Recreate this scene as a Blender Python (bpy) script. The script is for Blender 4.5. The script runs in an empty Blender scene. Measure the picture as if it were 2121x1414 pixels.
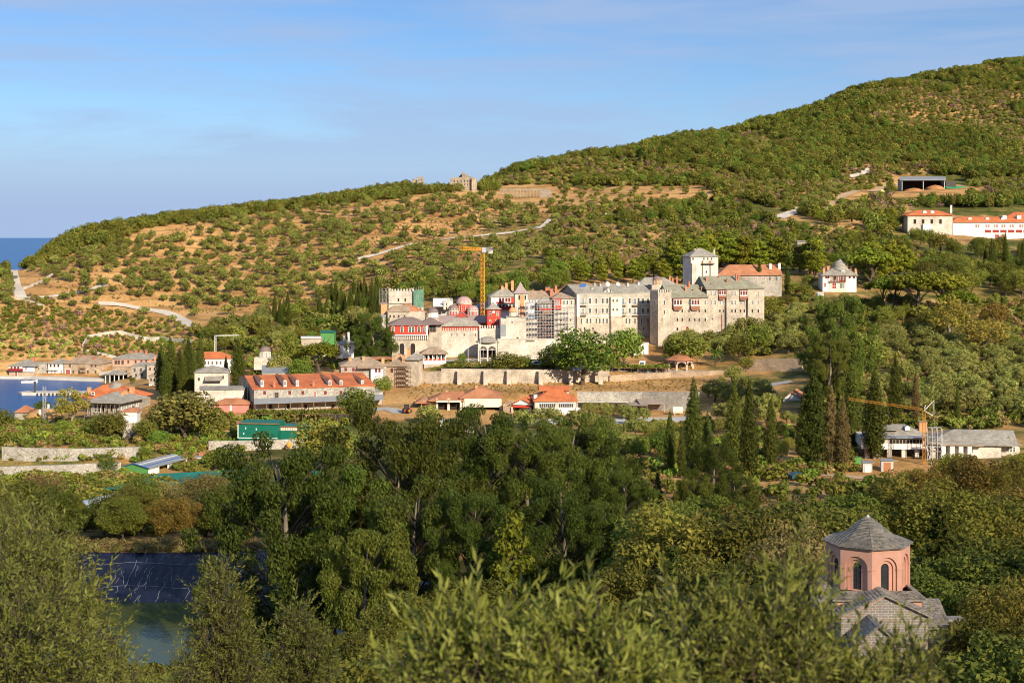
import bpy, math, random
import numpy as np
from math import radians as R, sin, cos, tan, pi, atan2, sqrt
S = bpy.context.scene
C = S.collection
F, CX, HZ, H = 2946.0, 1060.5, 492.0, 60.0      # focal length in photo pixels, centre column, horizon row, eye height (m)

# ---------------------------------------------------------------- camera
cam = bpy.data.objects.new('camera', bpy.data.cameras.new('camera')); C.objects.link(cam)
cam.location = (0, 0, H); cam.rotation_euler = (R(90), 0, 0)
cam.data.lens = 50.0; cam.data.sensor_width = 36.0
cam.data.shift_y = -215.0/2121.0
cam.data.clip_start = 0.1; cam.data.clip_end = 400000
cam.data.dof.use_dof = True; cam.data.dof.focus_distance = 420; cam.data.dof.aperture_fstop = 4.5
S.camera = cam
# ---------------------------------------------------------------- light
SUN_EL, SUN_AZ = 25.0, 30.0        # azimuth: degrees to the right of straight behind the camera
SUN_DIR = np.array([sin(R(SUN_AZ))*cos(R(SUN_EL)), -cos(R(SUN_AZ))*cos(R(SUN_EL)), sin(R(SUN_EL))])
sun = bpy.data.objects.new('sun', bpy.data.lights.new('sun', 'SUN')); C.objects.link(sun)
sun.data.energy = 4.6; sun.data.angle = R(0.53); sun.data.color = (1.0, 0.87, 0.68)
sun.rotation_euler = (R(90-SUN_EL), 0, R(SUN_AZ))
W = bpy.data.worlds.new('World'); S.world = W; W.use_nodes = True
nt = W.node_tree; nt.nodes.clear()
def wn(t, **k):
    n = nt.nodes.new(t)
    for a, b in k.items(): setattr(n, a, b)
    return n
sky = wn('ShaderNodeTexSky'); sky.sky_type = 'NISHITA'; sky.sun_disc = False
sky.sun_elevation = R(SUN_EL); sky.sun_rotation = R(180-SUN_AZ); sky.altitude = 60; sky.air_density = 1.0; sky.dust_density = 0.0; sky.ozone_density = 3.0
tc = wn('ShaderNodeTexCoord')
mp = wn('ShaderNodeMapping'); mp.inputs['Scale'].default_value = (2.6, 2.6, 21.0); mp.inputs['Rotation'].default_value = (0, R(6), 0); mp.inputs['Location'].default_value = (0.7, 0.2, 0.35)
nz = wn('ShaderNodeTexNoise'); nz.inputs['Scale'].default_value = 1.5; nz.inputs['Detail'].default_value = 7; nz.inputs['Roughness'].default_value = 0.56; nz.inputs['Distortion'].default_value = 0.35
cr = wn('ShaderNodeValToRGB'); cr.color_ramp.elements[0].position = 0.40; cr.color_ramp.elements[1].position = 0.60
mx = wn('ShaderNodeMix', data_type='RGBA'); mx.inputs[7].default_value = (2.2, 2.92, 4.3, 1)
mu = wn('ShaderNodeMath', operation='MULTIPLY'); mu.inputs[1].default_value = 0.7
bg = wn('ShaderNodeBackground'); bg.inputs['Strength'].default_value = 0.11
ow = wn('ShaderNodeOutputWorld')
L = nt.links.new
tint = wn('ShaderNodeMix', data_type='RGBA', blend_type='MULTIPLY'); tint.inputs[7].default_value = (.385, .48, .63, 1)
sx = wn('ShaderNodeSeparateXYZ'); L(tc.outputs['Generated'], sx.inputs[0])
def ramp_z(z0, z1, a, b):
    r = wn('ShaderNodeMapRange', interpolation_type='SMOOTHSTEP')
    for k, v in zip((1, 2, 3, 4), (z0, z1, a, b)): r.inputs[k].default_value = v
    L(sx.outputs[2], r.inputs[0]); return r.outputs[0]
L(ramp_z(.17, .45, 1, .12), tint.inputs[0]); L(sky.outputs[0], tint.inputs[6]); L(tint.outputs[2], mx.inputs[6])      # sky toned down low, left brighter overhead to add fill light
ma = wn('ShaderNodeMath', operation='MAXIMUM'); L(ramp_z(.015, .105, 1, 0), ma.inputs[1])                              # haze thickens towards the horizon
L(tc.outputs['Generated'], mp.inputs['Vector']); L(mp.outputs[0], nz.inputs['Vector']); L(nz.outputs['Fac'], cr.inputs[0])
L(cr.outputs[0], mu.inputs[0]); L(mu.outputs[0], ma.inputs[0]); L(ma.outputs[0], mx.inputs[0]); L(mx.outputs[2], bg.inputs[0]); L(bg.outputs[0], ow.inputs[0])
S.view_settings.view_transform = 'Standard'; S.view_settings.look = 'None'; S.view_settings.gamma = 1
S.view_settings.exposure = 0.72; S.view_settings.use_curve_mapping = False
S.cycles.max_bounces = 6; S.cycles.diffuse_bounces = 3; S.cycles.glossy_bounces = 2; S.cycles.transmission_bounces = 3; S.cycles.transparent_max_bounces = 8
S.cycles.filter_width = 1.0; S.cycles.use_adaptive_sampling = True; S.cycles.adaptive_threshold = 0.015

rnd = random.Random(11); nr = np.random.default_rng(11)
# ---------------------------------------------------------------- tags
def tag(o, label=None, cat=None, group=None, kind=None):
    if label: o['label'] = label
    if cat: o['category'] = cat
    if group: o['group'] = group
    if kind: o['kind'] = kind
    return o
def P(px, py, Y): return ((px-CX)*Y/F, Y, H-(py-HZ)*Y/F)
def qz(Y, py): return H-(py-HZ)*Y/F
# ---------------------------------------------------------------- materials
MATS = {}
def mat(name, col, var=0.18, scale=1.0, rough=0.85, kind='plain', col2=None, spec=0.25, cell=1.0, bump=0.0, metal=0.0, stain=0.0):
    if name in MATS: return MATS[name]
    m = bpy.data.materials.new(name); m.use_nodes = True; MATS[name] = m
    t = m.node_tree; N = t.nodes; b = N['Principled BSDF']; ln = t.links.new
    b.inputs['Roughness'].default_value = rough; b.inputs['Specular IOR Level'].default_value = spec; b.inputs['Metallic'].default_value = metal
    co = N.new('ShaderNodeTexCoord')
    n1 = N.new('ShaderNodeTexNoise'); n1.inputs['Scale'].default_value = 0.35*scale; n1.inputs['Detail'].default_value = 6; n1.inputs['Roughness'].default_value = 0.62
    ln(co.outputs['Object'], n1.inputs['Vector'])
    r1 = N.new('ShaderNodeMapRange'); r1.inputs[1].default_value = 0.3; r1.inputs[2].default_value = 0.7
    r1.inputs[3].default_value = 1-var; r1.inputs[4].default_value = 1+var; ln(n1.outputs['Fac'], r1.inputs[0])
    base = N.new('ShaderNodeMix'); base.data_type = 'RGBA'
    c2 = col2 or tuple(c*0.72 for c in col)
    base.inputs[6].default_value = (*col, 1); base.inputs[7].default_value = (*c2, 1); base.inputs[0].default_value = 0.0
    out = base.outputs[2]; hgt = n1.outputs['Fac']
    if kind in ('stone', 'slate', 'tile', 'brick'):
        mpn = N.new('ShaderNodeMapping'); ln(co.outputs['Object'], mpn.inputs['Vector'])
        if kind == 'stone': mpn.inputs['Scale'].default_value = (1, 1, 1.7)
        if kind == 'brick': mpn.inputs['Scale'].default_value = (1, 1, 3.2)
        if kind == 'slate': mpn.inputs['Scale'].default_value = (1, 1, 2.2)
        if kind == 'tile': mpn.inputs['Scale'].default_value = (1, 1, 0.8)
        v = N.new('ShaderNodeTexVoronoi'); v.inputs['Scale'].default_value = 1.6*cell; ln(mpn.outputs[0], v.inputs['Vector'])
        sp = N.new('ShaderNodeSeparateColor'); ln(v.outputs['Color'], sp.inputs[0])
        ln(sp.outputs[0], base.inputs[0]); hgt = sp.outputs[1]
        if kind in ('stone', 'brick'):
            v2 = N.new('ShaderNodeTexVoronoi'); v2.feature = 'DISTANCE_TO_EDGE'; v2.inputs['Scale'].default_value = 1.6*cell; ln(mpn.outputs[0], v2.inputs['Vector'])
            lt = N.new('ShaderNodeMath'); lt.operation = 'LESS_THAN'; lt.inputs[1].default_value = 0.06; ln(v2.outputs['Distance'], lt.inputs[0])
            mo = N.new('ShaderNodeMix'); mo.data_type = 'RGBA'; ln(lt.outputs[0], mo.inputs[0]); ln(out, mo.inputs[6])
            mo.inputs[7].default_value = (*[min(1, c*1.25+.03) for c in col], 1); out = mo.outputs[2]
    else:
        n0 = N.new('ShaderNodeTexNoise'); n0.inputs['Scale'].default_value = 2.3*scale; n0.inputs['Detail'].default_value = 5; ln(co.outputs['Object'], n0.inputs['Vector'])
        rr = N.new('ShaderNodeMapRange'); rr.inputs[1].default_value = 0.45; rr.inputs[2].default_value = 0.75; ln(n0.outputs['Fac'], rr.inputs[0])
        mm = N.new('ShaderNodeMath'); mm.operation = 'MULTIPLY'; mm.inputs[1].default_value = 0.5+stain; ln(rr.outputs[0], mm.inputs[0]); ln(mm.outputs[0], base.inputs[0])
        hgt = n0.outputs['Fac']
    mul = N.new('ShaderNodeMix'); mul.data_type = 'RGBA'; mul.blend_type = 'MULTIPLY'; mul.inputs[0].default_value = 1
    ln(out, mul.inputs[6]); ln(r1.outputs[0], mul.inputs[7]); ln(mul.outputs[2], b.inputs['Base Color'])
    if bump:
        bp = N.new('ShaderNodeBump'); bp.inputs['Strength'].default_value = bump; bp.inputs['Distance'].default_value = 0.06; ln(hgt, bp.inputs['Height']); ln(bp.outputs[0], b.inputs['Normal'])
    return m
def leafmat(name, c1, c2, trans=0.22, rough=0.65, spec=0.08, hue=0.0):
    """foliage: c1..c2 by leaf, shifted per tree (object random); the underside lets light through"""
    if name in MATS: return MATS[name]
    m = bpy.data.materials.new(name); m.use_nodes = True; MATS[name] = m
    t = m.node_tree; N = t.nodes; b = N['Principled BSDF']; ln = t.links.new
    b.inputs['Roughness'].default_value = rough; b.inputs['Specular IOR Level'].default_value = spec
    at = N.new('ShaderNodeAttribute'); at.attribute_name = 'tone'
    mixc = N.new('ShaderNodeMix'); mixc.data_type = 'RGBA'; mixc.inputs[6].default_value = (*c1, 1); mixc.inputs[7].default_value = (*c2, 1); ln(at.outputs['Fac'], mixc.inputs[0])
    oi = N.new('ShaderNodeObjectInfo')
    hs = N.new('ShaderNodeHueSaturation'); ln(mixc.outputs[2], hs.inputs['Color'])
    mr = N.new('ShaderNodeMapRange'); mr.inputs[3].default_value = 0.474-hue; mr.inputs[4].default_value = 0.506+hue*.5; ln(oi.outputs['Random'], mr.inputs[0]); ln(mr.outputs[0], hs.inputs['Hue'])
    mv = N.new('ShaderNodeMath'); mv.operation = 'MULTIPLY_ADD'; mv.inputs[1].default_value = 7.31; mv.inputs[2].default_value = 0; ln(oi.outputs['Random'], mv.inputs[0])
    fr = N.new('ShaderNodeMath'); fr.operation = 'FRACT'; ln(mv.outputs[0], fr.inputs[0])
    m2 = N.new('ShaderNodeMapRange'); m2.inputs[3].default_value = 0.72; m2.inputs[4].default_value = 1.40; ln(fr.outputs[0], m2.inputs[0]); ln(m2.outputs[0], hs.inputs['Value'])
    ln(hs.outputs[0], b.inputs['Base Color'])
    tr = N.new('ShaderNodeBsdfTranslucent'); ln(hs.outputs[0], tr.inputs['Color'])
    ms = N.new('ShaderNodeMixShader'); ms.inputs[0].default_value = trans
    ln(b.outputs[0], ms.inputs[1]); ln(tr.outputs[0], ms.inputs[2]); ln(ms.outputs[0], N['Material Output'].inputs['Surface'])
    return m
# ---------------------------------------------------------------- mesh builder
class MB:
    def __init__(s): s.v = []; s.f = []; s.m = []; s.cur = 0
    def add(s, vs, fs):
        o = len(s.v); s.v += [tuple(map(float, p)) for p in vs]
        for f in fs: s.f.append(tuple(i+o for i in f)); s.m.append(s.cur)
        return s
    def mi(s, i): s.cur = i; return s
    def box(s, x0, x1, y0, y1, z0, z1):
        v = [(x, y, z) for z in (z0, z1) for y in (y0, y1) for x in (x0, x1)]
        return s.add(v, [(0,2,3,1), (4,5,7,6), (0,1,5,4), (2,6,7,3), (0,4,6,2), (1,3,7,5)])
    def quad(s, a, b, c, d): return s.add([a, b, c, d], [(0,1,2,3)])
    def prism(s, poly, y0, y1):                      # poly: (x, z) counter-clockwise seen from -y
        n = len(poly)
        v = [(x, y0, z) for x, z in poly]+[(x, y1, z) for x, z in poly]
        return s.add(v, [tuple(range(n)), tuple(range(2*n-1, n-1, -1))]+[(i, n+i, n+(i+1) % n, (i+1) % n) for i in range(n)])
    def slab(s, poly, z0, z1):                       # poly: (x, y)
        n = len(poly)
        v = [(x, y, z0) for x, y in poly]+[(x, y, z1) for x, y in poly]
        return s.add(v, [tuple(range(n-1, -1, -1)), tuple(range(n, 2*n))]+[(i, (i+1) % n, n+(i+1) % n, n+i) for i in range(n)])
    def bar(s, a, b, w, h=None):
        a = np.array(a, float); b = np.array(b, float); d = b-a; l = np.linalg.norm(d)
        if l < 1e-6: return s
        d /= l; up = np.array([0, 0, 1.0]) if abs(d[2]) < .95 else np.array([1.0, 0, 0])
        x = np.cross(d, up); x /= np.linalg.norm(x); y = np.cross(x, d); h = h or w
        v = [p+sx*x*w/2+sy*y*h/2 for p in (a, b) for sx, sy in ((-1,-1), (1,-1), (1,1), (-1,1))]
        return s.add(v, [(0,1,2,3), (7,6,5,4), (0,4,5,1), (1,5,6,2), (2,6,7,3), (3,7,4,0)])
    def tube(s, pts, rs, n=6):
        pts = [np.array(p, float) for p in pts]; o = len(s.v); k = len(pts)
        for i, p in enumerate(pts):
            d = pts[min(i+1, k-1)]-pts[max(i-1, 0)]; d /= np.linalg.norm(d)+1e-9
            up = np.array([0, 0, 1.0]) if abs(d[2]) < .9 else np.array([1.0, 0, 0])
            x = np.cross(d, up); x /= np.linalg.norm(x); y = np.cross(d, x)
            for j in range(n):
                a = 2*pi*j/n; s.v.append(tuple(p+rs[i]*(cos(a)*x+sin(a)*y)))
        for i in range(k-1):
            for j in range(n):
                s.f.append((o+i*n+j, o+(i+1)*n+j, o+(i+1)*n+(j+1) % n, o+i*n+(j+1) % n)); s.m.append(s.cur)
        s.f.append(tuple(o+j for j in range(n))); s.m.append(s.cur)
        s.f.append(tuple(o+(k-1)*n+j for j in range(n-1, -1, -1))); s.m.append(s.cur)
        return s
    def lathe(s, prof, n=16, c=(0, 0), a0=0.0):       # prof: (r, z)
        o = len(s.v)
        for r, z in prof:
            for j in range(n):
                a = a0+2*pi*j/n; s.v.append((c[0]+r*cos(a), c[1]+r*sin(a), z))
        for i in range(len(prof)-1):
            for j in range(n):
                s.f.append((o+i*n+j, o+i*n+(j+1) % n, o+(i+1)*n+(j+1) % n, o+(i+1)*n+j)); s.m.append(s.cur)
        s.f.append(tuple(o+j for j in range(n-1, -1, -1))); s.m.append(s.cur)
        s.f.append(tuple(o+(len(prof)-1)*n+j for j in range(n))); s.m.append(s.cur)
        return s
    def mesh(s, name, mats, smooth=False):
        me = bpy.data.meshes.new(name); me.from_pydata(s.v, [], s.f)
        for m in (mats if isinstance(mats, (list, tuple)) else [mats]): me.materials.append(m)
        if max(s.m, default=0): me.polygons.foreach_set('material_index', s.m)
        if smooth: me.polygons.foreach_set('use_smooth', [True]*len(s.f))
        me.update(); return me
    def build(s, name, mats, parent=None, loc=None, smooth=False):
        return link(name, s.mesh(name, mats, smooth), parent, loc)
def link(name, me, parent=None, loc=None, rz=0.0):
    o = bpy.data.objects.new(name, me); C.objects.link(o)
    if parent: o.parent = parent
    if loc is not None: o.location = loc
    if rz: o.rotation_euler = (0, 0, rz)
    return o
def empty(name, loc, rz=0.0):
    o = link(name, None, None, loc, rz); o.empty_display_size = 1; return o
def npmesh(name, verts, faces, mats, tone=None, smooth=False, mi=None):
    """verts (n,3), faces (m,k) all with k corners"""
    me = bpy.data.meshes.new(name); n, (m, k) = len(verts), faces.shape
    me.vertices.add(n); me.vertices.foreach_set('co', np.asarray(verts, np.float32).ravel())
    me.loops.add(m*k); me.loops.foreach_set('vertex_index', faces.astype(np.int32).ravel())
    me.polygons.add(m); me.polygons.foreach_set('loop_start', np.arange(0, m*k, k, dtype=np.int32))
    for x in (mats if isinstance(mats, (list, tuple)) else [mats]): me.materials.append(x)
    if mi is not None: me.polygons.foreach_set('material_index', np.asarray(mi, np.int32))
    if smooth: me.polygons.foreach_set('use_smooth', np.ones(m, bool))
    me.update(calc_edges=True)
    if tone is not None:
        a = me.attributes.new('tone', 'FLOAT', 'FACE'); a.data.foreach_set('value', np.asarray(tone, np.float32))
    return me
# ================================================================ terrain
NEAR = [(1, 57), (5, 54), (12, 50), (25, 45), (45, 40), (78, 32), (110, 25), (140, 19)]
POND = [(126, 20), (134, 17.5), (146, 8.6), (194, 8.6), (202, 15.5), (207, 15.6), (216, 14), (262, 8), (329, 5)]
def zs(*a): return [(Y, qz(Y, p)) for Y, p in a]
COLS = {
 -1200: NEAR+[(165, 14), (262, 8), (329, 5), (345, 9.3), (424, 7), (445, 2), (452, -5), (2600, -40)],
 -500: NEAR[:-1]+POND+[(335, 5.2), (345, 9.3), (424, 7), (445, 2), (452, -5), (630, -5), (650, 2), (700, 18), (760, 30), (800, 34), (900, -5), (2600, -40)],
 -60: NEAR[:-1]+POND+[(335, 5.2), (345, 9.3), (400, 6), (430, 5), (448, 1), (456, -5), (600, -5), (606, 1.5)]+zs((640, 700), (690, 615), (760, 556), (800, 548))+[(850, 30), (950, -5), (2600, -40)],
 0: NEAR[:-1]+POND+[(335, 5.2), (345, 9.3), (400, 6), (430, 5), (450, 1), (456, -5), (600, -5), (606, 1.5)]+zs((640, 700), (690, 620), (760, 566), (800, 556))+[(850, 30), (950, -5), (2600, -40)],
 40: NEAR[:-1]+POND+[(335, 5.2), (345, 9.3), (400, 6.2), (430, 5), (460, 1), (468, -5), (600, -5), (606, 1.5)]+zs((640, 702), (690, 620), (760, 575), (800, 562))+[(850, 30), (950, -5), (2600, -40)],
 100: NEAR[:-1]+POND+[(335, 5.2), (345, 9.3), (400, 6.3), (430, 5), (480, 3), (492, -5), (596, -5), (604, 1.5)]+zs((640, 705), (690, 630), (760, 565), (800, 522), (830, 515))+[(910, 30), (1010, -5), (2600, -40)],
 170: NEAR[:-1]+POND+[(335, 5.2), (345, 9.3), (400, 6.3), (430, 5), (515, 2), (525, -5), (590, -5), (600, 1.5)]+zs((640, 712), (690, 640), (760, 560), (820, 485), (840, 480))+[(930, 40), (1060, -5), (2600, -40)],
 225: NEAR[:-1]+POND+[(335, 5.2), (345, 9.3), (400, 6.3), (432, 5), (520, 4.5), (575, 2.5), (590, 1.2), (600, 2)]+zs((640, 720), (690, 650), (760, 565), (830, 472), (860, 467))+[(950, 40), (1100, -5), (2600, -40)],
 300: NEAR[:-1]+POND+[(335, 5.2), (345, 8), (400, 6.6), (430, 5.8), (520, 5.6), (590, 4)]+zs((640, 735), (690, 670), (760, 580), (850, 465), (890, 455))+[(980, 50), (1200, 0), (2600, -40)],
 450: NEAR[:-1]+POND+[(372, 5.5), (382, 7), (428, 8), (500, 9), (580, 9.2)]+zs((640, 700), (700, 650), (780, 565), (880, 448), (910, 438))+[(1000, 60), (1300, 10), (2600, -40)],
 600: NEAR[:-1]+POND+[(375, 5.5), (382, 7), (428, 8), (470, 10)]+zs((560, 735), (620, 690), (680, 650), (780, 545), (900, 438), (930, 428))+[(1030, 70), (1300, 20), (2600, -40)],
 800: NEAR[:-1]+POND+[(390, 7), (428, 8.5), (440, 9.5), (478, 11.5)]+zs((500, 745), (540, 700), (580, 662), (640, 625), (740, 545), (850, 455), (940, 394), (960, 388))+[(1060, 80), (1400, 30), (2600, -40)],
 930: NEAR+[(165, 16), (216, 14), (262, 9.5), (330, 6.5), (405, 7.5), (436, 8), (441, 11.8), (476, 11.3), (480, 16.3), (500, 17.5), (525, 19.5)]+zs((560, 655), (620, 602), (740, 525), (860, 445), (950, 396), (975, 389))+[(1080, 90), (1400, 40), (2600, -40)],
 1010: NEAR+[(165, 17), (200, 15), (262, 10.5), (330, 7), (405, 7.5), (436, 8), (441, 11.8), (476, 11.3), (480, 16.3), (500, 17.5), (525, 19.5)]+zs((560, 655), (620, 600), (740, 520), (860, 445), (950, 398), (1000, 392), (1080, 388), (1200, 388))+[(1400, 60), (2600, -20)],
 1060: NEAR+[(165, 17), (200, 15), (262, 11), (330, 7.5), (405, 7.5), (436, 8), (441, 11.8), (476, 11.3), (480, 16.3), (505, 17.5), (530, 20)]+zs((560, 655), (620, 597), (740, 520), (860, 448), (950, 404), (1000, 396), (1060, 390), (1130, 367), (1180, 358))+[(1300, 95), (1500, 60), (2600, -20)],
 1200: NEAR+[(165, 17), (200, 15), (262, 11.5), (330, 8), (405, 7.5), (436, 8), (441, 12), (476, 11.5), (480, 16.3), (517, 18), (535, 22)]+zs((560, 650), (620, 590), (720, 520), (850, 455), (950, 410), (1050, 385), (1150, 345), (1220, 326))+[(1320, 120), (1500, 90), (2600, 0)],
 1400: NEAR+[(165, 17.5), (200, 15), (262, 11.5), (330, 9), (400, 8), (436, 8.5), (441, 11.5), (470, 12.5), (490, 15.5), (517, 20), (540, 25)]+zs((570, 620), (640, 570), (760, 490), (880, 432), (1000, 392), (1120, 330), (1230, 285), (1280, 278))+[(1400, 140), (1600, 110), (2600, 20)],
 1600: NEAR+[(165, 17.5), (200, 15), (262, 11.5), (295, 11.5), (330, 12), (400, 13.3)]+zs((440, 800), (500, 730), (540, 692), (570, 632), (620, 590), (680, 545), (780, 480), (900, 425), (1050, 355), (1200, 295), (1290, 266), (1330, 260))+[(1450, 165), (1700, 140), (2600, 40)],
 1680: NEAR+[(165, 17.5), (200, 15), (262, 11.8), (295, 11.8), (330, 12.4), (400, 14.6)]+zs((450, 776), (510, 705), (560, 642), (620, 588), (700, 535), (800, 475), (900, 425), (1050, 352), (1200, 288), (1300, 248), (1340, 240))+[(1460, 180), (1700, 150), (2600, 40)],
 1800: NEAR+[(165, 17.5), (200, 15.5), (262, 12), (290, 12), (310, 12.9), (345, 13.6)]+zs((400, 815), (450, 760), (520, 690), (580, 622), (640, 575), (720, 525), (850, 455), (950, 402), (975, 391), (1010, 389), (1100, 335), (1250, 252), (1350, 200), (1400, 188))+[(1550, 200), (1800, 180), (2600, 60)],
 2000: NEAR+[(165, 18), (200, 16), (262, 12.6), (290, 12.6), (310, 13.4), (345, 14)]+zs((400, 810), (450, 760), (520, 690), (580, 630), (640, 580), (720, 528), (785, 490), (812, 484), (900, 428), (980, 390), (1010, 387), (1150, 305), (1350, 195), (1450, 150), (1500, 141))+[(1650, 235), (1900, 200), (2600, 80)],
 2140: NEAR+[(165, 18), (200, 16), (262, 13), (290, 13), (310, 13.8), (345, 14.5)]+zs((400, 808), (450, 758), (520, 688), (580, 632), (640, 585), (720, 532), (785, 496), (812, 490), (900, 432), (980, 392), (1150, 308), (1350, 190), (1480, 136), (1540, 128))+[(1700, 250), (1900, 220), (2600, 100)],
 2800: NEAR+[(165, 19), (262, 14), (310, 15), (345, 16)]+zs((450, 755), (580, 630), (720, 530), (900, 430), (1150, 300), (1350, 180), (1540, 90))+[(1800, 280), (2600, 150)],
 4200: NEAR+[(165, 24), (345, 22), (600, 60), (1200, 200), (2600, 250)],
}
GP = np.unique(np.concatenate([np.arange(-1200, -100, 60), np.arange(-120, 2280, 15), np.arange(2280, 4201, 80)])).astype(float)
GY = [1.0]
while GY[-1] < 2600: GY.append(GY[-1]*1.0105+0.04)
GY = np.array(GY)
_k = sorted(COLS)
_prof = np.array([np.interp(GY, [a for a, b in COLS[k]], [b for a, b in COLS[k]]) for k in _k])
def _smooth(a, n, ax):
    for _ in range(n):
        b = np.moveaxis(a, ax, 0); p = np.concatenate([b[:1], b, b[-1:]]); a = np.moveaxis(.25*p[:-2]+.5*p[1:-1]+.25*p[2:], 0, ax)
    return a
GZ = np.array([np.interp(GP, _k, _prof[:, j]) for j in range(len(GY))])      # rows: distance, columns: bearing
GZ = _smooth(GZ, 5, 1); GZ = _smooth(GZ, 1, 0)
GX = (GP[None, :]-CX)*GY[:, None]/F
def vnoise(x, y, seed=0):
    def h(i, j): return np.modf(np.abs(np.sin(i*127.1+j*311.7+seed*74.7)*43758.5453))[0]
    i, j = np.floor(x), np.floor(y); u, v = x-i, y-j; u = u*u*(3-2*u); v = v*v*(3-2*v)
    return (h(i, j)*(1-u)+h(i+1, j)*u)*(1-v)+(h(i, j+1)*(1-u)+h(i+1, j+1)*u)*v-.5
_far = np.clip((GY-560)/200, 0, 1)[:, None]
YY = np.repeat(GY[:, None], len(GP), 1)
GZ = GZ+_far*(vnoise(GX/45, YY/45, 1)*6+vnoise(GX/18, YY/18, 2)*2.2)*np.clip((GZ+2)/10, 0, 1)+vnoise(GX/7, YY/7, 3)*0.35*np.clip(GY/80, .1, 1)[:, None]*np.where((GY[:, None] > 385)&(GY[:, None] < 560), .3, 1)
GZ = GZ+vnoise(GX/105, YY/105, 12)*15*np.clip((YY-1010)/120, 0, 1)*np.clip((GP[None, :]-1030)/200, 0, 1)
def gz(x, y):
    """height of the ground at world x, y"""
    px = CX+x*F/max(y, 1.0)
    i = int(np.clip(np.searchsorted(GP, px)-1, 0, len(GP)-2)); j = int(np.clip(np.searchsorted(GY, y)-1, 0, len(GY)-2))
    u = min(max((px-GP[i])/(GP[i+1]-GP[i]), 0), 1); v = min(max((y-GY[j])/(GY[j+1]-GY[j]), 0), 1)
    a = GZ[j, i]*(1-u)+GZ[j, i+1]*u; b = GZ[j+1, i]*(1-u)+GZ[j+1, i+1]*u
    return a*(1-v)+b*v
def hit(px, py, y0=60, y1=2400, near=True):
    """first ground point behind photo pixel (px, py) from distance y0 on"""
    i = int(np.clip(np.searchsorted(GP, px)-1, 0, len(GP)-2)); u = (px-GP[i])/(GP[i+1]-GP[i])
    z = GZ[:, i]*(1-u)+GZ[:, i+1]*u; pr = HZ+(H-z)*F/GY
    ok = np.nonzero((pr <= py) & (GY >= y0) & (GY <= y1))[0]
    if not len(ok):
        if not near: return None
        r = np.where((GY >= y0) & (GY <= min(y1, 1600)), pr-py, 1e9); ok = [int(np.argmin(r))]
    j = ok[0]; Y = GY[j]
    if j > 0 and pr[j-1] > py and GY[j-1] >= y0: Y = GY[j-1]+(GY[j]-GY[j-1])*(pr[j-1]-py)/(pr[j-1]-pr[j]+1e-9)
    x = (px-CX)*Y/F; return (x, Y, gz(x, Y))
def inpoly(px, py, poly):
    c = False; n = len(poly); j = n-1
    for i in range(n):
        xi, yi = poly[i]; xj, yj = poly[j]
        if (yi > py) != (yj > py) and px < (xj-xi)*(py-yi)/(yj-yi)+xi: c = not c
        j = i
    return c
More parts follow.
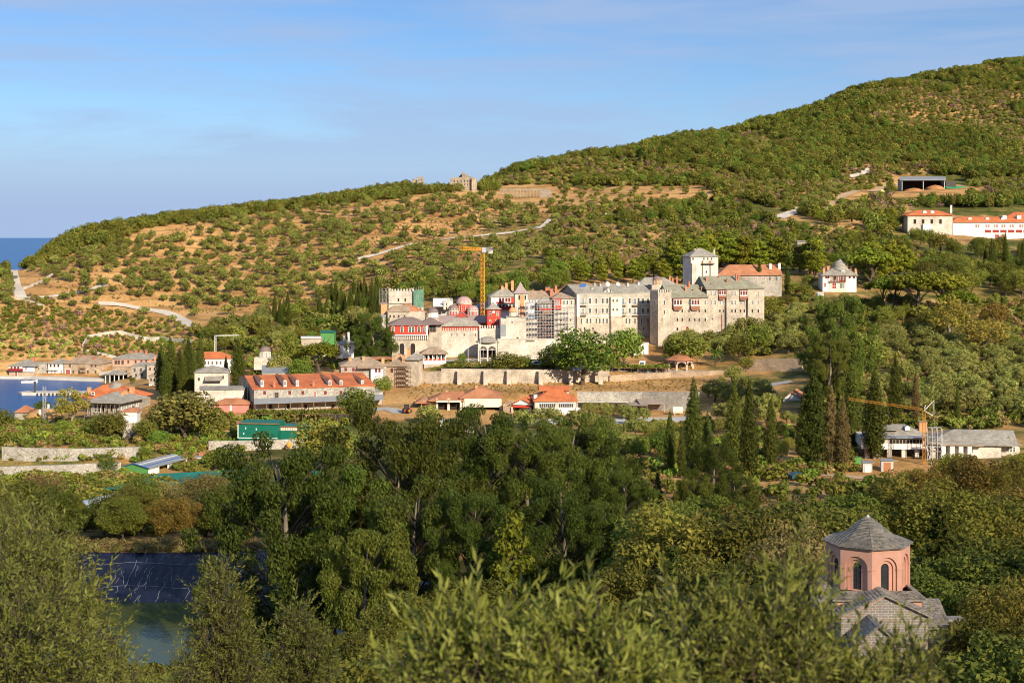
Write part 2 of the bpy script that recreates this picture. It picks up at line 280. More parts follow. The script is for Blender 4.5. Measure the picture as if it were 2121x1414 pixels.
# ground colours: dry ochre grass, green undergrowth under the woods and in the valley
def ground_material():
    m = bpy.data.materials.new('ground'); m.use_nodes = True; t = m.node_tree; N = t.nodes; b = N['Principled BSDF']; ln = t.links.new
    b.inputs['Roughness'].default_value = 0.95; b.inputs['Specular IOR Level'].default_value = 0.1
    g = N.new('ShaderNodeNewGeometry'); at = N.new('ShaderNodeAttribute'); at.attribute_name = 'green'
    def noise(sc, d=5, ro=.6):
        n = N.new('ShaderNodeTexNoise'); n.inputs['Scale'].default_value = sc; n.inputs['Detail'].default_value = d; n.inputs['Roughness'].default_value = ro; ln(g.outputs['Position'], n.inputs['Vector']); return n.outputs['Fac']
    def ramp(f, stops):
        r = N.new('ShaderNodeValToRGB'); e = r.color_ramp.elements
        while len(e) < len(stops): e.new(.5)
        for x, (p, c) in zip(e, stops): x.position = p; x.color = (*c, 1)
        ln(f, r.inputs[0]); return r.outputs[0]
    dry = ramp(noise(.05, 8, .65), [(.30, (.25, .13, .04)), (.45, (.43, .235, .085)), (.58, (.53, .31, .12)), (.72, (.44, .30, .12))])
    grn = ramp(noise(.12, 8, .7), [(.3, (.045, .055, .012)), (.5, (.10, .105, .022)), (.66, (.21, .16, .05)), (.8, (.30, .19, .07))])
    ad = N.new('ShaderNodeMath'); ad.operation = 'ADD'; ln(at.outputs['Fac'], ad.inputs[0])
    sb = N.new('ShaderNodeMath'); sb.operation = 'MULTIPLY_ADD'; sb.inputs[1].default_value = 1.5; sb.inputs[2].default_value = -.75; ln(noise(.07, 6, .7), sb.inputs[0]); ln(sb.outputs[0], ad.inputs[1])
    cl = N.new('ShaderNodeMapRange'); cl.inputs[1].default_value = .35; cl.inputs[2].default_value = .65; ln(ad.outputs[0], cl.inputs[0])
    mx = N.new('ShaderNodeMix'); mx.data_type = 'RGBA'; ln(cl.outputs[0], mx.inputs[0]); ln(dry, mx.inputs[6]); ln(grn, mx.inputs[7])
    fine = N.new('ShaderNodeMix'); fine.data_type = 'RGBA'; fine.blend_type = 'MULTIPLY'; fine.inputs[0].default_value = 1
    fr = N.new('ShaderNodeMapRange'); fr.inputs[1].default_value = .3; fr.inputs[2].default_value = .7; fr.inputs[3].default_value = .62; fr.inputs[4].default_value = 1.36; ln(noise(.9, 6, .75), fr.inputs[0])
    ln(mx.outputs[2], fine.inputs[6]); ln(fr.outputs[0], fine.inputs[7]); 
    wv = N.new('ShaderNodeTexWave'); wv.bands_direction = 'Z'; wv.inputs['Scale'].default_value = .085; wv.inputs['Distortion'].default_value = 5; wv.inputs['Detail'].default_value = 4; wv.inputs['Detail Scale'].default_value = .25; ln(g.outputs['Position'], wv.inputs['Vector'])
    wr = N.new('ShaderNodeMapRange'); wr.inputs[1].default_value = .8; wr.inputs[2].default_value = 1; wr.inputs[3].default_value = 1; wr.inputs[4].default_value = .66; ln(wv.outputs['Fac'], wr.inputs[0])      # worn terrace lines along the slope
    tl = N.new('ShaderNodeMix'); tl.data_type = 'RGBA'; tl.blend_type = 'MULTIPLY'; tl.inputs[0].default_value = 1; ln(fine.outputs[2], tl.inputs[6]); ln(wr.outputs[0], tl.inputs[7]); ln(tl.outputs[2], b.inputs['Base Color'])
    bp = N.new('ShaderNodeBump'); bp.inputs['Strength'].default_value = .6; bp.inputs['Distance'].default_value = .5; ln(noise(.6, 8, .75), bp.inputs['Height']); ln(bp.outputs[0], b.inputs['Normal'])
    return m
GROUND = ground_material()
GREEN = [  # (value, polygon in photo pixels)
 (0.85, [(1150, 420), (1500, 380), (2200, 60), (2200, 640), (1500, 560), (1160, 560)]),
 (0.85, [(1000, 390), (1020, 330), (2200, 60), (2200, 420), (1700, 430), (1500, 385), (1200, 385)]),
 (0.12, [(1700, 392), (1860, 380), (2010, 384), (2065, 408), (2010, 416), (1880, 404), (1740, 412), (1700, 440)]), (0.3, [(1440, 300), (1560, 300), (1580, 400), (1480, 420)]), (0.3, [(1640, 425), (1720, 430), (1640, 470), (1600, 470)]), (0.2, [(2060, 165), (2140, 165), (2140, 190), (2060, 188)]),
 (0.10, [(1120, 385), (1460, 385), (1460, 425), (1130, 440)]),
 (0.55, [(1000, 440), (1200, 440), (1200, 600), (820, 640), (820, 590), (1000, 560)]),
 (0.45, [(550, 640), (850, 600), (850, 700), (700, 740), (500, 740), (400, 690)]),
 (0.35, [(0, 680), (330, 690), (400, 720), (220, 740), (0, 740)]),
 (0.5, [(-2000, 860), (500, 860), (500, 2000), (-2000, 2000)]),
 (0.8, [(500, 870), (900, 870), (1350, 900), (1350, 1130), (2200, 1010), (4300, 1010), (4300, 3000), (500, 3000)]),
 (0.9, [(800, 740), (1250, 740), (1250, 770), (900, 770)]),
 (0.55, [(1500, 560), (2200, 600), (4300, 600), (4300, 960), (1900, 960), (1450, 760)]),
]
gr = np.full(GZ.shape, 0.12)
pr = HZ+(H-GZ)*F/YY
for val, poly in GREEN:
    x0, x1 = min(p[0] for p in poly), max(p[0] for p in poly)
    ii = np.nonzero((GP >= x0) & (GP <= x1))[0]
    for i in ii:
        for j in range(0, len(GY)):
            if inpoly(GP[i], pr[j, i], poly): gr[j, i] = val
_pm = vnoise(GX/70, YY/70, 21)+.5*vnoise(GX/26, YY/26, 22)
gr = np.where((GY[:, None] > 560) & (gr > .7) & (_pm < -.02), .38, gr)
gr[(GY > 202) & (GY < 213)] = 0.05
gr = _smooth(_smooth(gr, 3, 1), 2, 0)
nY, nP = GZ.shape
idx = np.arange(nY*nP).reshape(nY, nP)
fc = np.stack([idx[:-1, :-1], idx[:-1, 1:], idx[1:, 1:], idx[1:, :-1]], -1).reshape(-1, 4)
me = npmesh('terrain', np.stack([GX, YY, GZ], -1).reshape(-1, 3), fc, GROUND, smooth=True)
a = me.attributes.new('green', 'FLOAT', 'POINT'); a.data.foreach_set('value', gr.astype(np.float32).ravel())
tag(link('terrain', me), kind='structure')
# the mountainside the photographer stands on, rising behind the camera
CREST = 130.0
bx, by = np.meshgrid(np.linspace(-1100, 1500, 66), np.linspace(-1000, 0.5, 44))
bz = 56.5+np.minimum(-np.minimum(by, 0), 420)*(CREST-56.5)/420+vnoise(bx/90, by/90, 5)*20*np.clip(-by/150, 0, 1)+vnoise(bx/35, by/35, 6)*14*np.clip(-by/60, 0, 1)
bi = np.arange(bx.size).reshape(bx.shape)
me = npmesh('hill', np.stack([bx, by, bz], -1).reshape(-1, 3), np.stack([bi[:-1, :-1], bi[:-1, 1:], bi[1:, 1:], bi[1:, :-1]], -1).reshape(-1, 4), GROUND, smooth=True)
a = me.attributes.new('green', 'FLOAT', 'POINT'); a.data.foreach_set('value', np.full(bx.size, .8, np.float32))
tag(link('hill', me), kind='structure')
# ---------------------------------------------------------------- sea and pond
def water(name, col, rough, bump, sc, deep=None):
    m = bpy.data.materials.new(name); m.use_nodes = True; t = m.node_tree; N = t.nodes; b = N['Principled BSDF']; ln = t.links.new
    b.inputs['Base Color'].default_value = (*col, 1); b.inputs['Roughness'].default_value = rough; b.inputs['IOR'].default_value = 1.33; b.inputs['Specular IOR Level'].default_value = deep or .5
    g = N.new('ShaderNodeNewGeometry'); mp = N.new('ShaderNodeMapping'); mp.inputs['Scale'].default_value = (sc, sc*2.2, sc); ln(g.outputs['Position'], mp.inputs[0])
    n = N.new('ShaderNodeTexNoise'); n.inputs['Scale'].default_value = 1; n.inputs['Detail'].default_value = 6; n.inputs['Roughness'].default_value = .6; ln(mp.outputs[0], n.inputs['Vector'])
    bp = N.new('ShaderNodeBump'); bp.inputs['Strength'].default_value = bump; bp.inputs['Distance'].default_value = .3; ln(n.outputs['Fac'], bp.inputs['Height']); ln(bp.outputs[0], b.inputs['Normal'])
    return m
mb = MB(); mb.add([(-200000, -2000, 0), (200000, -2000, 0), (200000, 250000, 0), (-200000, 250000, 0)], [(0,1,2,3)])
tag(mb.build('sea_water', water('sea', (.010, .085, .26), .3, .6, .35, .16)), kind='structure')
x0, x1 = (-420-CX)*165/F, (905-CX)*165/F
mb = MB(); mb.add([(x0, 128, 10), (x1, 128, 10), (x1+3, 199, 10), (x0-20, 199, 10)], [(0,1,2,3)])
tag(mb.build('pond_water', water('pond', (.075, .09, .015), .12, .08, .5, .3)), kind='structure')

# ---------------------------------------------------------------- added unseen half clear blocker high behind the camera, shading the near slope
def shade_blocker():
    m = bpy.data.materials.new('shade_blocker'); m.use_nodes = True; t = m.node_tree; N = t.nodes; N.remove(N['Principled BSDF'])
    tr, tl, ms = N.new('ShaderNodeBsdfTransparent'), N.new('ShaderNodeBsdfTranslucent'), N.new('ShaderNodeMixShader'); tl.inputs[0].default_value = (.9, .9, .92, 1); ms.inputs[0].default_value = BLOCKER_MIX
    t.links.new(tr.outputs[0], ms.inputs[1]); t.links.new(tl.outputs[0], ms.inputs[2]); t.links.new(ms.outputs[0], N['Material Output'].inputs['Surface'])
    n, k = 64, 20; th = np.linspace(0, 2*pi, n, endpoint=False); v = []
    alt = 700.0; back = (alt-13)/tan(R(SUN_EL)); cx, cy = back*sin(R(SUN_AZ)), -back*cos(R(SUN_AZ))
    for i in range(k+1):
        ph = -pi/2+pi*i/k
        for a in th:
            w = 1+.05*sin(5*a+1)+.03*sin(11*a+2)
            v.append((cx+430*cos(a)*cos(ph)**.6*w, cy+(-120)+360*sin(a)*cos(ph)**.6*w, alt+70*sin(ph)*(1 if ph > 0 else .4)+6*sin(7*a)*cos(ph)))
    ii = np.arange((k+1)*n).reshape(k+1, n); f = np.stack([ii[:-1], np.roll(ii[:-1], -1, 1), np.roll(ii[1:], -1, 1), ii[1:]], -1).reshape(-1, 4)
    tag(link('shade_blocker', npmesh('shade_blocker', np.array(v), f, m, smooth=True)), kind='stuff')
BLOCKER_MIX = .26
shade_blocker()
# ================================================================ plants
BARK = mat('bark', (.10, .072, .05), .3, 3, .9)
BARKP = mat('pale_bark', (.26, .21, .15), .3, 3, .85)
LM = {
 'olive': leafmat('olive_leaf', (.10, .125, .022), (.255, .255, .058), .18, .55),
 'grove': leafmat('grove_leaf', (.12, .137, .026), (.305, .305, .08), .18, .55),
 'maquis': leafmat('maquis_leaf', (.068, .094, .013), (.205, .21, .034), .15, .6, hue=.02),
 'pine': leafmat('pine_leaf', (.085, .125, .012), (.25, .27, .024), .15, .6, hue=.01),
 'plane': leafmat('plane_leaf', (0.064, 0.122, 0.019), (0.198, 0.256, 0.036), .28, .55, hue=.012),
 'gold': leafmat('golden_leaf', (.15, .14, .022), (.36, .315, .05), .28, .6, hue=.02),
 'cypress': leafmat('cypress_leaf', (.028, .044, .007), (.09, .102, .016), .08, .6),
 'brown': leafmat('brown_oak_leaf', (.075, .075, .018), (.20, .165, .04), .15, .6),
 'rust': leafmat('rusty_cypress_leaf', (0.064, 0.054, 0.018), (0.166, 0.122, 0.041), .08, .6),
 'euc': leafmat('eucalyptus_leaf', (.055, .09, .012), (.16, .20, .032), .2, .55),
 'eucred': leafmat('eucalyptus_young_leaf', (.062, .09, .012), (.18, .195, .032), .2, .55),
 'bush': leafmat('bush_leaf', (.085, .115, .017), (.23, .235, .04), .2, .6, hue=.02),
 'dryb': leafmat('dry_bush_leaf', (.17, .14, .038), (.36, .29, .095), .2, .7, hue=.015),
 'front': leafmat('olive_front_leaf', (.095, .125, .018), (.33, .36, .068), .25, .5, .2),
 'cactus': leafmat('cactus_pad', (0.166, 0.205, 0.038), (0.384, 0.410, 0.102), .05, .55, hue=.01),
 'vine': leafmat('vine_leaf', (0.115, 0.192, 0.026), (0.256, 0.346, 0.051), .3, .6, hue=.01),
 'purple': leafmat('bare_shrub', (0.166, 0.109, 0.077), (0.333, 0.218, 0.141), .1, .8),
}
def unit(a): return a/(np.linalg.norm(a, axis=-1, keepdims=True)+1e-9)
def leaves(rng, clumps, n, size, elong=1.6, hang=0.0, out=0.55, up=0.15, fill=.25):
    """leaf-sized quads through a list of ellipsoid clumps (centre, radii): returns verts, faces, tone"""
    cs = np.array([c for c, r in clumps], float); rs = np.array([np.broadcast_to(r, 3) for c, r in clumps], float)
    w = (rs[:, 0]*rs[:, 2]+rs[:, 0]*rs[:, 1]); k = rng.choice(len(cs), n, p=w/w.sum())
    d = unit(rng.normal(size=(n, 3))); rad = np.where(rng.random(n) < fill, rng.random(n)**.5, .82+.26*rng.random(n))
    p = cs[k]+d*rs[k]*rad[:, None]
    nrm = unit(out*unit(d/rs[k])+(1-out)*rng.normal(size=(n, 3))*.8+np.array([0, 0, up]))
    t = unit(rng.normal(size=(n, 3))+np.array([0, 0, -hang*4])); t = unit(t-nrm*(t*nrm).sum(1, keepdims=True)); b = np.cross(nrm, t)
    s = size*(.65+.7*rng.random(n))[:, None]
    hl, hw = t*s*elong/2, b*s/2
    v = np.stack([p-hl-.55*hw, p-.1*hl+hw, p+hl+.2*hw, p+.15*hl-hw], 1).reshape(-1, 3)
    return v, np.arange(4*n).reshape(n, 4), np.clip(.5+.28*rng.normal(size=n), 0, 1)
def lumps(rng, n, R, zc, rz, cr, squash=.75, jit=.35, low=-.5):
    """clumps spread over the shell of a crown"""
    out = [((0, 0, zc), (R*.62, R*.62, rz*.62))]
    for i in range(n):
        z = low+(1-low)*(i+.5)/n; a = i*2.39996+rng.random()*.8; q = sqrt(max(0, 1-z*z))
        f = .62+jit*rng.random()
        out.append(((R*f*q*cos(a), R*f*q*sin(a), zc+rz*f*z), np.array([1, 1, squash])*cr*(.65+.7*rng.random())))
    return out
def trunk_mb(rng, h, r, limbs, spread, zs0=.45, lean=.1, n=6):
    mb = MB(); top = np.array([rng.normal()*lean*h, rng.normal()*lean*h, h])
    mid = top*.5+np.array([rng.normal()*.05*h, rng.normal()*.05*h, 0])
    mb.tube([(0, 0, -.5), (0, 0, .1*h), mid, top], [r*1.5, r, r*.8, r*.5], n)
    for i in range(limbs):
        a = i*2.4+rng.random(); st = mid*(1-.6*rng.random())+top*.0 if i % 2 else top*(.6+.35*rng.random())
        e = st+np.array([cos(a)*spread*(.5+.5*rng.random()), sin(a)*spread*(.5+.5*rng.random()), h*(.25+.45*rng.random())])
        mb.tube([st, (st+e)/2+np.array([0, 0, .04*h]), e], [r*.5, r*.36, r*.12], 5)
    return mb
PROTO = {}       # kind -> list of (crown mesh, trunk mesh, nominal height)
def proto(kind, n, fn):
    PROTO[kind] = []
    for i in range(n):
        rng = np.random.default_rng(hash_(kind)+i*17); PROTO[kind].append(fn(rng, i))
def hash_(s): return sum(ord(c)*(i+3) for i, c in enumerate(s))
def crown(kind, rng, clumps, n, size, m, **k):
    v, f, t = leaves(rng, clumps, n, size, **k); return npmesh(kind+'_crown', v, f, LM[m], t)
def p_olive(mname, n, size):
    def fn(rng, i):
        cl = lumps(rng, 9, 2.1, 2.7, 1.35, 1.0, .8, .4, -.7) if mname == 'olive' else lumps(rng, 17, 2.0, 2.6, 1.4, .72, .95, .5, -.7)
        return crown('olive', rng, cl, n, size, mname, out=.6, elong=1.6 if mname == 'olive' else 2.4), trunk_mb(rng, 2.2, .22, 4, 1.1).mesh('olive_trunk', BARK), 4.3
    return fn
proto('olive', 6, p_olive('olive', 460, .42)); proto('grove', 5, p_olive('grove', 2600, .165))
def p_maquis(rng, i):
    return crown('maquis', rng, lumps(rng, 12, 2.7, 3.1, 2.6, 1.35, .85, .4, -.75), 420, .62, 'maquis', out=.65), trunk_mb(rng, 2.8, .22, 3, 1.2).mesh('maquis_trunk', BARK), 6.4
proto('maquis', 6, p_maquis)
def p_broad(mname, n=2600, size=.32):
    def fn(rng, i):
        return crown('broadleaf', rng, lumps(rng, 20, 3.5, 5.2, 3.9, 1.45, .8, .38, -.6), n, size, mname, out=.6), trunk_mb(rng, 4.2, .3, 6, 2.2).mesh('broadleaf_trunk', BARK), 9.5
    return fn
proto('plane', 4, p_broad('plane')); proto('oak', 4, p_broad('maquis')); proto('brown', 2, p_broad('brown'))
def p_gold(rng, i):
    return crown('golden', rng, lumps(rng, 22, 3.6, 5.4, 4.0, 1.1, .8, .45, -.6), 2300, .28, 'gold', out=.45, fill=.5), trunk_mb(rng, 4.6, .26, 9, 2.8).mesh('golden_trunk', BARKP), 9.8
proto('gold', 4, p_gold)
def p_pine(rng, i):
    cl = []
    for j in range(15):
        z = 3.2+j*.62; rr = (3.3*(1-((z-5)/8.4)**2)) if z > 5 else 2.9; a = j*2.4+rng.random()
        cl.append(((cos(a)*rr*.62, sin(a)*rr*.62, z+rng.normal()*.3), np.array([1.5, 1.5, .75])*(.8+.45*rng.random())))
        if j % 2: cl.append(((cos(a+2.6)*rr*.8, sin(a+2.6)*rr*.8, z+.3), np.array([1.1, 1.1, .6])*(.7+.45*rng.random())))
    cl += [((0, 0, 6), (1.3, 1.3, 3.4)), ((0, 0, 12.3), (.9, .9, .7))]
    return crown('pine', rng, cl, 2600, .38, 'pine', out=.6, up=.3), trunk_mb(rng, 11, .3, 5, 1.8, lean=.03).mesh('pine_trunk', BARK), 13
proto('pine', 5, p_pine)
def p_umb(rng, i):
    cl = []
    for j in range(26):
        a = j*2.4; q = sqrt((j+.5)/26); cl.append(((cos(a)*q*4.6, sin(a)*q*4.6, 8.4-2.0*q*q+rng.normal()*.15), np.array([1.25, 1.25, .75])*(.8+.4*rng.random())))
    return crown('umbrella_pine', rng, cl, 2400, .36, 'pine', out=.65, up=.4), trunk_mb(rng, 7, .34, 8, 3.4, lean=.05).mesh('umbrella_pine_trunk', BARK), 9.3
proto('umb', 3, p_umb)
def p_cyp(mname):
    def fn(rng, i):
        cl = []; w = 2.0+.3*rng.random()
        for j in range(40):
            z = 1.6+17.6*(j/39)**1.05; u = (z-1.6)/18; r = w*min(1, .62+1.6*u)*(1-u**2.6)+.12; a = j*2.4+rng.random()
            cl.append(((cos(a)*r*.45, sin(a)*r*.45, z), (r*.62+.1, r*.62+.1, 1.25)))
        v, f, t = leaves(rng, cl, 8500, .20, elong=2.4, hang=-.6, out=.62, up=.1)
        return npmesh('cypress_crown', v, f, LM[mname], t), MB().tube([(0, 0, -.6), (0, 0, 2.5), (.05, 0, 9)], [.34, .28, .1], 7).mesh('cypress_trunk', BARKP), 20.0
    return fn
proto('cypress', 4, p_cyp('cypress')); proto('rust', 2, p_cyp('rust'))
def p_bush(mname, n=260, size=.34):
    def fn(rng, i):
        return crown('shrub', rng, lumps(rng, 8, 1.1, .9, .85, .62, .8, .35, -.2), n, size, mname, out=.6), None, 2.1
    return fn
proto('bush', 5, p_bush('bush')); proto('dryb', 3, p_bush('dryb', 200)); proto('dark', 3, p_bush('maquis', 300)); proto('purple', 2, p_bush('purple', 170, .3)); proto('cactus', 3, p_bush('cactus', 150, .4)); proto('vine', 3, p_bush('vine', 240))
def p_euc(mname, n=44000):
    def fn(rng, i):
        cl = []; tr = MB(); hgt = 25.0; lean = rng.normal(size=2)*.06
        spine = [np.array([lean[0]*z+.5*sin(z*.3+i), lean[1]*z+.4*cos(z*.25+i), z]) for z in (-1, 3, 8, 13, 18, 22)]
        tr.tube(spine, [.55, .42, .34, .26, .16, .07], 8)
        for j in range(66):
            z = 3.5+20.5*(j+.5)/66; u = (z-4.5)/20; rr = (3.0+5.6*min(1, u*2.4))*(1-max(0, u-.35)**1.7*1.35)*(.45+.6*rng.random()); a = j*2.4+rng.random()
            q = np.array([np.interp(z-1.5, [p[2] for p in spine], [p[k] for p in spine]) for k in (0, 1)])
            c = np.array([q[0]+cos(a)*rr, q[1]+sin(a)*rr, z+.6*rng.normal()])
            s = .75+.6*rng.random()
            cl.append((c, np.array([1.15, 1.15, 1.0])*s)); cl.append((c+np.array([.3*rng.normal(), .3*rng.normal(), -1.1*s]), np.array([.8, .8, 1.25])*s))
            st = np.array([q[0], q[1], max(2.5, z-2.6-rr*.45)])
            tr.mi(1).tube([st, (st*.45+c*.55)+np.array([0, 0, .7]), c], [.10, .06, .02], 5)
        v, f, t = leaves(rng, cl, n, .14, elong=3.0, hang=.8, out=.5, up=.12, fill=.3)
        return npmesh('eucalyptus_crown', v, f, LM[mname], t), tr.mesh('eucalyptus_trunk', [BARKP, BARK], True), hgt
    return fn
proto('euc', 3, p_euc('euc')); proto('eucred', 2, p_euc('eucred'))
def p_fir(rng, i):
    cl = []
    for j in range(34):
        z = 1.5+13*(j/33); rr = 3.1*(1-(z/15.2))*(.7+.4*rng.random()); a = j*2.4
        cl.append(((cos(a)*rr, sin(a)*rr, z-.25*rr), np.array([.9, .9, .38])*(.55+.12*(15-z)*.5)))
    return crown('fir', rng, cl, 6500, .24, 'cypress', elong=2.2, out=.5, up=.3), MB().tube([(0, 0, -.6), (0, 0, 8), (0, 0, 15.2)], [.3, .2, .03], 7).mesh('fir_trunk', BARK), 15.3
proto('fir', 2, p_fir)
def p_near(mname, n, size, gap=.38):
    def fn(rng, i):
        return crown('thicket', rng, lumps(rng, 34, 3.2, 3.9, 3.3, .9, .85, gap, -.75), n, size, mname, elong=2.1, out=.45, fill=.35), trunk_mb(rng, 3.4, .16, 12, 2.3).mesh('thicket_trunk', BARK), 7.4
    return fn
proto('thicket', 3, p_near('bush', 17000, .115)); proto('thickgold', 3, p_near('gold', 12000, .115, .5)); proto('thickdark', 3, p_near('maquis', 19000, .115)); proto('thickdry', 2, p_near('dryb', 9000, .115, .5))
def p_palm(rng, i):
    v = []; f = []
    for j in range(34):
        a = j*2.4; el = 1.2-1.7*(j/34); prev = np.array([0, 0, 5.0])
        for q in range(7):
            d = np.array([cos(a)*cos(el-q*.16), sin(a)*cos(el-q*.16), sin(el-q*.16)]); nx = prev+d*.5; sd = np.array([-sin(a), cos(a), 0])*.28*(1-q/8)
            o = len(v); v += [prev-sd-[0, 0, .1], prev, nx, nx-sd-[0, 0, .1], prev+sd-[0, 0, .1], nx+sd-[0, 0, .1]]; f += [(o, o+1, o+2, o+3), (o+1, o+4, o+5, o+2)]; prev = nx
    return npmesh('palm_crown', np.array(v), np.array(f), LM['vine'], rng.random(len(f))), MB().tube([(0, 0, -.4), (0, 0, 2.5), (0, 0, 5.1)], [.34, .26, .24], 8).mesh('palm_trunk', BARK), 6.5
proto('palm', 1, p_palm)
def p_vine(rng, i): return None
_vc = [0]
def tree(name, kind, x, y, z, h, label, cat='tree', group=None, w=1.0, var=None, parts=True, rz=None):
    """one tree: an Empty at its foot with trunk and crown; far ones (parts False) are one mesh"""
    _vc[0] += 1; pl = PROTO[kind]; cm, tm, nh = pl[(var if var is not None else _vc[0]) % len(pl)]; s = h/nh; rz = rnd.random()*6.28 if rz is None else rz
    if tm is None or not parts:
        o = link(name, onemesh(kind, cm, tm), None, (x, y, z), rz); o.scale = (s*w, s*w, s)
    else:
        o = empty(name, (x, y, z), rz); o.scale = (s*w, s*w, s)
        link('crown', cm, o); link('trunk', tm, o)
    return tag(o, label, cat, group)
_one = {}
def onemesh(kind, cm, tm):
    """crown and trunk as one mesh, for copies of a few pixels"""
    if tm is None: return cm
    k = cm.name
    if k in _one: return _one[k]
    nv = len(cm.vertices); v = np.empty(nv*3, np.float32); cm.vertices.foreach_get('co', v); v = v.reshape(-1, 3)
    tv = np.array([q.co[:] for q in tm.vertices], np.float32); tf = [list(p.vertices) for p in tm.polygons if len(p.vertices) == 4]
    n4 = len(cm.polygons); t = np.empty(n4, np.float32); cm.attributes['tone'].data.foreach_get('value', t)
    me = npmesh(kind+'_tree', np.concatenate([v, tv]), np.concatenate([np.arange(4*n4).reshape(n4, 4), np.array(tf)+nv]), [cm.materials[0], tm.materials[0]], np.concatenate([t, np.full(len(tf), .5)]), mi=np.r_[np.zeros(n4, int), np.ones(len(tf), int)])
    _one[k] = me; return me
def at_px(px, py, y0=60):
    h = hit(px, py, y0)
    return h
def tree_px(name, kind, px, py_base, py_top, label, cat='tree', group=None, Y=None, w=1.0, y0=60, var=None):
    """a tree whose foot shows at (px, py_base) and whose tip reaches row py_top"""
    if Y is None: x, Y, z = hit(px, py_base, y0)
    else: x = (px-CX)*Y/F; z = gz(x, Y)
    return tree(name, kind, x, Y, z-.1, qz(Y, py_top)-z, label, cat, group, w, var)
class Grid:                                   # keeps plants apart
    def __init__(s): s.d = {}
    def ok(s, x, y, r):
        i, j = int(x//12), int(y//12)
        for a in (-1, 0, 1):
            for b in (-1, 0, 1):
                for (u, v, q) in s.d.get((i+a, j+b), ()):
                    if (u-x)**2+(v-y)**2 < (max(r, q))**2: return False
        s.d.setdefault((i, j), []).append((x, y, r)); return True
G = Grid()
KEEP = []       # photo-space areas kept clear of scattered plants (roads, roofs)
def sample(poly, n, r, y0=60, thin=False, keep=True, tries=30):
    """n ground points inside a photo-space polygon, at least r metres apart"""
    x0, x1 = min(p[0] for p in poly), max(p[0] for p in poly); y0p, y1 = min(p[1] for p in poly), max(p[1] for p in poly); out = []
    for _ in range(n*tries):
        if len(out) >= n: break
        px, py = rnd.uniform(x0, x1), rnd.uniform(y0p, y1)
        if not inpoly(px, py, poly): continue
        if keep and any(inpoly(px, py, k) for k in KEEP): continue
        h = hit(px, py, y0, near=False)
        if thin and h is not None and vnoise(np.array(h[0]/24), np.array(h[1]/24), 31)+.6*vnoise(np.array(h[0]/9), np.array(h[1]/9), 32) < -.38: continue
        if h is None or not G.ok(h[0], h[1], r): continue
        out.append(h)
    return out
def scatter(name, kind, poly, n, r, hs, label, group, cat='tree', y0=60, parts=False, w=(.85, 1.2), kinds=None, thin=False):
    pts = sample(poly, n, r, y0, thin)
    for x, y, z in pts:
        tree(name, (rnd.choice(kinds) if kinds else kind), x, y, z-.1, rnd.uniform(*hs), label, cat, group, rnd.uniform(*w), None, parts)
    return len(pts)
def stuff(name, pts, kinds, label=None):
    """pts: (x, y, z, height); ONE object: each point carries one of the given plants"""
    if not len(pts): return
    col = bpy.data.collections.new(name+'_kinds'); nhs = []; names = []
    for k in kinds:
        for cm, tm, nh in PROTO[k]:
            o = bpy.data.objects.new('plant_%04d' % (len(bpy.data.objects) % 9999), onemesh(k, cm, tm)); col.objects.link(o); nhs.append(nh); names.append(o.name)
    order = sorted(range(len(nhs)), key=lambda i: names[i]); nhs = np.array(nhs)
    pts = np.array(pts); n = len(pts)
    me = bpy.data.meshes.new(name); me.vertices.add(n); me.vertices.foreach_set('co', pts[:, :3].astype(np.float32).ravel())
    ix = nr.integers(0, len(nhs), n)
    sc = pts[:, 3]/nhs[[order.index(i) if False else order[i] for i in ix]]
    for nm, ty, va in (('pick', 'INT', ix.astype(np.int32)), ('size', 'FLOAT', sc.astype(np.float32)), ('turn', 'FLOAT', (nr.random(n)*6.28).astype(np.float32))):
        a = me.attributes.new(nm, ty, 'POINT'); a.data.foreach_set('value', va)
    o = link(name, me); g = bpy.data.node_groups.new(name, 'GeometryNodeTree')
    g.interface.new_socket('Geometry', in_out='INPUT', socket_type='NodeSocketGeometry'); g.interface.new_socket('Geometry', in_out='OUTPUT', socket_type='NodeSocketGeometry')
    N = g.nodes; gi, go = N.new('NodeGroupInput'), N.new('NodeGroupOutput'); ci = N.new('GeometryNodeCollectionInfo'); ci.inputs[0].default_value = col; ci.inputs[1].default_value = True; ci.inputs[2].default_value = True
    ip = N.new('GeometryNodeInstanceOnPoints'); ip.inputs['Pick Instance'].default_value = True
    def attr(nm, ty):
        q = N.new('GeometryNodeInputNamedAttribute'); q.data_type = ty; q.inputs[0].default_value = nm; return q.outputs[0]
    cx = N.new('ShaderNodeCombineXYZ'); lk = g.links.new; lk(attr('turn', 'FLOAT'), cx.inputs[2])
    lk(gi.outputs[0], ip.inputs['Points']); lk(ci.outputs[0], ip.inputs['Instance']); lk(attr('pick', 'INT'), ip.inputs['Instance Index']); lk(cx.outputs[0], ip.inputs['Rotation']); lk(attr('size', 'FLOAT'), ip.inputs['Scale'])
    lk(ip.outputs[0], go.inputs[0]); md = o.modifiers.new('plants', 'NODES'); md.node_group = g
    return tag(o, label, kind='stuff')
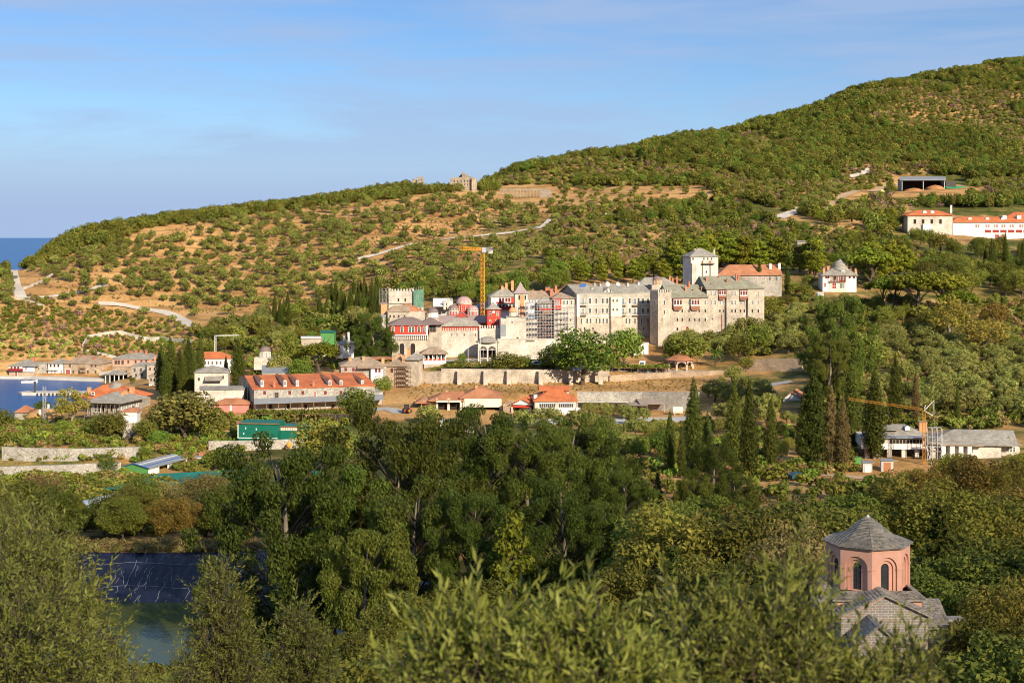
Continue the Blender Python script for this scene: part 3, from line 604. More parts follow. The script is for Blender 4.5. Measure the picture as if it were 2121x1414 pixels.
# ================================================================ building kit
STONE = mat('beige_stone', (.40, .34, .265), .36, .6, .9, 'stone', (.32, .26, .19), cell=.9, bump=.4)
STONEL = mat('pale_stone', (.485, .435, .36), .34, .5, .9, 'stone', (.43, .365, .28), cell=.8, bump=.3)
STONEG = mat('grey_stone', (.34, .31, .26), .25, .6, .9, 'stone', (.22, .19, .15), cell=.9, bump=.5)
STONEB = mat('brown_stone', (.40, .29, .19), .25, .6, .9, 'stone', (.27, .19, .12), cell=.9, bump=.5)
WHITE = mat('white_plaster', (.70, .67, .61), .08, 1, .8, stain=-.2)
CREAM = mat('cream_plaster', (.64, .58, .45), .1, 1, .8)
PINK = mat('salmon_plaster', (.62, .34, .24), .12, 1, .85)
RED = mat('red_plaster', (.55, .055, .032), .12, 1, .75)
DKRED = mat('dark_red_paint', (.28, .03, .025), .15, 1, .6)
ORANGE = mat('orange_plaster', (.62, .30, .14), .15, 1, .85)
BRICK = mat('red_brick', (.44, .17, .09), .2, 1, .9, 'brick', (.34, .11, .06), cell=3, bump=.3)
SLATE = mat('stone_slate', (.33, .30, .25), .22, .8, .85, 'slate', (.23, .205, .165), cell=1.1, bump=.5)
SLATEB = mat('brown_slate', (.36, .27, .19), .22, .8, .85, 'slate', (.25, .18, .12), cell=1.1, bump=.5)
SLATEO = mat('olive_slate', (.27, .255, .185), .2, .8, .85, 'slate', (.20, .185, .13), cell=1.1, bump=.5)
TILE = mat('red_tile', (.56, .17, .062), .28, .7, .85, 'tile', (.42, .12, .045), cell=2.0, bump=.4)
TILEO = mat('old_tile', (.42, .18, .085), .3, .7, .85, 'tile', (.36, .15, .075), cell=2.0, bump=.4)
LEAD = mat('lead_sheet', (.33, .25, .23), .15, .6, .6)
LEADD = mat('dark_lead', (.20, .145, .13), .15, .6, .6)
GLASS = mat('dark_glass', (.045, .05, .055), .2, 2, .15, spec=.6)
SHUT = mat('grey_shutter', (.085, .088, .085), .15, 2, .7)
BLUESH = mat('blue_shutter', (.07, .14, .18), .15, 2, .6)
DARK = mat('dark_interior', (.03, .022, .018), .3, 1, .9)
WOOD = mat('weathered_wood', (.20, .13, .08), .3, 2, .9)
STEEL = mat('galvanised_steel', (.42, .43, .44), .12, 2, .5, metal=.3)
IRON = mat('dark_iron', (.06, .055, .05), .2, 2, .6)
CONC = mat('concrete', (.50, .46, .40), .15, .8, .9)
METG = mat('grey_sheet_roof', (.24, .25, .26), .12, .6, .55)
GREENP = mat('green_sheet', (.09, .26, .075), .1, .6, .5)
TEAL = mat('teal_sheet', (.008, .13, .085), .1, .6, .5)
YEL = mat('crane_yellow', (.70, .30, .025), .1, 1, .5)
CANVAS = mat('beige_canvas', (.70, .62, .48), .06, .8, .85)
BLUE = mat('blue_paint', (.03, .12, .38), .15, 1, .5)
STY = {   # window styles: surround, pane, arched, bars
 'w': (WHITE, GLASS, 0, 1), 'wa': (WHITE, GLASS, 1, 1), 's': (WHITE, SHUT, 0, 0), 'sa': (WHITE, SHUT, 1, 0), 'b': (WHITE, BLUESH, 0, 1), 'd': (STONE, DARK, 0, 0), 'da': (STONEL, DARK, 1, 0),
 'r': (DKRED, GLASS, 0, 1), 'g': (STONEG, GLASS, 0, 1), 'rd': (WHITE, DKRED, 0, 1), 'o': (WOOD, GLASS, 0, 1), 'ya': (CREAM, GLASS, 1, 1), 'ra': (CREAM, DKRED, 1, 0),
}
_wc = {}
def winmesh(w, h, st):
    k = (round(w, 1), round(h, 1), st)
    if k in _wc: return _wc[k]
    fr, pane, arch, bars = STY[st]; mb = MB(); t = max(.10, min(.28, w*.16)); hw = w/2
    def outline(a, b):      # half width, height above the foot at -h/2
        if not arch: return [(-a, -h/2-(b-h)), (a, -h/2-(b-h)), (a, h/2+(b-h)), (-a, h/2+(b-h))]
        zc = h/2-hw; return [(-a, -h/2), (a, -h/2), (a, zc)]+[(a*cos(pi*i/8), zc+a*sin(pi*i/8)) for i in range(1, 8)]+[(-a, zc)]
    o, i = outline(hw+t, h+t), outline(hw, h); n = len(o)
    v = [(x, -.12, z) for x, z in o]+[(x, -.12, z) for x, z in i]+[(x, .05, z) for x, z in o]+[(x, -.02, z) for x, z in i]
    f = []
    for a in range(n):
        b = (a+1) % n; f += [(a, b, n+b, n+a), (2*n+a, 2*n+b, b, a), (n+a, n+b, 3*n+b, 3*n+a)]
    mb.add(v, f); mb.mi(1); mb.add([(x, -.025, z) for x, z in i], [tuple(range(n))])
    mb.mi(0)
    if bars: mb.box(-.035, .035, -.06, -.027, -h/2, h/2-(.02 if not arch else .03)); mb.box(-hw, hw, -.058, -.028, -.04, .04)
    _wc[k] = me = mb.mesh('window', [fr, pane]); return me
class Bld:
    """a building placed by its front-corner pixel; l() turns pixels into local metres on a wall plane"""
    def __init__(s, name, label, cat, px, py, Y=None, yaw=0, group=None, z=None):
        if Y is None: x, Y, z0 = hit(px, py, 100)
        s.o = Vec(*P(px, py, Y)); s.th = R(yaw); s.Y = Y; s.s = Y/F
        if z is not None: s.o = Vec(s.o[0], s.o[1], z)
        s.r = empty(name, tuple(s.o), s.th); tag(s.r, label, cat, group); s.name = name
    def l(s, px, py, w=0.0):
        d = Vec((px-CX)/F, 1, -(py-HZ)/F); n = Vec(-sin(s.th), cos(s.th), 0); c = Vec(0, 0, H)
        t = (n.dot(s.o-c)+w)/n.dot(d); q = c+d*t-s.o
        return q[0]*cos(s.th)+q[1]*sin(s.th), q[2]
    def sd(s, px, py, x):       # on the end wall at local x: local depth and height
        d = Vec((px-CX)/F, 1, -(py-HZ)/F); n = Vec(cos(s.th), sin(s.th), 0); c = Vec(0, 0, H)
        t = (n.dot(s.o-c)+x)/n.dot(d); q = c+d*t-s.o
        return -q[0]*sin(s.th)+q[1]*cos(s.th), q[2]
    def add(s, name, mb, mats, parent=None, smooth=False): return mb.build(name, mats, parent or s.r, None, smooth)
    def wall(s, a, b, t, bot, w0, w1, m, name='wall', down=1.5):
        x0, z1 = s.l(a, t, w0); x1, _ = s.l(b, t, w0); z0 = s.l((a+b)/2, bot, w0)[1]-down
        return s.add(name, MB().box(x0, x1, w0, w1, z0, z1), m)
    def hip(s, a, b, e, rg, w0, w1, m, over=.4, r0=None, r1=None, th=.22, name='roof', under=WOOD, bot=None):
        """hipped roof: eave row e at the front, ridge row rg; ridge ends at pixels r0, r1 (None: full hip, 'g': gable)"""
        x0, ze = s.l(a, e, w0-over); x1, _ = s.l(b, e, w0-over); y0, y1 = w0-over, w1+over; ym = (y0+y1)/2; zr = s.l((a+b)/2, rg, ym)[1]
        d = min((y1-y0)/2, (x1-x0)/2)
        q0 = x0 if r0 == 'g' else x0+d if r0 is None else s.l(r0, rg, ym)[0]
        q1 = x1 if r1 == 'g' else x1-d if r1 is None else s.l(r1, rg, ym)[0]
        if q1 < q0: q0 = q1 = (q0+q1)/2
        v = [(x0, y0, ze), (x1, y0, ze), (x1, y1, ze), (x0, y1, ze), (q0, ym, zr), (q1, ym, zr)]+[(x0, y0, ze-th), (x1, y0, ze-th), (x1, y1, ze-th), (x0, y1, ze-th)]
        mb = MB().add(v, [(0,1,5,4), (1,2,5), (2,3,4,5), (3,0,4), (6,7,1,0), (7,8,2,1), (8,9,3,2), (9,6,0,3)]); mb.mi(1).add(v[6:], [(3,2,1,0)])
        return s.add(name, mb, [m, under])
    def gab(s, a, b, e, rg, w0, w1, m, mw, over=.4, th=.22, apex=None, name='roof', wallname='gable_wall'):
        """gable turned to the camera, ridge running back; the pediment under it is a wall part"""
        x0, ze = s.l(a, e, w0-over); x1, _ = s.l(b, e, w0-over); xa, za = s.l(apex or (a+b)/2, rg, w0-over)
        mb = MB().prism([(x0, ze), (xa, za-th), (x1, ze), (x1, ze+th), (xa, za+th*.3), (x0, ze+th)], w0-over, w1+over)
        rf = s.add(name, mb, m)
        k = over*1.1; s.add(wallname, MB().prism([(x0+k, ze), (x1-k, ze), (xa, za-th*1.5)], w0+.003, w1-.003), mw); return rf
    def gable(s, a, b, e, rg, w0, w1, m, mw, over=.4, th=.2, name='roof'):
        """ridge along the front; end pediments as wall parts"""
        x0, ze = s.l(a, e, w0-over); x1, _ = s.l(b, e, w0-over); ym = (w0+w1)/2; zr = s.l((a+b)/2, rg, ym)[1]
        y0, y1 = w0-over, w1+over
        v = [(x, y, z) for x in (x0-over, x1+over) for y, z in ((y0, ze), (ym, zr), (y1, ze), (y1, ze-th), (ym, zr-th), (y0, ze-th))]
        rf = s.add(name, MB().add(v, [(0,6,7,1), (1,7,8,2), (2,8,9,3), (3,9,10,4), (4,10,11,5), (5,11,6,0), (0,1,4,5), (1,2,3,4), (11,10,7,6), (10,9,8,7)]), m)
        for xx in (x0, x1-.3):
            s.add('gable_wall', MB().add([(xx, w0, ze-th), (xx, w1, ze-th), (xx, ym, zr-th-.02), (xx+.3, w0, ze-th), (xx+.3, w1, ze-th), (xx+.3, ym, zr-th-.02)], [(0,2,1), (3,4,5), (0,3,5,2), (1,2,5,4), (0,1,4,3)]), mw)
        return rf
    def lean(s, a, b, e, top, w0, w1, m, th=.15, name='roof', a2=None, b2=None):
        """single pitch from eave row e at depth w0 up to row top at depth w1"""
        x0, z0 = s.l(a, e, w0); x1, _ = s.l(b, e, w0); x2, z1 = s.l(a2 or a, top, w1); x3, _ = s.l(b2 or b, top, w1)
        v = [(x0, w0, z0), (x1, w0, z0), (x3, w1, z1), (x2, w1, z1)]; v += [(x, y, z-th) for x, y, z in v]
        return s.add(name, MB().add(v, [(0,1,2,3), (7,6,5,4), (0,4,5,1), (1,5,6,2), (2,6,7,3), (3,7,4,0)]), m)
    def win(s, px, py, pw, ph, st, w=0.0, name='window', k=None):
        x, z = s.l(px, py, w); k = k or s.s
        return link(name, winmesh(pw*k, ph*k, st), s.r, (x, w, z))
    def wins(s, xs, py, pw, ph, st, w=0.0):
        for x in xs: s.win(x, py, pw, ph, st, w)
    def swin(s, x, ys, z, w, h, st, sign):
        """windows on an end wall at local x (sign: +1 faces local +x)"""
        for y in ys:
            o = link('window', winmesh(w, h, st), s.r, (x, y, z)); o.rotation_euler = (0, 0, R(90*sign))
    def chim(s, px, t, b, pw, w, m=BRICK, parent=None, name='chimney'):
        x, z1 = s.l(px, t, w); z0 = s.l(px, b, w)[1]; h = pw*s.s*.6
        mb = MB().box(x-h, x+h, w-h, w+h, z0-.6, z1-.25); mb.box(x-h-.08, x+h+.08, w-h-.08, w+h+.08, z1-.25, z1-.14)
        mb.box(x-h*.8, x+h*.8, w-h*.8, w+h*.8, z1-.14, z1+.05); mb.mi(1).box(x-h-.1, x+h+.1, w-h-.1, w+h+.1, z1+.05, z1+.13)
        return s.add(name, mb, [m, SLATE], parent)
    def balc(s, a, b, py, w, dep, hh=1.0, slab=WOOD, rail=IRON, floor=.15):
        x0, z = s.l(a, py, w); x1, _ = s.l(b, py, w); mb = MB().box(x0, x1, w-dep, w-.003, z-floor, z)
        n = max(2, int((x1-x0)/.45)); mb.mi(1)
        for i in range(n+1):
            x = x0+(x1-x0-.05)*i/n; mb.box(x, x+.05, w-dep+.02, w-dep+.06, z+.002, z+hh-.05)
        mb.box(x0, x1, w-dep, w-dep+.08, z+hh-.05, z+hh)
        for x in (x0, x1-.06): mb.box(x, x+.06, w-dep+.08, w, z+hh-.05, z+hh)
        return s.add('balcony', mb, [slab, rail])
    def dome(s, px, top, spring, base, pr, w, mroof, mdrum, n=12, st=None, nwin=8, flat=1.0, name='dome', finial=True, eave=1.1, ww=.34, wh=.62):
        """drum with windows under a dome"""
        x, zt = s.l(px, top, w); zs_ = s.l(px, spring, w)[1]; zb = s.l(px, base, w)[1]; r = pr*s.s
        s.add('drum', MB().lathe([(r, zb-.6), (r, zs_)], n, (x, w), pi/n), mdrum)
        hh = zt-zs_; pf = [(r*eave, zs_-.12), (r*eave, zs_)]+[(r*1.02*cos(a)**flat, zs_+.05+hh*sin(a)) for a in [pi/2*i/8 for i in range(0, 8)]]+[(.04, zt)]
        d = s.add(name, MB().lathe(pf, max(n, 12)*2, (x, w)), mroof, None, True)
        if finial: s.add('cross', MB().box(x-.05, x+.05, w-.05, w+.05, zt-.1, zt+1.1).box(x-.32, x+.32, w-.04, w+.04, zt+.62, zt+.74), IRON, d)
        if st:
            for i in range(nwin):
                a = 2*pi*(i+.5)/nwin-pi/2; hz = zs_-zb
                o = link('window', winmesh(r*2*pi/nwin*ww, hz*wh, st), s.r, (x+cos(a)*r*cos(pi/n)*1.0, w+sin(a)*r*cos(pi/n)*1.0, zb+hz*.48)); o.rotation_euler = (0, 0, a+pi/2)
        return d
    def cren(s, a, b, t, w0, w1, m, pw=3.2, ph=4.0, th=.6, sides=False):
        """battlements along the front top edge (and the ends)"""
        x0, z = s.l(a, t, w0); x1, _ = s.l(b, t, w0); k = s.s; n = max(2, int((x1-x0)/(pw*k*2))); mb = MB(); st = (x1-x0)/(2*n-1)
        for i in range(n): mb.box(x0+st*2*i, x0+st*(2*i+1), w0, w0+th, z-.002, z+ph*k)
        if sides:
            dn = max(2, int((w1-w0)/(pw*k*2))); st = (w1-w0)/(2*dn-1)
            for xa, xb in ((x0, x0+th), (x1-th, x1)):
                for i in range(1, dn): mb.box(xa, xb, w0+st*2*i, w0+st*(2*i+1), z-.002, z+ph*k)
        return s.add('battlement', mb, m)
from mathutils import Vector
def Vec(*a): return Vector(a if len(a) > 1 else a[0])
def scaffold(parent_or_none, name, a, b, m=STEEL, bays=5, lifts=5, dep=1.2, plank=WOOD, label=None, group=None):
    """a tube scaffold between two world points a (left foot) and b (right foot); b[2]-height in lifts of 2 m"""
    o = empty(name, a); tag(o, label, 'scaffolding', group)
    d = np.array(b)-np.array(a); d[2] = 0; n = np.array([d[1], -d[0], 0]); n = n/np.linalg.norm(n); fr = MB(); pl = MB(); hh = 2.0
    for i in range(bays+1):
        p = d*i/bays
        for q in (0, 1): fr.bar(p+n*dep*q, p+n*dep*q+np.array([0, 0, lifts*hh+.8]), .09)
        if i < bays and i % 2 == 0:
            for k in range(lifts): fr.bar(p+n*dep+np.array([0, 0, k*hh]), d*(i+1)/bays+n*dep+np.array([0, 0, (k+1)*hh]), .05)
    for k in range(1, lifts+1):
        for q in (0, 1):
            for e in (0, .95): fr.bar(n*dep*q+np.array([0, 0, k*hh+e]), d+n*dep*q+np.array([0, 0, k*hh+e]), .06)
        pl.add([tuple(n*dep*q+d*t+np.array([0, 0, k*hh+z])) for z in (-.12, .02) for q, t in ((0, 0), (1, 0), (1, 1), (0, 1))], [(0,1,2,3), (7,6,5,4), (0,4,5,1), (1,5,6,2), (2,6,7,3), (3,7,4,0)])
    fr.build('pole_frame', m, o); pl.build('plank', plank, o); return o
def lattice(mb, a, b, w, step, t=.12):
    """a square lattice beam from a to b"""
    a = np.array(a, float); b = np.array(b, float); d = b-a; l = np.linalg.norm(d); d /= l
    up = np.array([0, 0, 1.0]) if abs(d[2]) < .9 else np.array([0, 1.0, 0]); x = np.cross(d, up); x /= np.linalg.norm(x); y = np.cross(x, d)
    cs = [x*sx*w/2+y*sy*w/2 for sx, sy in ((-1,-1), (1,-1), (1,1), (-1,1))]
    for c in cs: mb.bar(a+c, b+c, t)
    n = int(l/step)
    for i in range(n):
        p, q = a+d*l*i/n, a+d*l*(i+1)/n
        for j in range(4):
            c0, c1 = cs[j], cs[(j+1) % 4]; mb.bar(p+c0, p+c1, t*.6); mb.bar((p if i % 2 else q)+c0, (q if i % 2 else p)+c1, t*.6)
CARM = {}
def car(name, label, x, y, z, rz, col=(.8, .8, .8), van=False, cat='car', L=4.3, group=None):
    """a road vehicle: body, windows, four wheels, lamps"""
    o = empty(name, (x, y, z), rz); tag(o, label, cat, group); m = mat('paint_%02d%02d%02d' % tuple(int(c*99) for c in col), col, .04, 1, .35, spec=.5); hl = L/2; w = .88 if not van else .95; h = 1.45 if not van else 2.1
    pr_ = [(-hl, .35), (hl, .35), (hl, .8), (hl*.93, .95), (hl*.5, 1.0), (hl*.2, h), (-hl*.62, h), (-hl*.95, 1.0), (-hl, .9)] if not van else [(-hl, .35), (hl, .35), (hl, .9), (hl*.9, 1.1), (hl*.62, h-.1), (hl*.5, h), (-hl*.98, h), (-hl, h-.15)]
    MB().prism(pr_, -w, w).build('body', m, o)
    g = MB()
    if van: g.prism([(hl*.12, 1.2), (hl*.66, 1.2), (hl*.50, h-.25), (hl*.12, h-.25)], -w-.01, w+.01); g.add([(hl*.87, -w+.12, 1.22), (hl*.87, w-.12, 1.22), (hl*.66, w-.16, h-.2), (hl*.66, -w+.16, h-.2)], [(0,1,2,3)]); g.box(-hl-.012, -hl+.01, -w+.2, w-.2, 1.25, h-.35)
    else: g.prism([(-hl*.8, 1.0), (hl*.4, 1.0), (hl*.18, h-.1), (-hl*.58, h-.1)], -w-.01, w+.01); g.add([(hl*.49, -w+.1, 1.02), (hl*.49, w-.1, 1.02), (hl*.23, w-.1, h-.06), (hl*.23, -w+.1, h-.06)], [(0,1,2,3)]); g.add([(-hl*.96, -w+.1, 1.02), (-hl*.96, w-.1, 1.02), (-hl*.65, w-.1, h-.05), (-hl*.65, -w+.1, h-.05)], [(3,2,1,0)])
    g.build('window', GLASS, o)
    if 'wheel' not in CARM: CARM['wheel'] = MB().tube([(0, -.11, 0), (0, .11, 0)], [.33, .33], 12).mi(1).tube([(0, -.12, 0), (0, .12, 0)], [.18, .18], 10).mesh('wheel', [mat('tyre', (.02, .02, .02), .2, 1, .9), STEEL])
    for sx in (-.6, .62):
        for sy in (-1, 1): link('wheel', CARM['wheel'], o, (hl*sx, sy*(w-.1), .33))
    for sy in (-1, 1): MB().box(hl-.02, hl+.015, sy*.62-.16, sy*.62+.16, .62, .78).build('headlight', WHITE, o)
    return o
def drape(name, pts, width, m, lift=.12, kind='structure', step=4, y0=100):
    """a road as a strip on the ground; pts are photo pixels"""
    w = [hit(px, py, y0) for px, py in pts]; c = []
    for p, q in zip(w[:-1], w[1:]):
        n = max(1, int(math.hypot(q[0]-p[0], q[1]-p[1])/step)); c += [(p[0]+(q[0]-p[0])*i/n, p[1]+(q[1]-p[1])*i/n) for i in range(n)]
    c.append(w[-1][:2]); c = np.array(c)
    for _ in range(6): c[1:-1] = .25*c[:-2]+.5*c[1:-1]+.25*c[2:]
    mb = MB(); v = []
    for i, p in enumerate(c):
        d = c[min(i+1, len(c)-1)]-c[max(i-1, 0)]; d /= np.linalg.norm(d)+1e-9; n = np.array([-d[1], d[0]])
        for t in (-1, -.5, 0, .5, 1):
            q = p+n*width/2*t; v.append((q[0], q[1], max(gz(*q), gz(*(p)) - .6)+lift))
    f = [(i*5+j, i*5+j+1, (i+1)*5+j+1, (i+1)*5+j) for i in range(len(c)-1) for j in range(4)]
    mb.add(v, f); o = mb.build(name, m); return tag(o, None, None, None, kind)
def wallrun(name, label, pts, m, h=2.5, th=.6, cat='wall', y0=100, step=3, top=None, cap=None):
    """a wall on the ground along photo pixels; its top follows the ground (or rows in top)"""
    w = [hit(px, py, y0) for px, py in pts]; c = []
    for k, (p, q) in enumerate(zip(w[:-1], w[1:])):
        n = max(1, int(math.hypot(q[0]-p[0], q[1]-p[1])/step))
        for i in range(n):
            t = i/n; x, y = p[0]+(q[0]-p[0])*t, p[1]+(q[1]-p[1])*t; c.append((x, y, (None if top is None else top[k]+(top[k+1]-top[k])*t)))
    c.append((w[-1][0], w[-1][1], None if top is None else top[-1]))
    mb = MB(); v = []
    for i, (x, y, tp) in enumerate(c):
        a = np.array(c[min(i+1, len(c)-1)][:2])-np.array(c[max(i-1, 0)][:2]); a = a/(np.linalg.norm(a)+1e-9); n = np.array([-a[1], a[0]])*th/2; g = gz(x, y); zt = g+h if tp is None else qz(y, tp)
        v += [(x-n[0], y-n[1], g-1.5), (x-n[0], y-n[1], zt), (x+n[0], y+n[1], zt), (x+n[0], y+n[1], g-1.5)]
    f = [(i*4+j, i*4+(j+1) % 4, (i+1)*4+(j+1) % 4, (i+1)*4+j) for i in range(len(c)-1) for j in range(4)]+[(0, 1, 2, 3), tuple(4*(len(c)-1)+j for j in (3, 2, 1, 0))]
    return tag(mb.add(v, f).build(name, m), label, cat)
# ================================================================ monastery
# --- long plastered west wing
FAC = mat('wing_plaster', (.42, .38, .31), .3, .6, .85)
b = Bld('guest_wing', 'long four storey plastered wing with blue shuttered balcony doors and white roof tanks', 'building', 1195, 735, 521, 22)
yb, _ = b.sd(1163, 640, 0)
x1, _z = b.l(1347, 608)
b.wall(1195, 1347.5, 655, 735, 0, yb, STONE, 'lower_wall', 3)
x0, z655 = b.l(1195, 655); z608 = b.l(1195, 608)[1]
b.add('upper_wall', MB().box(.003, x1-.003, .08, yb-.08, z655, z608), FAC)
b.add('corner_pier', MB().box(-.06, .9, -.06, .8, z655+.003, z608-.1), WHITE)
b.add('string_course', MB().box(-.1, x1, -.12, .05, z655-.2, z655+.12).box(.9, x1, -.08, .09, (z655+z608)/2-.1, (z655+z608)/2+.12).box(-.15, x1, -.18, .09, z608-.25, z608-.02), WHITE)
rf = b.gable(1194, 1347, 607, 588, 0, yb, SLATE, STONEG, .45)
top = [1222, 1235, 1248, 1257.5, 1304, 1331.5, 1342]
b.wins(top, 623, 4.8, 11, 's', .08); b.wins(top, 643.5, 4.8, 10, 's', .08)
for x in (1208, 1290, 1315):
    b.win(x, 624, 4.6, 11, 'b', .08, 'balcony_door'); b.win(x, 644.5, 4.6, 11, 'b', .08, 'balcony_door')
    for yy in (631, 651.5): b.balc(x-6, x+6, yy+1.5, 0, 1.1)
b.wins([1204, 1216, 1223, 1235, 1242, 1249.5, 1257, 1297, 1304, 1315, 1328.5, 1342], 664, 4, 10, 'sa', 0)
b.wins([1211, 1228, 1333], 680, 3.2, 6, 'da', 0)
xa, za = b.l(1262, 615); xb, _ = b.l(1285, 615); zb = b.l(1262, 655)[1]; zz = b.l(1262, 735)[1]
b.add('bay', MB().box(xa, xb, -1.5, -.003, zb, za), CREAM); b.add('bay_base', MB().box(xa+.2, xb-.2, -1.3, -.003, zz-2, zb-.003), STONE)
b.wins([1270, 1278], 622.5, 2.6, 4, 'd', -1.5); b.wins([1270, 1278], 641, 2.6, 4, 'd', -1.5)
b.gab(1250, 1271, 605.5, 595.5, -.1, 3, SLATE, CREAM, .2, .2); b.wins([1257, 1264], 603, 3.2, 6.4, 's', -.1)
for x, t, w in ((1226, 596, 3), (1243, 587, 5), (1231, 586, 6), (1300, 586, 5), (1322, 584, 6)): b.chim(x, t, t+11, 3.2, w, STONEL, rf)
for x, t in ((1205, 590), (1211, 590)):
    xx, zz = b.l(x, t, yb*.35); b.add('solar_panel', MB().box(xx-.55, xx+.55, yb*.35-.1, yb*.35, zz-.9, zz+.5), BLUE, rf)
for x in (1219, 1237, 1277, 1312):
    xx, zz = b.l(x, 601, 2.4); b.add('skylight', MB().box(xx-.5, xx+.5, 1.9, 2.6, zz-.3, zz+.25), METG, rf)
for i, (x, t, lb) in enumerate(((1258, 583.5, 'white round water tank on the wing roof behind the pediment'), (1279.5, 585, 'white round water tank on the wing roof right of the pediment'))):
    w = yb*.45; xx, zz = b.l(x, t, w); zq = zz-2.6
    p = Vec(b.o)+Vec((xx*cos(b.th)-w*sin(b.th), xx*sin(b.th)+w*cos(b.th), zq))
    t_ = empty('water_tank', tuple(p)); tag(t_, lb, 'water tank'); MB().lathe([(.95, 0), (.98, .3), (.95, 1.7), (.75, 2.3), (.3, 2.6)], 14).build('tank', WHITE, t_, None, True); MB().lathe([(.28, 2.58), (.28, 2.75)], 10).build('lid', WHITE, t_)
    MB().box(-.8, .8, -.8, .8, -1.2, 0).build('stand', CONC, t_)
# --- battlemented square tower
b = Bld('battlement_tower', 'square stone tower with battlements between the two long wings', 'tower', 1363, 716, 519, 27)
yb, _ = b.sd(1346.5, 650, 0)
b.wall(1363, 1390.5, 606, 716, 0, yb, STONE); b.cren(1363, 1390.5, 606, -.003, yb+.003, STONEL, 1.9, 6, .6, True)
for py, h in ((626, 9), (646, 8)): b.win(1376, py, 3.8, h, 'sa')
b.win(1371, 661, 3, 7, 'sa'); b.swin(0, [yb*.35], b.l(1363, 628)[1], .9, 1.8, 'sa', -1); b.swin(0, [yb*.6], b.l(1363, 650)[1], .9, 1.8, 'sa', -1)
# --- right wings
b = Bld('oriel_wing', 'stone wing with two white timber oriels next to the battlement tower', 'building', 1390, 705, 523, 14)
x1, _ = b.l(1467, 615); b.wall(1386, 1467, 616, 700, 0, 13, STONE, down=4)
rf = b.hip(1385, 1468, 616, 589, 0, 13, SLATEO, .5, r0='g', r1='g')
b.wins([1413, 1427, 1448, 1460.7], 643, 3, 6.5, 'da'); b.wins([1403, 1413, 1427.5, 1439, 1448, 1460.7], 661.5, 3, 7, 'da'); b.wins([1427, 1460.7], 626, 3.2, 8, 'wa'); b.win(1403, 643, 4, 4, 'd')
b.win(1423.5, 680, 6.5, 9, 'ra', name='door'); b.win(1403, 681, 4, 6, 'da')
def oriel(b, a, c, t, bt, m, dep=1.1, wall=WHITE, w=0):
    xa, za = b.l(a, t, w-dep); xb, _ = b.l(c, t, w-dep); zb = b.l(a, bt, w-dep)[1]
    o = b.add('oriel', MB().box(xa, xb, w-dep, w-.004, zb+.9, za), wall); b.add('panel', MB().box(xa-.04, xb+.04, w-dep-.04, w-.004, zb, zb+.9), m, o)
    mb = MB().prism([(xa, zb), (xa+.5, zb-.8), (xb-.5, zb-.8), (xb, zb)], w-dep*.7, w-.004); b.add('bracket', mb, m, o)
    n = 3; ww = (xb-xa)/n
    for i in range(n): q = link('window', winmesh(ww*.5, (za-zb-.9)*.62, 'r'), o, (xa+ww*(i+.5), w-dep, (zb+.9+za)/2+.1))
    b.add('cornice', MB().box(xa-.15, xb+.15, w-dep-.15, w-.004, za, za+.15), m, o)
BR = mat('brown_paint', (.30, .13, .08), .15, 1, .6)
oriel(b, 1395.5, 1413, 619.5, 638.5, BR); oriel(b, 1431.7, 1449.5, 619.5, 638.5, BR)
for x, t, bb, w in ((1420, 590, 612, 3), (1427, 583, 606, 5), (1453, 594, 612, 3), (1456.5, 588, 612, 4), (1436, 600, 609, 3)): b.chim(x, t, bb, 2.6, w, BRICK, rf)
b = Bld('end_wing', 'tall stone end wing with tiered windows and timber oriels under an olive slate roof', 'building', 1465, 700, 527, 12)
b.wall(1464, 1583, 598, 690, 1.2, 14, STONE, down=5)
for i, (a, c) in enumerate(((1464, 1487), (1505, 1531), (1549.5, 1583))): b.wall(a, c, 598.5, 690, 0, 1.198, STONE, 'pavilion_wall', 5)
rf = b.hip(1462, 1584.5, 598, 571, 0, 14, SLATEO, .6, r0='g')
b.wins([1473.7, 1481.2, 1516, 1523, 1571], 606.6, 3, 8, 'wa'); b.wins([1473.7, 1481.2, 1516, 1523, 1559, 1571], 626, 3.2, 8.5, 'wa'); b.wins([1492, 1498.5, 1534.5, 1541.5], 626, 3, 8, 'w', 1.2)
b.wins([1516, 1523, 1558.5, 1570.5], 643.5, 3, 7, 'da'); b.wins([1491, 1499, 1534, 1541.5], 643.5, 3, 6.5, 'da', 1.2); b.wins([1476, 1520, 1562], 660, 2, 3, 'd')
oriel(b, 1489, 1504, 601.5, 616.5, BR, 1.3, WHITE, 1.2); oriel(b, 1533, 1548.5, 601.5, 618, BR, 1.3, WHITE, 1.2)
for x, t, bb, w in ((1463.5, 573, 594, 4), (1489, 573, 587, 6), (1506, 577, 595, 3), (1525, 568, 594, 4), (1529.5, 570, 594, 5), (1533.5, 578, 592, 5), (1474, 588, 594, 2)): b.chim(x, t, bb, 2.8, w, BRICK, rf)
x, z = b.l(1497, 652); b.add('drainpipe', MB().bar((x, 1.1, z-9), (x, 1.1, z), .16), DKRED)
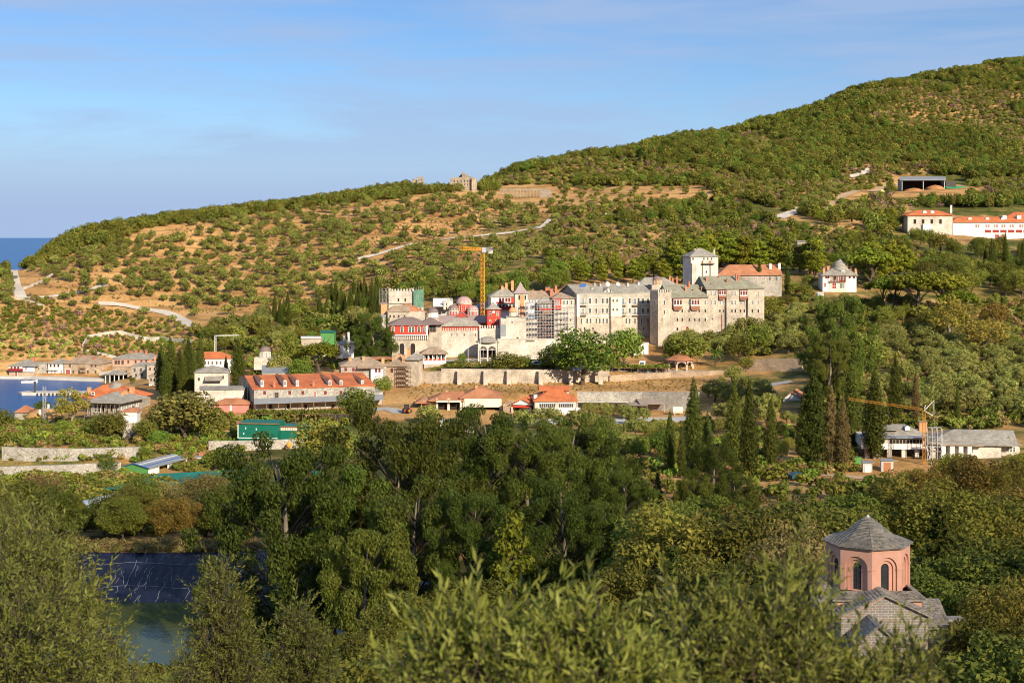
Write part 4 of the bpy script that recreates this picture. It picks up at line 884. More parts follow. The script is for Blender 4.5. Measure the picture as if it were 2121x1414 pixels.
# --- keep tower
KEEP_M = mat('keep_plaster', (.62, .56, .46), .15, .5, .9, 'stone', (.55, .47, .36), cell=.7, bump=.2)
b = Bld('keep_tower', 'tall pale keep tower with a low pyramid roof above the wings', 'tower', 1441, 600, 552, 12)
b.wall(1431, 1487.5, 531, 600, 0, 9.6, KEEP_M, down=5); xq, zq = b.l(1441, 531); zr = b.l(1441, 540)[1]
b.hip(1428.5, 1489.5, 531, 514, 0, 9.6, SLATE, .5)
xa, z1 = b.l(1454, 540); xb, _ = b.l(1478, 540)
b.add('recess', MB().box(xa, xa+.35, -.25, -.003, b.l(1454, 585)[1], z1).box(xb-1.6, xb-1.25, -.25, -.003, b.l(1454, 585)[1], z1), WOOD)
b.balc(1453, 1479, 545, 0, 1.3, 1.1, WOOD, WOOD, .3); b.wins([1458, 1466, 1474], 536, 2.2, 4, 'd'); b.wins([1463], 563, 2, 4, 'd'); b.wins([1435, 1436], 536, 2, 4, 'd')
xx, zz = b.l(1438, 570); b.add('buttress', MB().box(b.l(1431.5, 560)[0], b.l(1441, 560)[0], -1.0, -.003, b.l(1441, 600)[1]-4, b.l(1441, 545)[1]), STONEL)
for x, t, bb, w in ((1439.5, 515, 527, 5), (1479, 516, 528, 6)): b.chim(x, t, bb, 3, w, STONEL)
# --- roofs behind the battlement tower
b = Bld('inner_range', 'grey roofed inner range with crowded brick chimneys behind the battlement tower', 'building', 1325, 640, 545, 10)
b.wall(1322, 1405, 592, 640, 0, 9, STONE); rf = b.hip(1318, 1408, 592, 574, 0, 9, SLATE)
for x, t in ((1345, 581), (1351, 583), (1381, 578), (1387, 572), (1393, 576), (1398, 580), (1402, 573), (1377, 587)): b.chim(x, t, t+14, 3.2, 2+rnd.random()*4, BRICK, rf)
b = Bld('domed_chapel', 'small dome with brown cap and orange arches behind the battlement tower', 'chapel', 1361, 600, 538, 10)
b.wall(1350, 1372, 590, 640, -3, 3, STONE); b.dome(1361, 571.5, 578, 590, 9, 0, LEADD, ORANGE, 10, 'ya', 8)
# --- left gatehouse front: red reception hall over arches
b = Bld('red_hall', 'red plastered hall with white windows overhanging two stone arches', 'building', 808, 738, 497, 8)
b.wall(812, 888, 696, 738, .9, 9, STONE, 'lower_wall')
b.wall(808.5, 886, 673, 693.5, 0, 10, RED, down=0); xa, z = b.l(807.5, 694.5); xb, _ = b.l(887, 694.5); z6 = b.l(808, 673)[1]
b.add('white_trim', MB().box(xa, xb, -.15, 10, z-.02, z+.28).box(xb-.75, xb-.2, -.14, .1, z+.29, z6-.02).box(xa, xb, -.12, .1, z6-.2, z6), WHITE)
mb = MB()
for i in range(20):
    x = xa+(xb-xa-.4)*i/19; mb.prism([(x, z-.03), (x, z-1.6), (x+.22, z-1.6), (x+.22, z-.03)], .15, .89)
b.add('corbel', mb, WHITE)
rf = b.hip(805, 890, 673, 656, 0, 10, LEADD, .5)
b.wins([814.5, 833, 868, 879], 682, 5, 12, 'wa'); b.win(849, 682, 5, 12, 'wa'); b.win(855.5, 682, 5, 12, 'wa'); b.win(833, 690, 1, 1, 'w') if 0 else None
for x in (832.5, 855): b.win(x, 722, 10, 23, 'da', .9, 'arch')
b = Bld('brown_roof_hall', 'brown lead roofed annex with an open porch beside the red hall', 'building', 888, 715, 500, 6)
b.wall(889, 915, 672, 715, 1.5, 8, STONE); b.hip(868, 917, 671.5, 656.5, 0, 8, LEADD, .4); b.win(896, 680, 12, 13, 'o', 1.5, 'porch')
# --- curtain wall
b = Bld('curtain_wall', 'pale battlemented rampart below the red church', 'wall', 888, 740, 503, 3)
b.wall(888, 993, 685, 742, 0, 1.6, STONEL); b.cren(888, 993, 685, -.003, 1, STONEL, 2.3, 5.5, .8)
b.wall(993, 1037, 680, 742, -1.2, 1.2, STONEL, 'wall'); b.cren(993, 1037, 680, -1.203, 1, STONEL, 2.3, 6, .8)
b.wins([936, 947, 962, 985, 1005], 693, 1.2, 4, 'd', 0)
b = Bld('bastion', 'sturdy pale stone bastion with a dark timber door panel', 'tower', 1037, 722, 500, 4)
b.wall(1037, 1090, 660, 722, 0, 8, STONEL); xa, z0 = b.l(1036.5, 696); xb, z1 = b.l(1048, 672); b.add('door', MB().box(xa, xb, -.12, -.003, z0, z1), METG)
b.wall(1049, 1076, 655, 670, .5, 6, STONEL, 'parapet', 0); xa, z = b.l(1048, 656.5, .4); xb, _ = b.l(1077, 656.5, .4); b.add('cap', MB().box(xa, xb, .2, 6.3, z, z+.25), SLATE)
b.win(1061, 667, 1.6, 3.4, 'd'); b.win(1072, 700, 4, 2.4, 'd')
b.dome(1061.5, 636, 645, 656, 8, 3, ORANGE, STONEL, 8, None, flat=1.6, finial=False)
b = Bld('platform_wall', 'long low stone platform wall between the bastion and the large plane tree', 'wall', 1031, 728, 496, 2)
b.wall(1031, 1180, 703, 735, 0, 6, STONEL); xa, z = b.l(1030, 703); xb, _ = b.l(1181, 703); b.add('coping', MB().box(xa, xb, -.15, .5, z, z+.2), CONC); b.win(1098, 705.5, 16, 1.6, 'd')
# --- clock tower, red church
b = Bld('clock_tower', 'red square clock tower with pointed grey roof beside the church', 'tower', 1009, 695, 512, 6)
b.wall(1009.5, 1036.5, 641, 700, 0, 4.8, RED); x0, z = b.l(1006, 641, -.6); x1, _ = b.l(1040, 641, -.6); xm = (x0+x1)/2; zt = b.l(1022, 625, 2.4)[1]; ym = 2.4; hw = (x1-x0)/2
b.add('roof', MB().add([(xm+sx*hw*k, ym+sy*hw*k, z+(zt-z)*q) for k, q in ((1, 0), (.55, .36), (.22, .78), (.0, 1)) for sx, sy in ((-1,-1), (1,-1), (1,1), (-1,1))], [(4*i+j, 4*i+(j+1) % 4, 4*i+4+(j+1) % 4, 4*i+4+j) for i in range(3) for j in range(4)]+[(3,2,1,0)]), SLATE)
b.wins([1015, 1030.5], 650, 3.4, 11, 'ya'); b.wins([1015.5, 1028], 664, 3, 5, 'wa'); b.wins([1015, 1030], 675.5, 3.6, 4, 'wa')
x, z = b.l(1022.5, 646); b.add('clock_face', MB().tube([(x, -.1, z), (x, -.003, z)], [.5, .5], 20), WHITE); b.add('clock_hand', MB().bar((x, -.13, z), (x+.02, -.13, z+.38), .06).bar((x, -.12, z), (x+.24, -.12, z-.1), .06), IRON)
b = Bld('monastery_church', 'red main church with lead domes and arched white windows', 'church', 955, 690, 520, 4)
CHL = mat('church_lead', (.42, .27, .25), .12, .6, .65)
b.wall(912, 1010, 668, 700, -2, 14, RED); b.hip(906, 1011, 668, 653, -2, 8, LEAD, .4, r0='g', r1='g')
b.wall(930, 992, 652, 680, 4, 14, RED, 'nave_wall'); b.gab(943, 970, 656, 645.5, 1.5, 6, LEAD, RED, .3, .2)
b.dome(961, 614, 627, 648, 16.5, 9, CHL, RED, 12, 'ya', 12, 1.0, 'main_dome'); b.dome(939, 631, 641, 655, 11, 6, LEADD, RED, 10, 'wa', 10, 1, 'side_dome'); b.dome(979, 633, 641, 655, 11.5, 5, CHL, RED, 10, 'wa', 10, 1, 'side_dome')
for x, y, z, r in ((961, 626.5, 9, 17), (939, 641, 6, 11.5), (979, 641.5, 5, 12)):
    xx, zz = b.l(x, y, z); mb = MB(); k = b.s; n = 12
    for i in range(n):
        a = 2*pi*i/n; a2 = 2*pi*(i+1)/n; p = [(xx+cos(t)*r*k, z+sin(t)*r*k) for t in (a, (a+a2)/2, a2)]; hh = .9*r/17
        mb.add([(p[0][0], p[0][1], zz-.3), (p[1][0], p[1][1], zz+hh), (p[2][0], p[2][1], zz-.3), (p[0][0], p[0][1], zz-.6), (p[2][0], p[2][1], zz-.6)], [(3, 4, 2, 1, 0)])
    b.add('arch_band', mb, CREAM)
b.wall(915, 997, 675, 690, -6, -2.003, RED, 'narthex_wall'); b.hip(912, 999, 675, 660, -6, -1.5, SLATE, .5, r0=940, r1=968)
b = Bld('side_chapel', 'white drummed chapel with dark dome left of the red church', 'chapel', 896, 680, 516, 4)
b.wall(882, 909, 658, 690, -2, 5, STONE); b.dome(896, 637, 646, 659, 11.5, 2, LEADD, WHITE, 12, 'wa', 12)
b = Bld('twin_dome_chapel', 'two tiny grey domes on white drums behind the red hall', 'chapel', 858, 690, 514, 4)
b.wall(846, 874, 664, 690, -1.5, 4, STONE); b.dome(856, 642, 647, 665, 4.6, 1, LEADD, WHITE, 10, 'wa', 8, finial=False); b.dome(863.5, 647, 652, 667, 4.6, -.5, LEADD, WHITE, 10, 'wa', 8, finial=False)
b = Bld('canopy_roof', 'plain white sheet roof shelter behind the side chapel', 'shelter', 897, 640, 545, 6)
b.lean(897, 938, 634, 617.5, 0, 9, WHITE, .2); xa, z = b.l(898, 634); xb, _ = b.l(937, 634); b.add('post', MB().box(xa, xa+.3, .2, .5, z-7, z-.1).box(xb-.3, xb, .2, .5, z-7, z-.1).box(xa, xb, 4, 8.5, z-7, z-.2), CONC)
b.chim(929, 617, 636, 5, .5, STONEL); b.chim(921, 624, 638, 4, .3, STONEL)
b = Bld('slate_hall', 'long low dark grey roof behind the yellow tower crane', 'building', 982, 650, 540, 5)
b.wall(983, 1021, 638, 655, 0, 7, STONE); b.hip(980, 1023, 638.5, 625, 0, 7, METG, r1='g')
# --- left corner: battlemented keep, clutter of roofs
b = Bld('old_keep', 'pale battlemented keep with two small windows under repair', 'tower', 805, 665, 522, 5)
b.wall(805, 857, 604, 665, 0, 9.5, STONEL); b.cren(805, 857, 604, -.003, 9.5, STONEL, 2.6, 5.5, .8, True); b.wins([825.5, 839.5], 621, 3, 6, 'd')
b.add('beam', MB().box(b.l(800, 630)[0], b.l(858, 630)[0], -.3, -.003, b.l(805, 629)[1], b.l(805, 628)[1]), WOOD)
p = P(791, 636, 522); q = P(806, 636, 520); scaffold(None, 'scaffolding', p, q, STEEL, 2, 3, 1.5, label='open steel scaffold on the shaded corner of the old keep')
NET = mat('green_net', (.10, .22, .14), .25, .8, .9)
x0, y, z0 = P(857, 640, 521.5)
o = empty('scaffold_net', (x0, y, z0)); tag(o, 'green debris netting hung on scaffold over one side of the old keep', 'netting'); hgt = qz(521.5, 601)-z0
v = []; n = 10
for i in range(n+1):
    for j in range(7): v.append((i*.33+.12*rnd.random(), (.25*rnd.random() if 0 < i < n else 0)+i*.3, hgt*j/6))
MB().add(v, [(i*7+j, (i+1)*7+j, (i+1)*7+j+1, i*7+j+1) for i in range(n) for j in range(6)]).build('net', NET, o)
fr = MB(); [fr.bar((i*.83, i*.75+.1, 0), (i*.83, i*.75+.1, hgt+1.2), .1) for i in range(5)]; [fr.bar((0, .1, k*hgt/3), (3.3, 3.1, k*hgt/3), .08) for k in range(4)]; fr.build('pole_frame', STEEL, o)
b = Bld('corner_house', 'narrow orange plastered house at the corner of the old keep', 'building', 788, 668, 514, 10)
b.wall(789, 802, 629, 668, 0, 5, ORANGE); b.hip(787, 804, 629, 625, 0, 5, SLATEB, .2); b.wall(790, 812, 652, 672, -2, -.003, STONEG, 'lean_to_wall'); b.lean(788, 813, 655, 650, -2.2, 0, METG); b.win(805, 662, 4, 5, 'w', -2)
b = Bld('terraced_house', 'jumbled tan house with patched red and grey roofs below the old keep', 'building', 805, 668, 511, 8)
b.wall(803, 880, 645, 670, 0, 7, STONE); rf = b.hip(801, 850, 645, 632, 0, 5, SLATEB, .3, r1='g'); b.hip(848, 878, 643, 633, 1, 6, TILEO, .3, r0='g'); b.hip(829, 858, 635.5, 627.5, 4, 8, TILEO, .3)
for x, t in ((812, 640), (820, 646), (845, 634), (866, 637), (875, 636), (838, 646)): b.chim(x, t, t+10, 3, 1+rnd.random()*2, STONEL, rf)
b.wins([808, 816, 826, 838], 655, 3, 5, 'd')
# --- kitchens, slim tower, refectory range
b = Bld('kitchen_range', 'grey roofed kitchen range with white upper floor and red timber balconies', 'building', 1017, 665, 530, 8)
b.wall(1017, 1068, 614, 680, 0, 9, WHITE); rf = b.hip(1014, 1070, 614, 593, 0, 9, SLATE, .5, r0=1052)
xa, z0 = b.l(1032, 642, -.9); xb, z1 = b.l(1067, 628, -.9); b.add('gallery', MB().box(xa, xb, -.9, -.003, z0, z0+.25).box(xa, xb, -.9, -.8, z0+.26, z0+1.2).box(xa, xb, -.9, -.003, z1, z1+.2), DKRED)
b.wins([1036, 1042, 1049, 1055], 621, 3.4, 7, 'r'); b.wins([1036, 1043, 1050, 1057, 1064], 635, 4, 8, 'd'); b.add('red_panel', MB().box(b.l(1059, 620)[0], xb, -.12, -.003, b.l(1060, 628)[1], b.l(1060, 616)[1]), RED)
b.add('fascia', MB().box(b.l(1027, 629)[0], b.l(1045, 629)[0], -.14, -.003, b.l(1030, 628)[1], b.l(1030, 625)[1]), RED)
for x, t, bb, w in ((1040, 592, 603, 3), (1048.5, 586, 600, 4), (1061, 581, 598, 4)): b.chim(x, t, bb, 4.4, w, ORANGE, rf)
b = Bld('spire_tower', 'slim orange and stone tower with concave pointed slate spire', 'tower', 1066, 690, 515, 5)
b.wall(1066.5, 1093, 607, 690, 0, 4.6, STONEL); x0, z = b.l(1063, 607.5, -.5); x1, _ = b.l(1096, 607.5, -.5); xm = (x0+x1)/2; zt = b.l(1080, 583, 2.3)[1]; hw = (x1-x0)/2
b.add('roof', MB().add([(xm+sx*hw*k, 2.3+sy*hw*k, z+(zt-z)*q) for k, q in ((1, 0), (.6, .28), (.25, .66), (.0, 1)) for sx, sy in ((-1,-1), (1,-1), (1,1), (-1,1))], [(4*i+j, 4*i+(j+1) % 4, 4*i+4+(j+1) % 4, 4*i+4+j) for i in range(3) for j in range(4)]+[(3,2,1,0)]), LEAD)
xa, z0 = b.l(1077, 655); xb, z1 = b.l(1085, 610); b.add('orange_pier', MB().box(xa, xb, -.12, -.003, z0, z1), ORANGE); b.wins([1075.5, 1088], 616, 2.6, 9, 'd'); b.win(1088, 652, 4, 5, 'd')
b = Bld('refectory_range', 'tangled range of low roofs and brick chimneys behind the scaffolding', 'building', 1093, 680, 522, 6)
b.wall(1093, 1150, 619, 690, 0, 8, mat('pale_blue_plaster', (.52, .56, .62), .1, 1, .85)); rf = b.hip(1090, 1152, 619, 602, 0, 8, SLATEB, .4, r0='g', r1='g')
b.wins([1097, 1103, 1109], 624, 3, 5, 'w'); b.wins([1101, 1108, 1115], 636, 4, 8, 'd')
b.wall(1089, 1114, 660, 720, -2.5, -.003, STONEL, 'lower_wall')
for x, t, bb, pw, w in ((1134, 595, 606, 8, 4), (1142, 598, 616, 5, 1), (1151.5, 591, 608, 4, 3), (1104, 600, 606, 3, 4), (1121, 601, 607, 4, 4)): b.chim(x, t, bb, pw, w, BRICK, rf)
b.wall(1117, 1146, 627, 720, -3, -.003, WOOD, 'gallery_wall'); b.hip(1112, 1149, 628, 615, -3, 1, SLATE, .6)
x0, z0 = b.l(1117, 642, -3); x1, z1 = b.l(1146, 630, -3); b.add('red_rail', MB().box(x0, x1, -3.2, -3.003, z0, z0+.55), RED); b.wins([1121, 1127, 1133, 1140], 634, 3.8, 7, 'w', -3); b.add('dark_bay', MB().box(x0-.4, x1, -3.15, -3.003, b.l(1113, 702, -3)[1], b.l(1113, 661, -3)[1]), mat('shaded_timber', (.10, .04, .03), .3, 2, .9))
b = Bld('gallery_block', 'beige block with red gallery storey behind the scaffolding', 'building', 1147, 690, 519, 12)
b.wall(1147, 1190, 617, 720, 0, 8, STONEL); b.hip(1144, 1192, 617.5, 605, 0, 8, SLATEB, .5)
b.wins([1168, 1175, 1184], 626, 3, 8, 'sa'); xa, z0 = b.l(1147, 641); xb, z1 = b.l(1162, 619); b.add('gallery', MB().box(xa-.1, xb, -.7, -.003, z0, z1), RED); b.wins([1151, 1157], 627, 3.4, 10, 'w', -.7); b.wins([1151, 1162, 1172, 1182], 663, 2.4, 6, 'd')
scaffold(None, 'scaffolding', P(1088, 707, 512), P(1148, 707, 513), STEEL, 10, 7, 1.4, label='tall steel scaffold with plank lifts in front of the refectory range')
scaffold(None, 'scaffolding', P(1148.5, 706, 514), P(1189, 706, 516.5), STEEL, 6, 6, 1.2, label='steel scaffold with plank lifts wrapped round the beige gallery block')
# --- gate pavilion, gallery house, flag poles
b = Bld('gate_pavilion', 'open domed gate porch with two glazed arches at the monastery entrance', 'pavilion', 989, 743, 494, 0)
x0, z0 = b.l(990, 743); x1, z1 = b.l(1030, 709); xm = (x0+x1)/2; w_ = x1-x0
GP_M = mat('porch_pink', (.66, .52, .44), .1, 1, .85)
def archwall(b, x0, x1, y0, y1, z0, zs_, z1, m, n, t, name='arcade'):
    """a wall on pillars pierced by n round arches"""
    mb = MB(); bay = (x1-x0-t)/n; r = (bay-t)/2
    for i in range(n):
        a = x0+t+bay*i; c = a+r; mb.box(a-t, a, y0, y1, z0, zs_)
        arc = [(c-r*cos(pi*k/10), zs_+r*sin(pi*k/10)) for k in range(11)]
        for k in range(10): mb.prism([arc[k], arc[k+1], (arc[k+1][0], z1), (arc[k][0], z1)], y0, y1)
        mb.prism([(a-t, zs_), (a, zs_), (a, z1), (a-t, z1)], y0, y1)
    mb.box(x1-t, x1, y0, y1, z0, z1); return b.add(name, mb, m)
archwall(b, x0, x1, 0, .4, z0-1, z0+3.1, z1, GP_M, 2, .5); b.wall(989.5, 1031, 709, 743, 5.5, 6.2, GP_M, 'back_wall')
for xx in (x0, x1-.4): b.add('side_wall', MB().box(xx, xx+.4, .403, 5.497, z0+3.2, z1), GP_M); b.add('column', MB().box(xx, xx+.4, 4.9, 5.3, z0-1, z0+3.197), GP_M)
for i in (0, 1):
    c = x0+.5+(w_-.5)/2*i+((w_-.5)/2-.5)/2; fan = MB(); r = ((w_-.5)/2-.5)/2
    for k in range(1, 6): fan.bar((c, .2, z0+3.1), (c+r*cos(pi*k/6), .2, z0+3.1+r*sin(pi*k/6)), .07)
    fan.bar((c-r, .2, z0+3.1), (c+r, .2, z0+3.1), .1); fan.bar((c, .2, z0), (c, .2, z0+3.1), .08); b.add('fanlight', fan, WHITE)
zt = b.l(1012, 696, 3)[1]; b.add('roof', MB().lathe([(w_*.64, z1-.1), (w_*.64, z1+.1), (w_*.5, z1+.5), (w_*.4, z1+1.2), (w_*.22, zt-.3), (.05, zt)], 20, (xm, 3)), SLATE, None, True)
b.add('door', MB().box(xm-2.4, xm+2.4, 5.35, 5.497, z0, z0+3), DARK)
b = Bld('gallery_house', 'small white house with red balustraded gallery below the rampart', 'house', 872, 770, 486, 6)
b.wall(878, 924, 754, 772, 0, 6, STONE, 'lower_wall', 2); b.wall(876, 924, 732, 755, 1.4, 6, WHITE, down=0); b.hip(870, 929, 733, 718, -.2, 6.2, SLATEB, .5)
x0, z0 = b.l(877, 754); x1, z1 = b.l(924, 746); b.add('parapet', MB().box(x0, x1, -.003, .2, z0, z1), WHITE); zt = b.l(877, 733)[1]
mb = MB(); [mb.box(x0+(x1-x0-.3)*i/5, x0+(x1-x0-.3)*i/5+.3, 0, .3, z1+.003, zt-.1) for i in range(6)]; b.add('post', mb, WHITE); b.add('balustrade', MB().box(x0+.1, x1-.1, .05, .12, z1, z1+.5), RED)
b.wins([885, 893, 904, 915], 739, 5, 8, 'd', 1.4); b.wins([903], 762, 5, 5, 'r'); b.win(876, 761, 8, 14, 'd', 1.3, 'door')
for i, (x, t, bo) in enumerate(((969.5, 680, 748), (995.5, 687, 750))):
    Y = 489-i; z0 = qz(Y, bo); o = empty('flag_pole', P(x, bo, Y)); tag(o, ('slim white flag pole in front of the rampart', 'slim white flag pole beside the gate porch')[i], 'flag pole')
    MB().tube([(0, 0, -1), (0, 0, qz(Y, t)-z0)], [.09, .06], 8).build('pole', WHITE, o); MB().lathe([(.05, 0), (.13, .1), (.05, .24)], 10).build('finial', YEL, o, (0, 0, qz(Y, t)-z0))
# ================================================================ long warehouse and the buildings round it
b = Bld('warehouse', 'long stone warehouse with orange tile roof and a row of small dormers', 'warehouse', 526, 852, 424, 17)
yb, zr_ = b.sd(494, 800, 0); x1, _ = b.l(776, 800)
b.wall(526, 776, 805, 852, 0, yb, STONEG)
rf = b.gable(525, 776, 805.5, 773, 0, yb, TILE, STONEG, .35); ym = yb/2
x2, z2 = b.l(794, 812); b.add('end_wall', MB().box(x1+.003, x2, .3, yb, b.l(776, 850)[1]-2, z2), STONEG)
b.lean(526, 794, 836, 825, -4.2, -.004, METG, .12, 'porch_roof')
mb = MB(); xa, z = b.l(528, 836, -4); xb, _ = b.l(792, 836, -4)
for i in range(12): mb.box(xa+(xb-xa)*i/11-.1, xa+(xb-xa)*i/11+.1, -4.0, -3.8, z-3.6, z-.16)
b.add('post', mb, WOOD); b.wins([548, 600, 627, 674, 706], 813, 4, 6, 'r'); b.win(573, 818.5, 6, 11, 'o', name='door'); b.win(652.5, 816.5, 4, 11, 'rd', name='door')
b.wins([560, 597, 633, 690, 735, 765], 842, 6, 9, 'd')
zr = b.l(650, 773, ym)[1]; ze = b.l(650, 805.5, -.35)[1]; sl = (zr-ze)/(ym+.35)
for px in (543, 590.5, 616, 683.5, 706.5, 751):
    x, zc = b.l(px, 790.5, 1.6); zf = zc-.75; mb = MB(); yk = 1.6+2.2/sl
    mb.prism([(x-.45, zf-.8), (x+.45, zf-.8), (x+.45, zf+.95), (x+.35, zf+1.25), (x-.35, zf+1.25), (x-.45, zf+.95)], 1.6, yk); mb.mi(1).prism([(x-.7, zf+.9), (x, zf+1.55), (x+.7, zf+.9), (x+.7, zf+1.03), (x, zf+1.68), (x-.7, zf+1.03)], 1.45, yk+.2)
    d = b.add('dormer', mb, [WHITE, TILEO], rf); link('window', winmesh(.6, 1.0, 'wa'), d, (x, 1.6, zf+.4))
for px in (568, 649): b.chim(px, 790, 799, 3.5, 1.4, BRICK, rf)
def simple(name, label, px0, px1, base, eave, ridge, Y, yaw, dep, mw, mr, roof='hip', cat='house', wins=(), over=.4, chims=(), r0=None, r1=None, down=1.5, cm=BRICK, cw=3.4):
    b = Bld(name, label, cat, px0, base, Y, yaw); b.wall(px0, px1, eave, base, 0, dep, mw, down=down)
    if roof == 'hip': rf = b.hip(px0-1.5, px1+1.5, eave, ridge, 0, dep, mr, over, r0=r0, r1=r1)
    elif roof == 'gable': rf = b.gable(px0, px1, eave, ridge, 0, dep, mr, mw, over)
    elif roof == 'gab': rf = b.gab(px0-1, px1+1, eave, ridge, 0, dep, mr, mw, over)
    else: rf = b.lean(px0-1, px1+1, eave, ridge, -over, dep+over, mr)
    for xs, py, w, h, st in wins: b.wins(xs, py, w, h, st)
    for c in chims: b.chim(c[0], c[1], c[1]+(c[3] if len(c) > 3 else 13), cw, c[2], cm, rf)
    return b
b = simple('storehouse', 'pale stone store with low grey slate roof beside tall cypresses', 403, 472, 812, 771, 757, 452, 8, 9, STONEL, SLATE, wins=(([412, 450], 785, 3, 6, 'd'), ([462], 781, 3, 7, 'da')))
b.lean(424, 460, 788, 779, -2.2, -.004, SLATE, .12, 'porch_roof')
b = simple('stone_annex', 'square stone annex with nearly flat slate roof beside the warehouse gable', 414, 505, 835, 806, 799, 432, 3, 7, STONEL, SLATE, 'lean'); b.wins([430, 447], 803, 1, 1, 'd') if 0 else None
b = simple('red_shed', 'red walled shed with low orange tile roof in front of the stone annex', 442, 515, 856, 837, 824, 423, 4, 6, mat('rose_plaster', (.52, .19, .15), .15, 1, .85), TILEO, wins=(([455], 848, 6, 9, 'd'),)); b.add('pier', MB().box(b.l(476, 850)[0], b.l(480, 850)[0], -.1, -.003, b.l(476, 856)[1], b.l(476, 837.5)[1]), WHITE)
simple('orange_roof_house', 'white house with orange tile roof glimpsed between dark cypresses', 397, 478, 765, 742, 728, 520, 4, 8, WHITE, TILE, wins=(([425, 432, 440, 449, 457], 751, 2.6, 6, 'g'),))
b = simple('dark_roof_store', 'low building under a dark grey sheet roof behind the warehouse', 543, 597, 778, 772, 756, 480, 5, 9, STONE, METG, 'lean')
b = Bld('village_chapel', 'tiny stone chapel with ribbed dome and white arched windows', 'chapel', 537, 755, 505, 4); b.wall(526, 566, 741, 757, 0, 7, STONEL); b.dome(549, 717, 726, 742, 11.5, 3.5, LEADD, STONEL, 10, 'wa', 10)
b = simple('chimney_house', 'small white house with twin white chimneys under the big tree', 699, 733, 733, 712, 703, 500, 6, 7, WHITE, SLATE, chims=((713, 695, 3), (722, 688, 4, 16)), cm=WHITE, wins=(([702], 722, 4, 14, 'rd'), ([716, 725], 720, 3, 6, 'w')))
# tan house with galleries (scaffolded) next to the warehouse
b = Bld('gallery_farmhouse', 'tan slate roofed house with white bay and tiers of timber galleries', 'house', 706, 812, 462, 10)
b.wall(706, 800, 757, 790, 0, 10, STONEG); rf = b.hip(704, 802, 757.5, 739, 0, 10, SLATEB, .5); b.wall(768, 793, 762, 785, -1.4, -.004, WHITE, 'bay'); b.lean(740, 796, 762.5, 757, -2, .2, SLATEB, .15, 'bay_roof'); b.wins([779, 786], 766, 3.4, 8, 'r', -1.4); b.wins([716, 732], 765, 3.6, 6, 'r')
b.wall(768, 797, 785, 806, -1.5, -.004, STONE, 'bay_base')
b.hip(750, 812, 743, 738, 4, 12, TILEO, .3)
for x, t, w in ((725, 740, 3), (753, 738, 3), (793, 741, 2)): b.chim(x, t, t+14, 5, w, ORANGE, rf)
b = Bld('scaffold_house', 'tall stone house with four timber gallery floors along its end', 'house', 838, 812, 466, -12)
b.wall(800, 838, 757, 812, 0, 10, STONEB); rf = b.hip(797, 841, 757, 738, 0, 10, SLATEB, .5); b.wins([812], 767, 4, 8, 'r')
b.wall(838.3, 864, 745, 806, 2, 9, STONE, 'end_wall'); b.hip(836, 868, 744, 730, 1.5, 9, SLATE, .4)
mb = MB(); xa, z = b.l(822, 800, -1.6); xb, zt = b.l(851, 757, -1.6)
for k in range(5): mb.box(xa, xb, -1.6, -.01, z+(zt-z)*k/4.6, z+(zt-z)*k/4.6+.14); mb.box(xa, xb, -1.6, -1.53, z+(zt-z)*k/4.6+.75, z+(zt-z)*k/4.6+.83)
for k in range(7): mb.box(xa+(xb-xa)*k/6.3, xa+(xb-xa)*k/6.3+.1, -1.6, -1.5, z-1.5, zt)
b.add('timber_gallery', mb, WOOD)
for x, t, w in ((828, 733, 4), (836, 735, 2), (847, 722, 5), (815, 738, 5)): b.chim(x, t, t+17, 4.6, w, ORANGE, rf)
# --- sheds below the field
b = Bld('awning_barn', 'long brown roofed barn with white canvas awnings facing the yard', 'barn', 866, 860, 428, 2)
b.wall(872, 955, 829, 862, 2, 10, STONEB); b.hip(887, 962, 829.5, 810, 0, 10, TILEO, .5, r1='g'); b.hip(860, 892, 834, 823, 1, 8, TILEO, .4); b.win(882, 843, 16, 14, 'rd', 2, 'door')
b.wall(958, 1036, 822, 858, 2, 11, STONEB, 'hall_wall'); rf = b.hip(951, 1042, 823, 800, 0, 12, TILEO, .5); b.chim(925, 808, 818, 4, 5, ORANGE, rf); b.chim(987, 798, 806, 4, 6, ORANGE, rf)
x0, z0 = b.l(962, 843); x1, z1 = b.l(996.5, 823); x2, _ = b.l(1037, 823)
b.add('awning', MB().box(x0, x1-.05, -.2, -.12, z0, z1-.2), CANVAS); b.add('awning', MB().box(x1+.05, x2, -.2, -.12, z0, z1-.2), CANVAS)
xa, za = b.l(904, 832); xb, zb = b.l(955, 828); b.add('awning', MB().box(xa, (xa+xb)/2-.1, -1.2, -1.1, za, zb), CANVAS); b.add('awning', MB().box((xa+xb)/2+.1, xb, -1.2, -1.1, za, zb), CANVAS)
for px in (905, 929, 955, 961, 1037): x, z = b.l(px, 860); b.add('pillar', MB().box(x-.35, x+.35, .2, .8, z-.5, z1-.25), STONEL)
xa, z = b.l(905, 858); b.add('dark_bay', MB().box(xa, b.l(1036, 858)[0], 1.9, 1.997, z, z1-.5), DARK)
b = Bld('tile_garage', 'small garage with red tile gable roof and white pediment', 'garage', 1060, 862, 424, -14)
xa, z = b.l(1061, 842); b.wall(1042, 1062, 836, 862, .5, 9, STONEB, 'side_wall'); b.add('pier', MB().box(b.l(1059, 860)[0], b.l(1062, 860)[0], -.1, .5, b.l(1060, 864)[1], z), STONEL); b.add('pier', MB().box(b.l(1096, 860)[0], b.l(1100, 860)[0], -.1, .5, b.l(1060, 864)[1], z), STONEL)
b.add('back_wall', MB().box(b.l(1062, 860)[0], b.l(1099, 860)[0], 6, 6.3, b.l(1060, 864)[1], z), DARK); rf = b.gab(1056, 1105, 838, 825, -.3, 10, TILE, WHITE, .5, .25); x0, z0 = b.l(1062, 843.5); x1, z1 = b.l(1098, 840); b.add('shutter', MB().box(x0, x1, -.05, .1, z0, z1), RED)
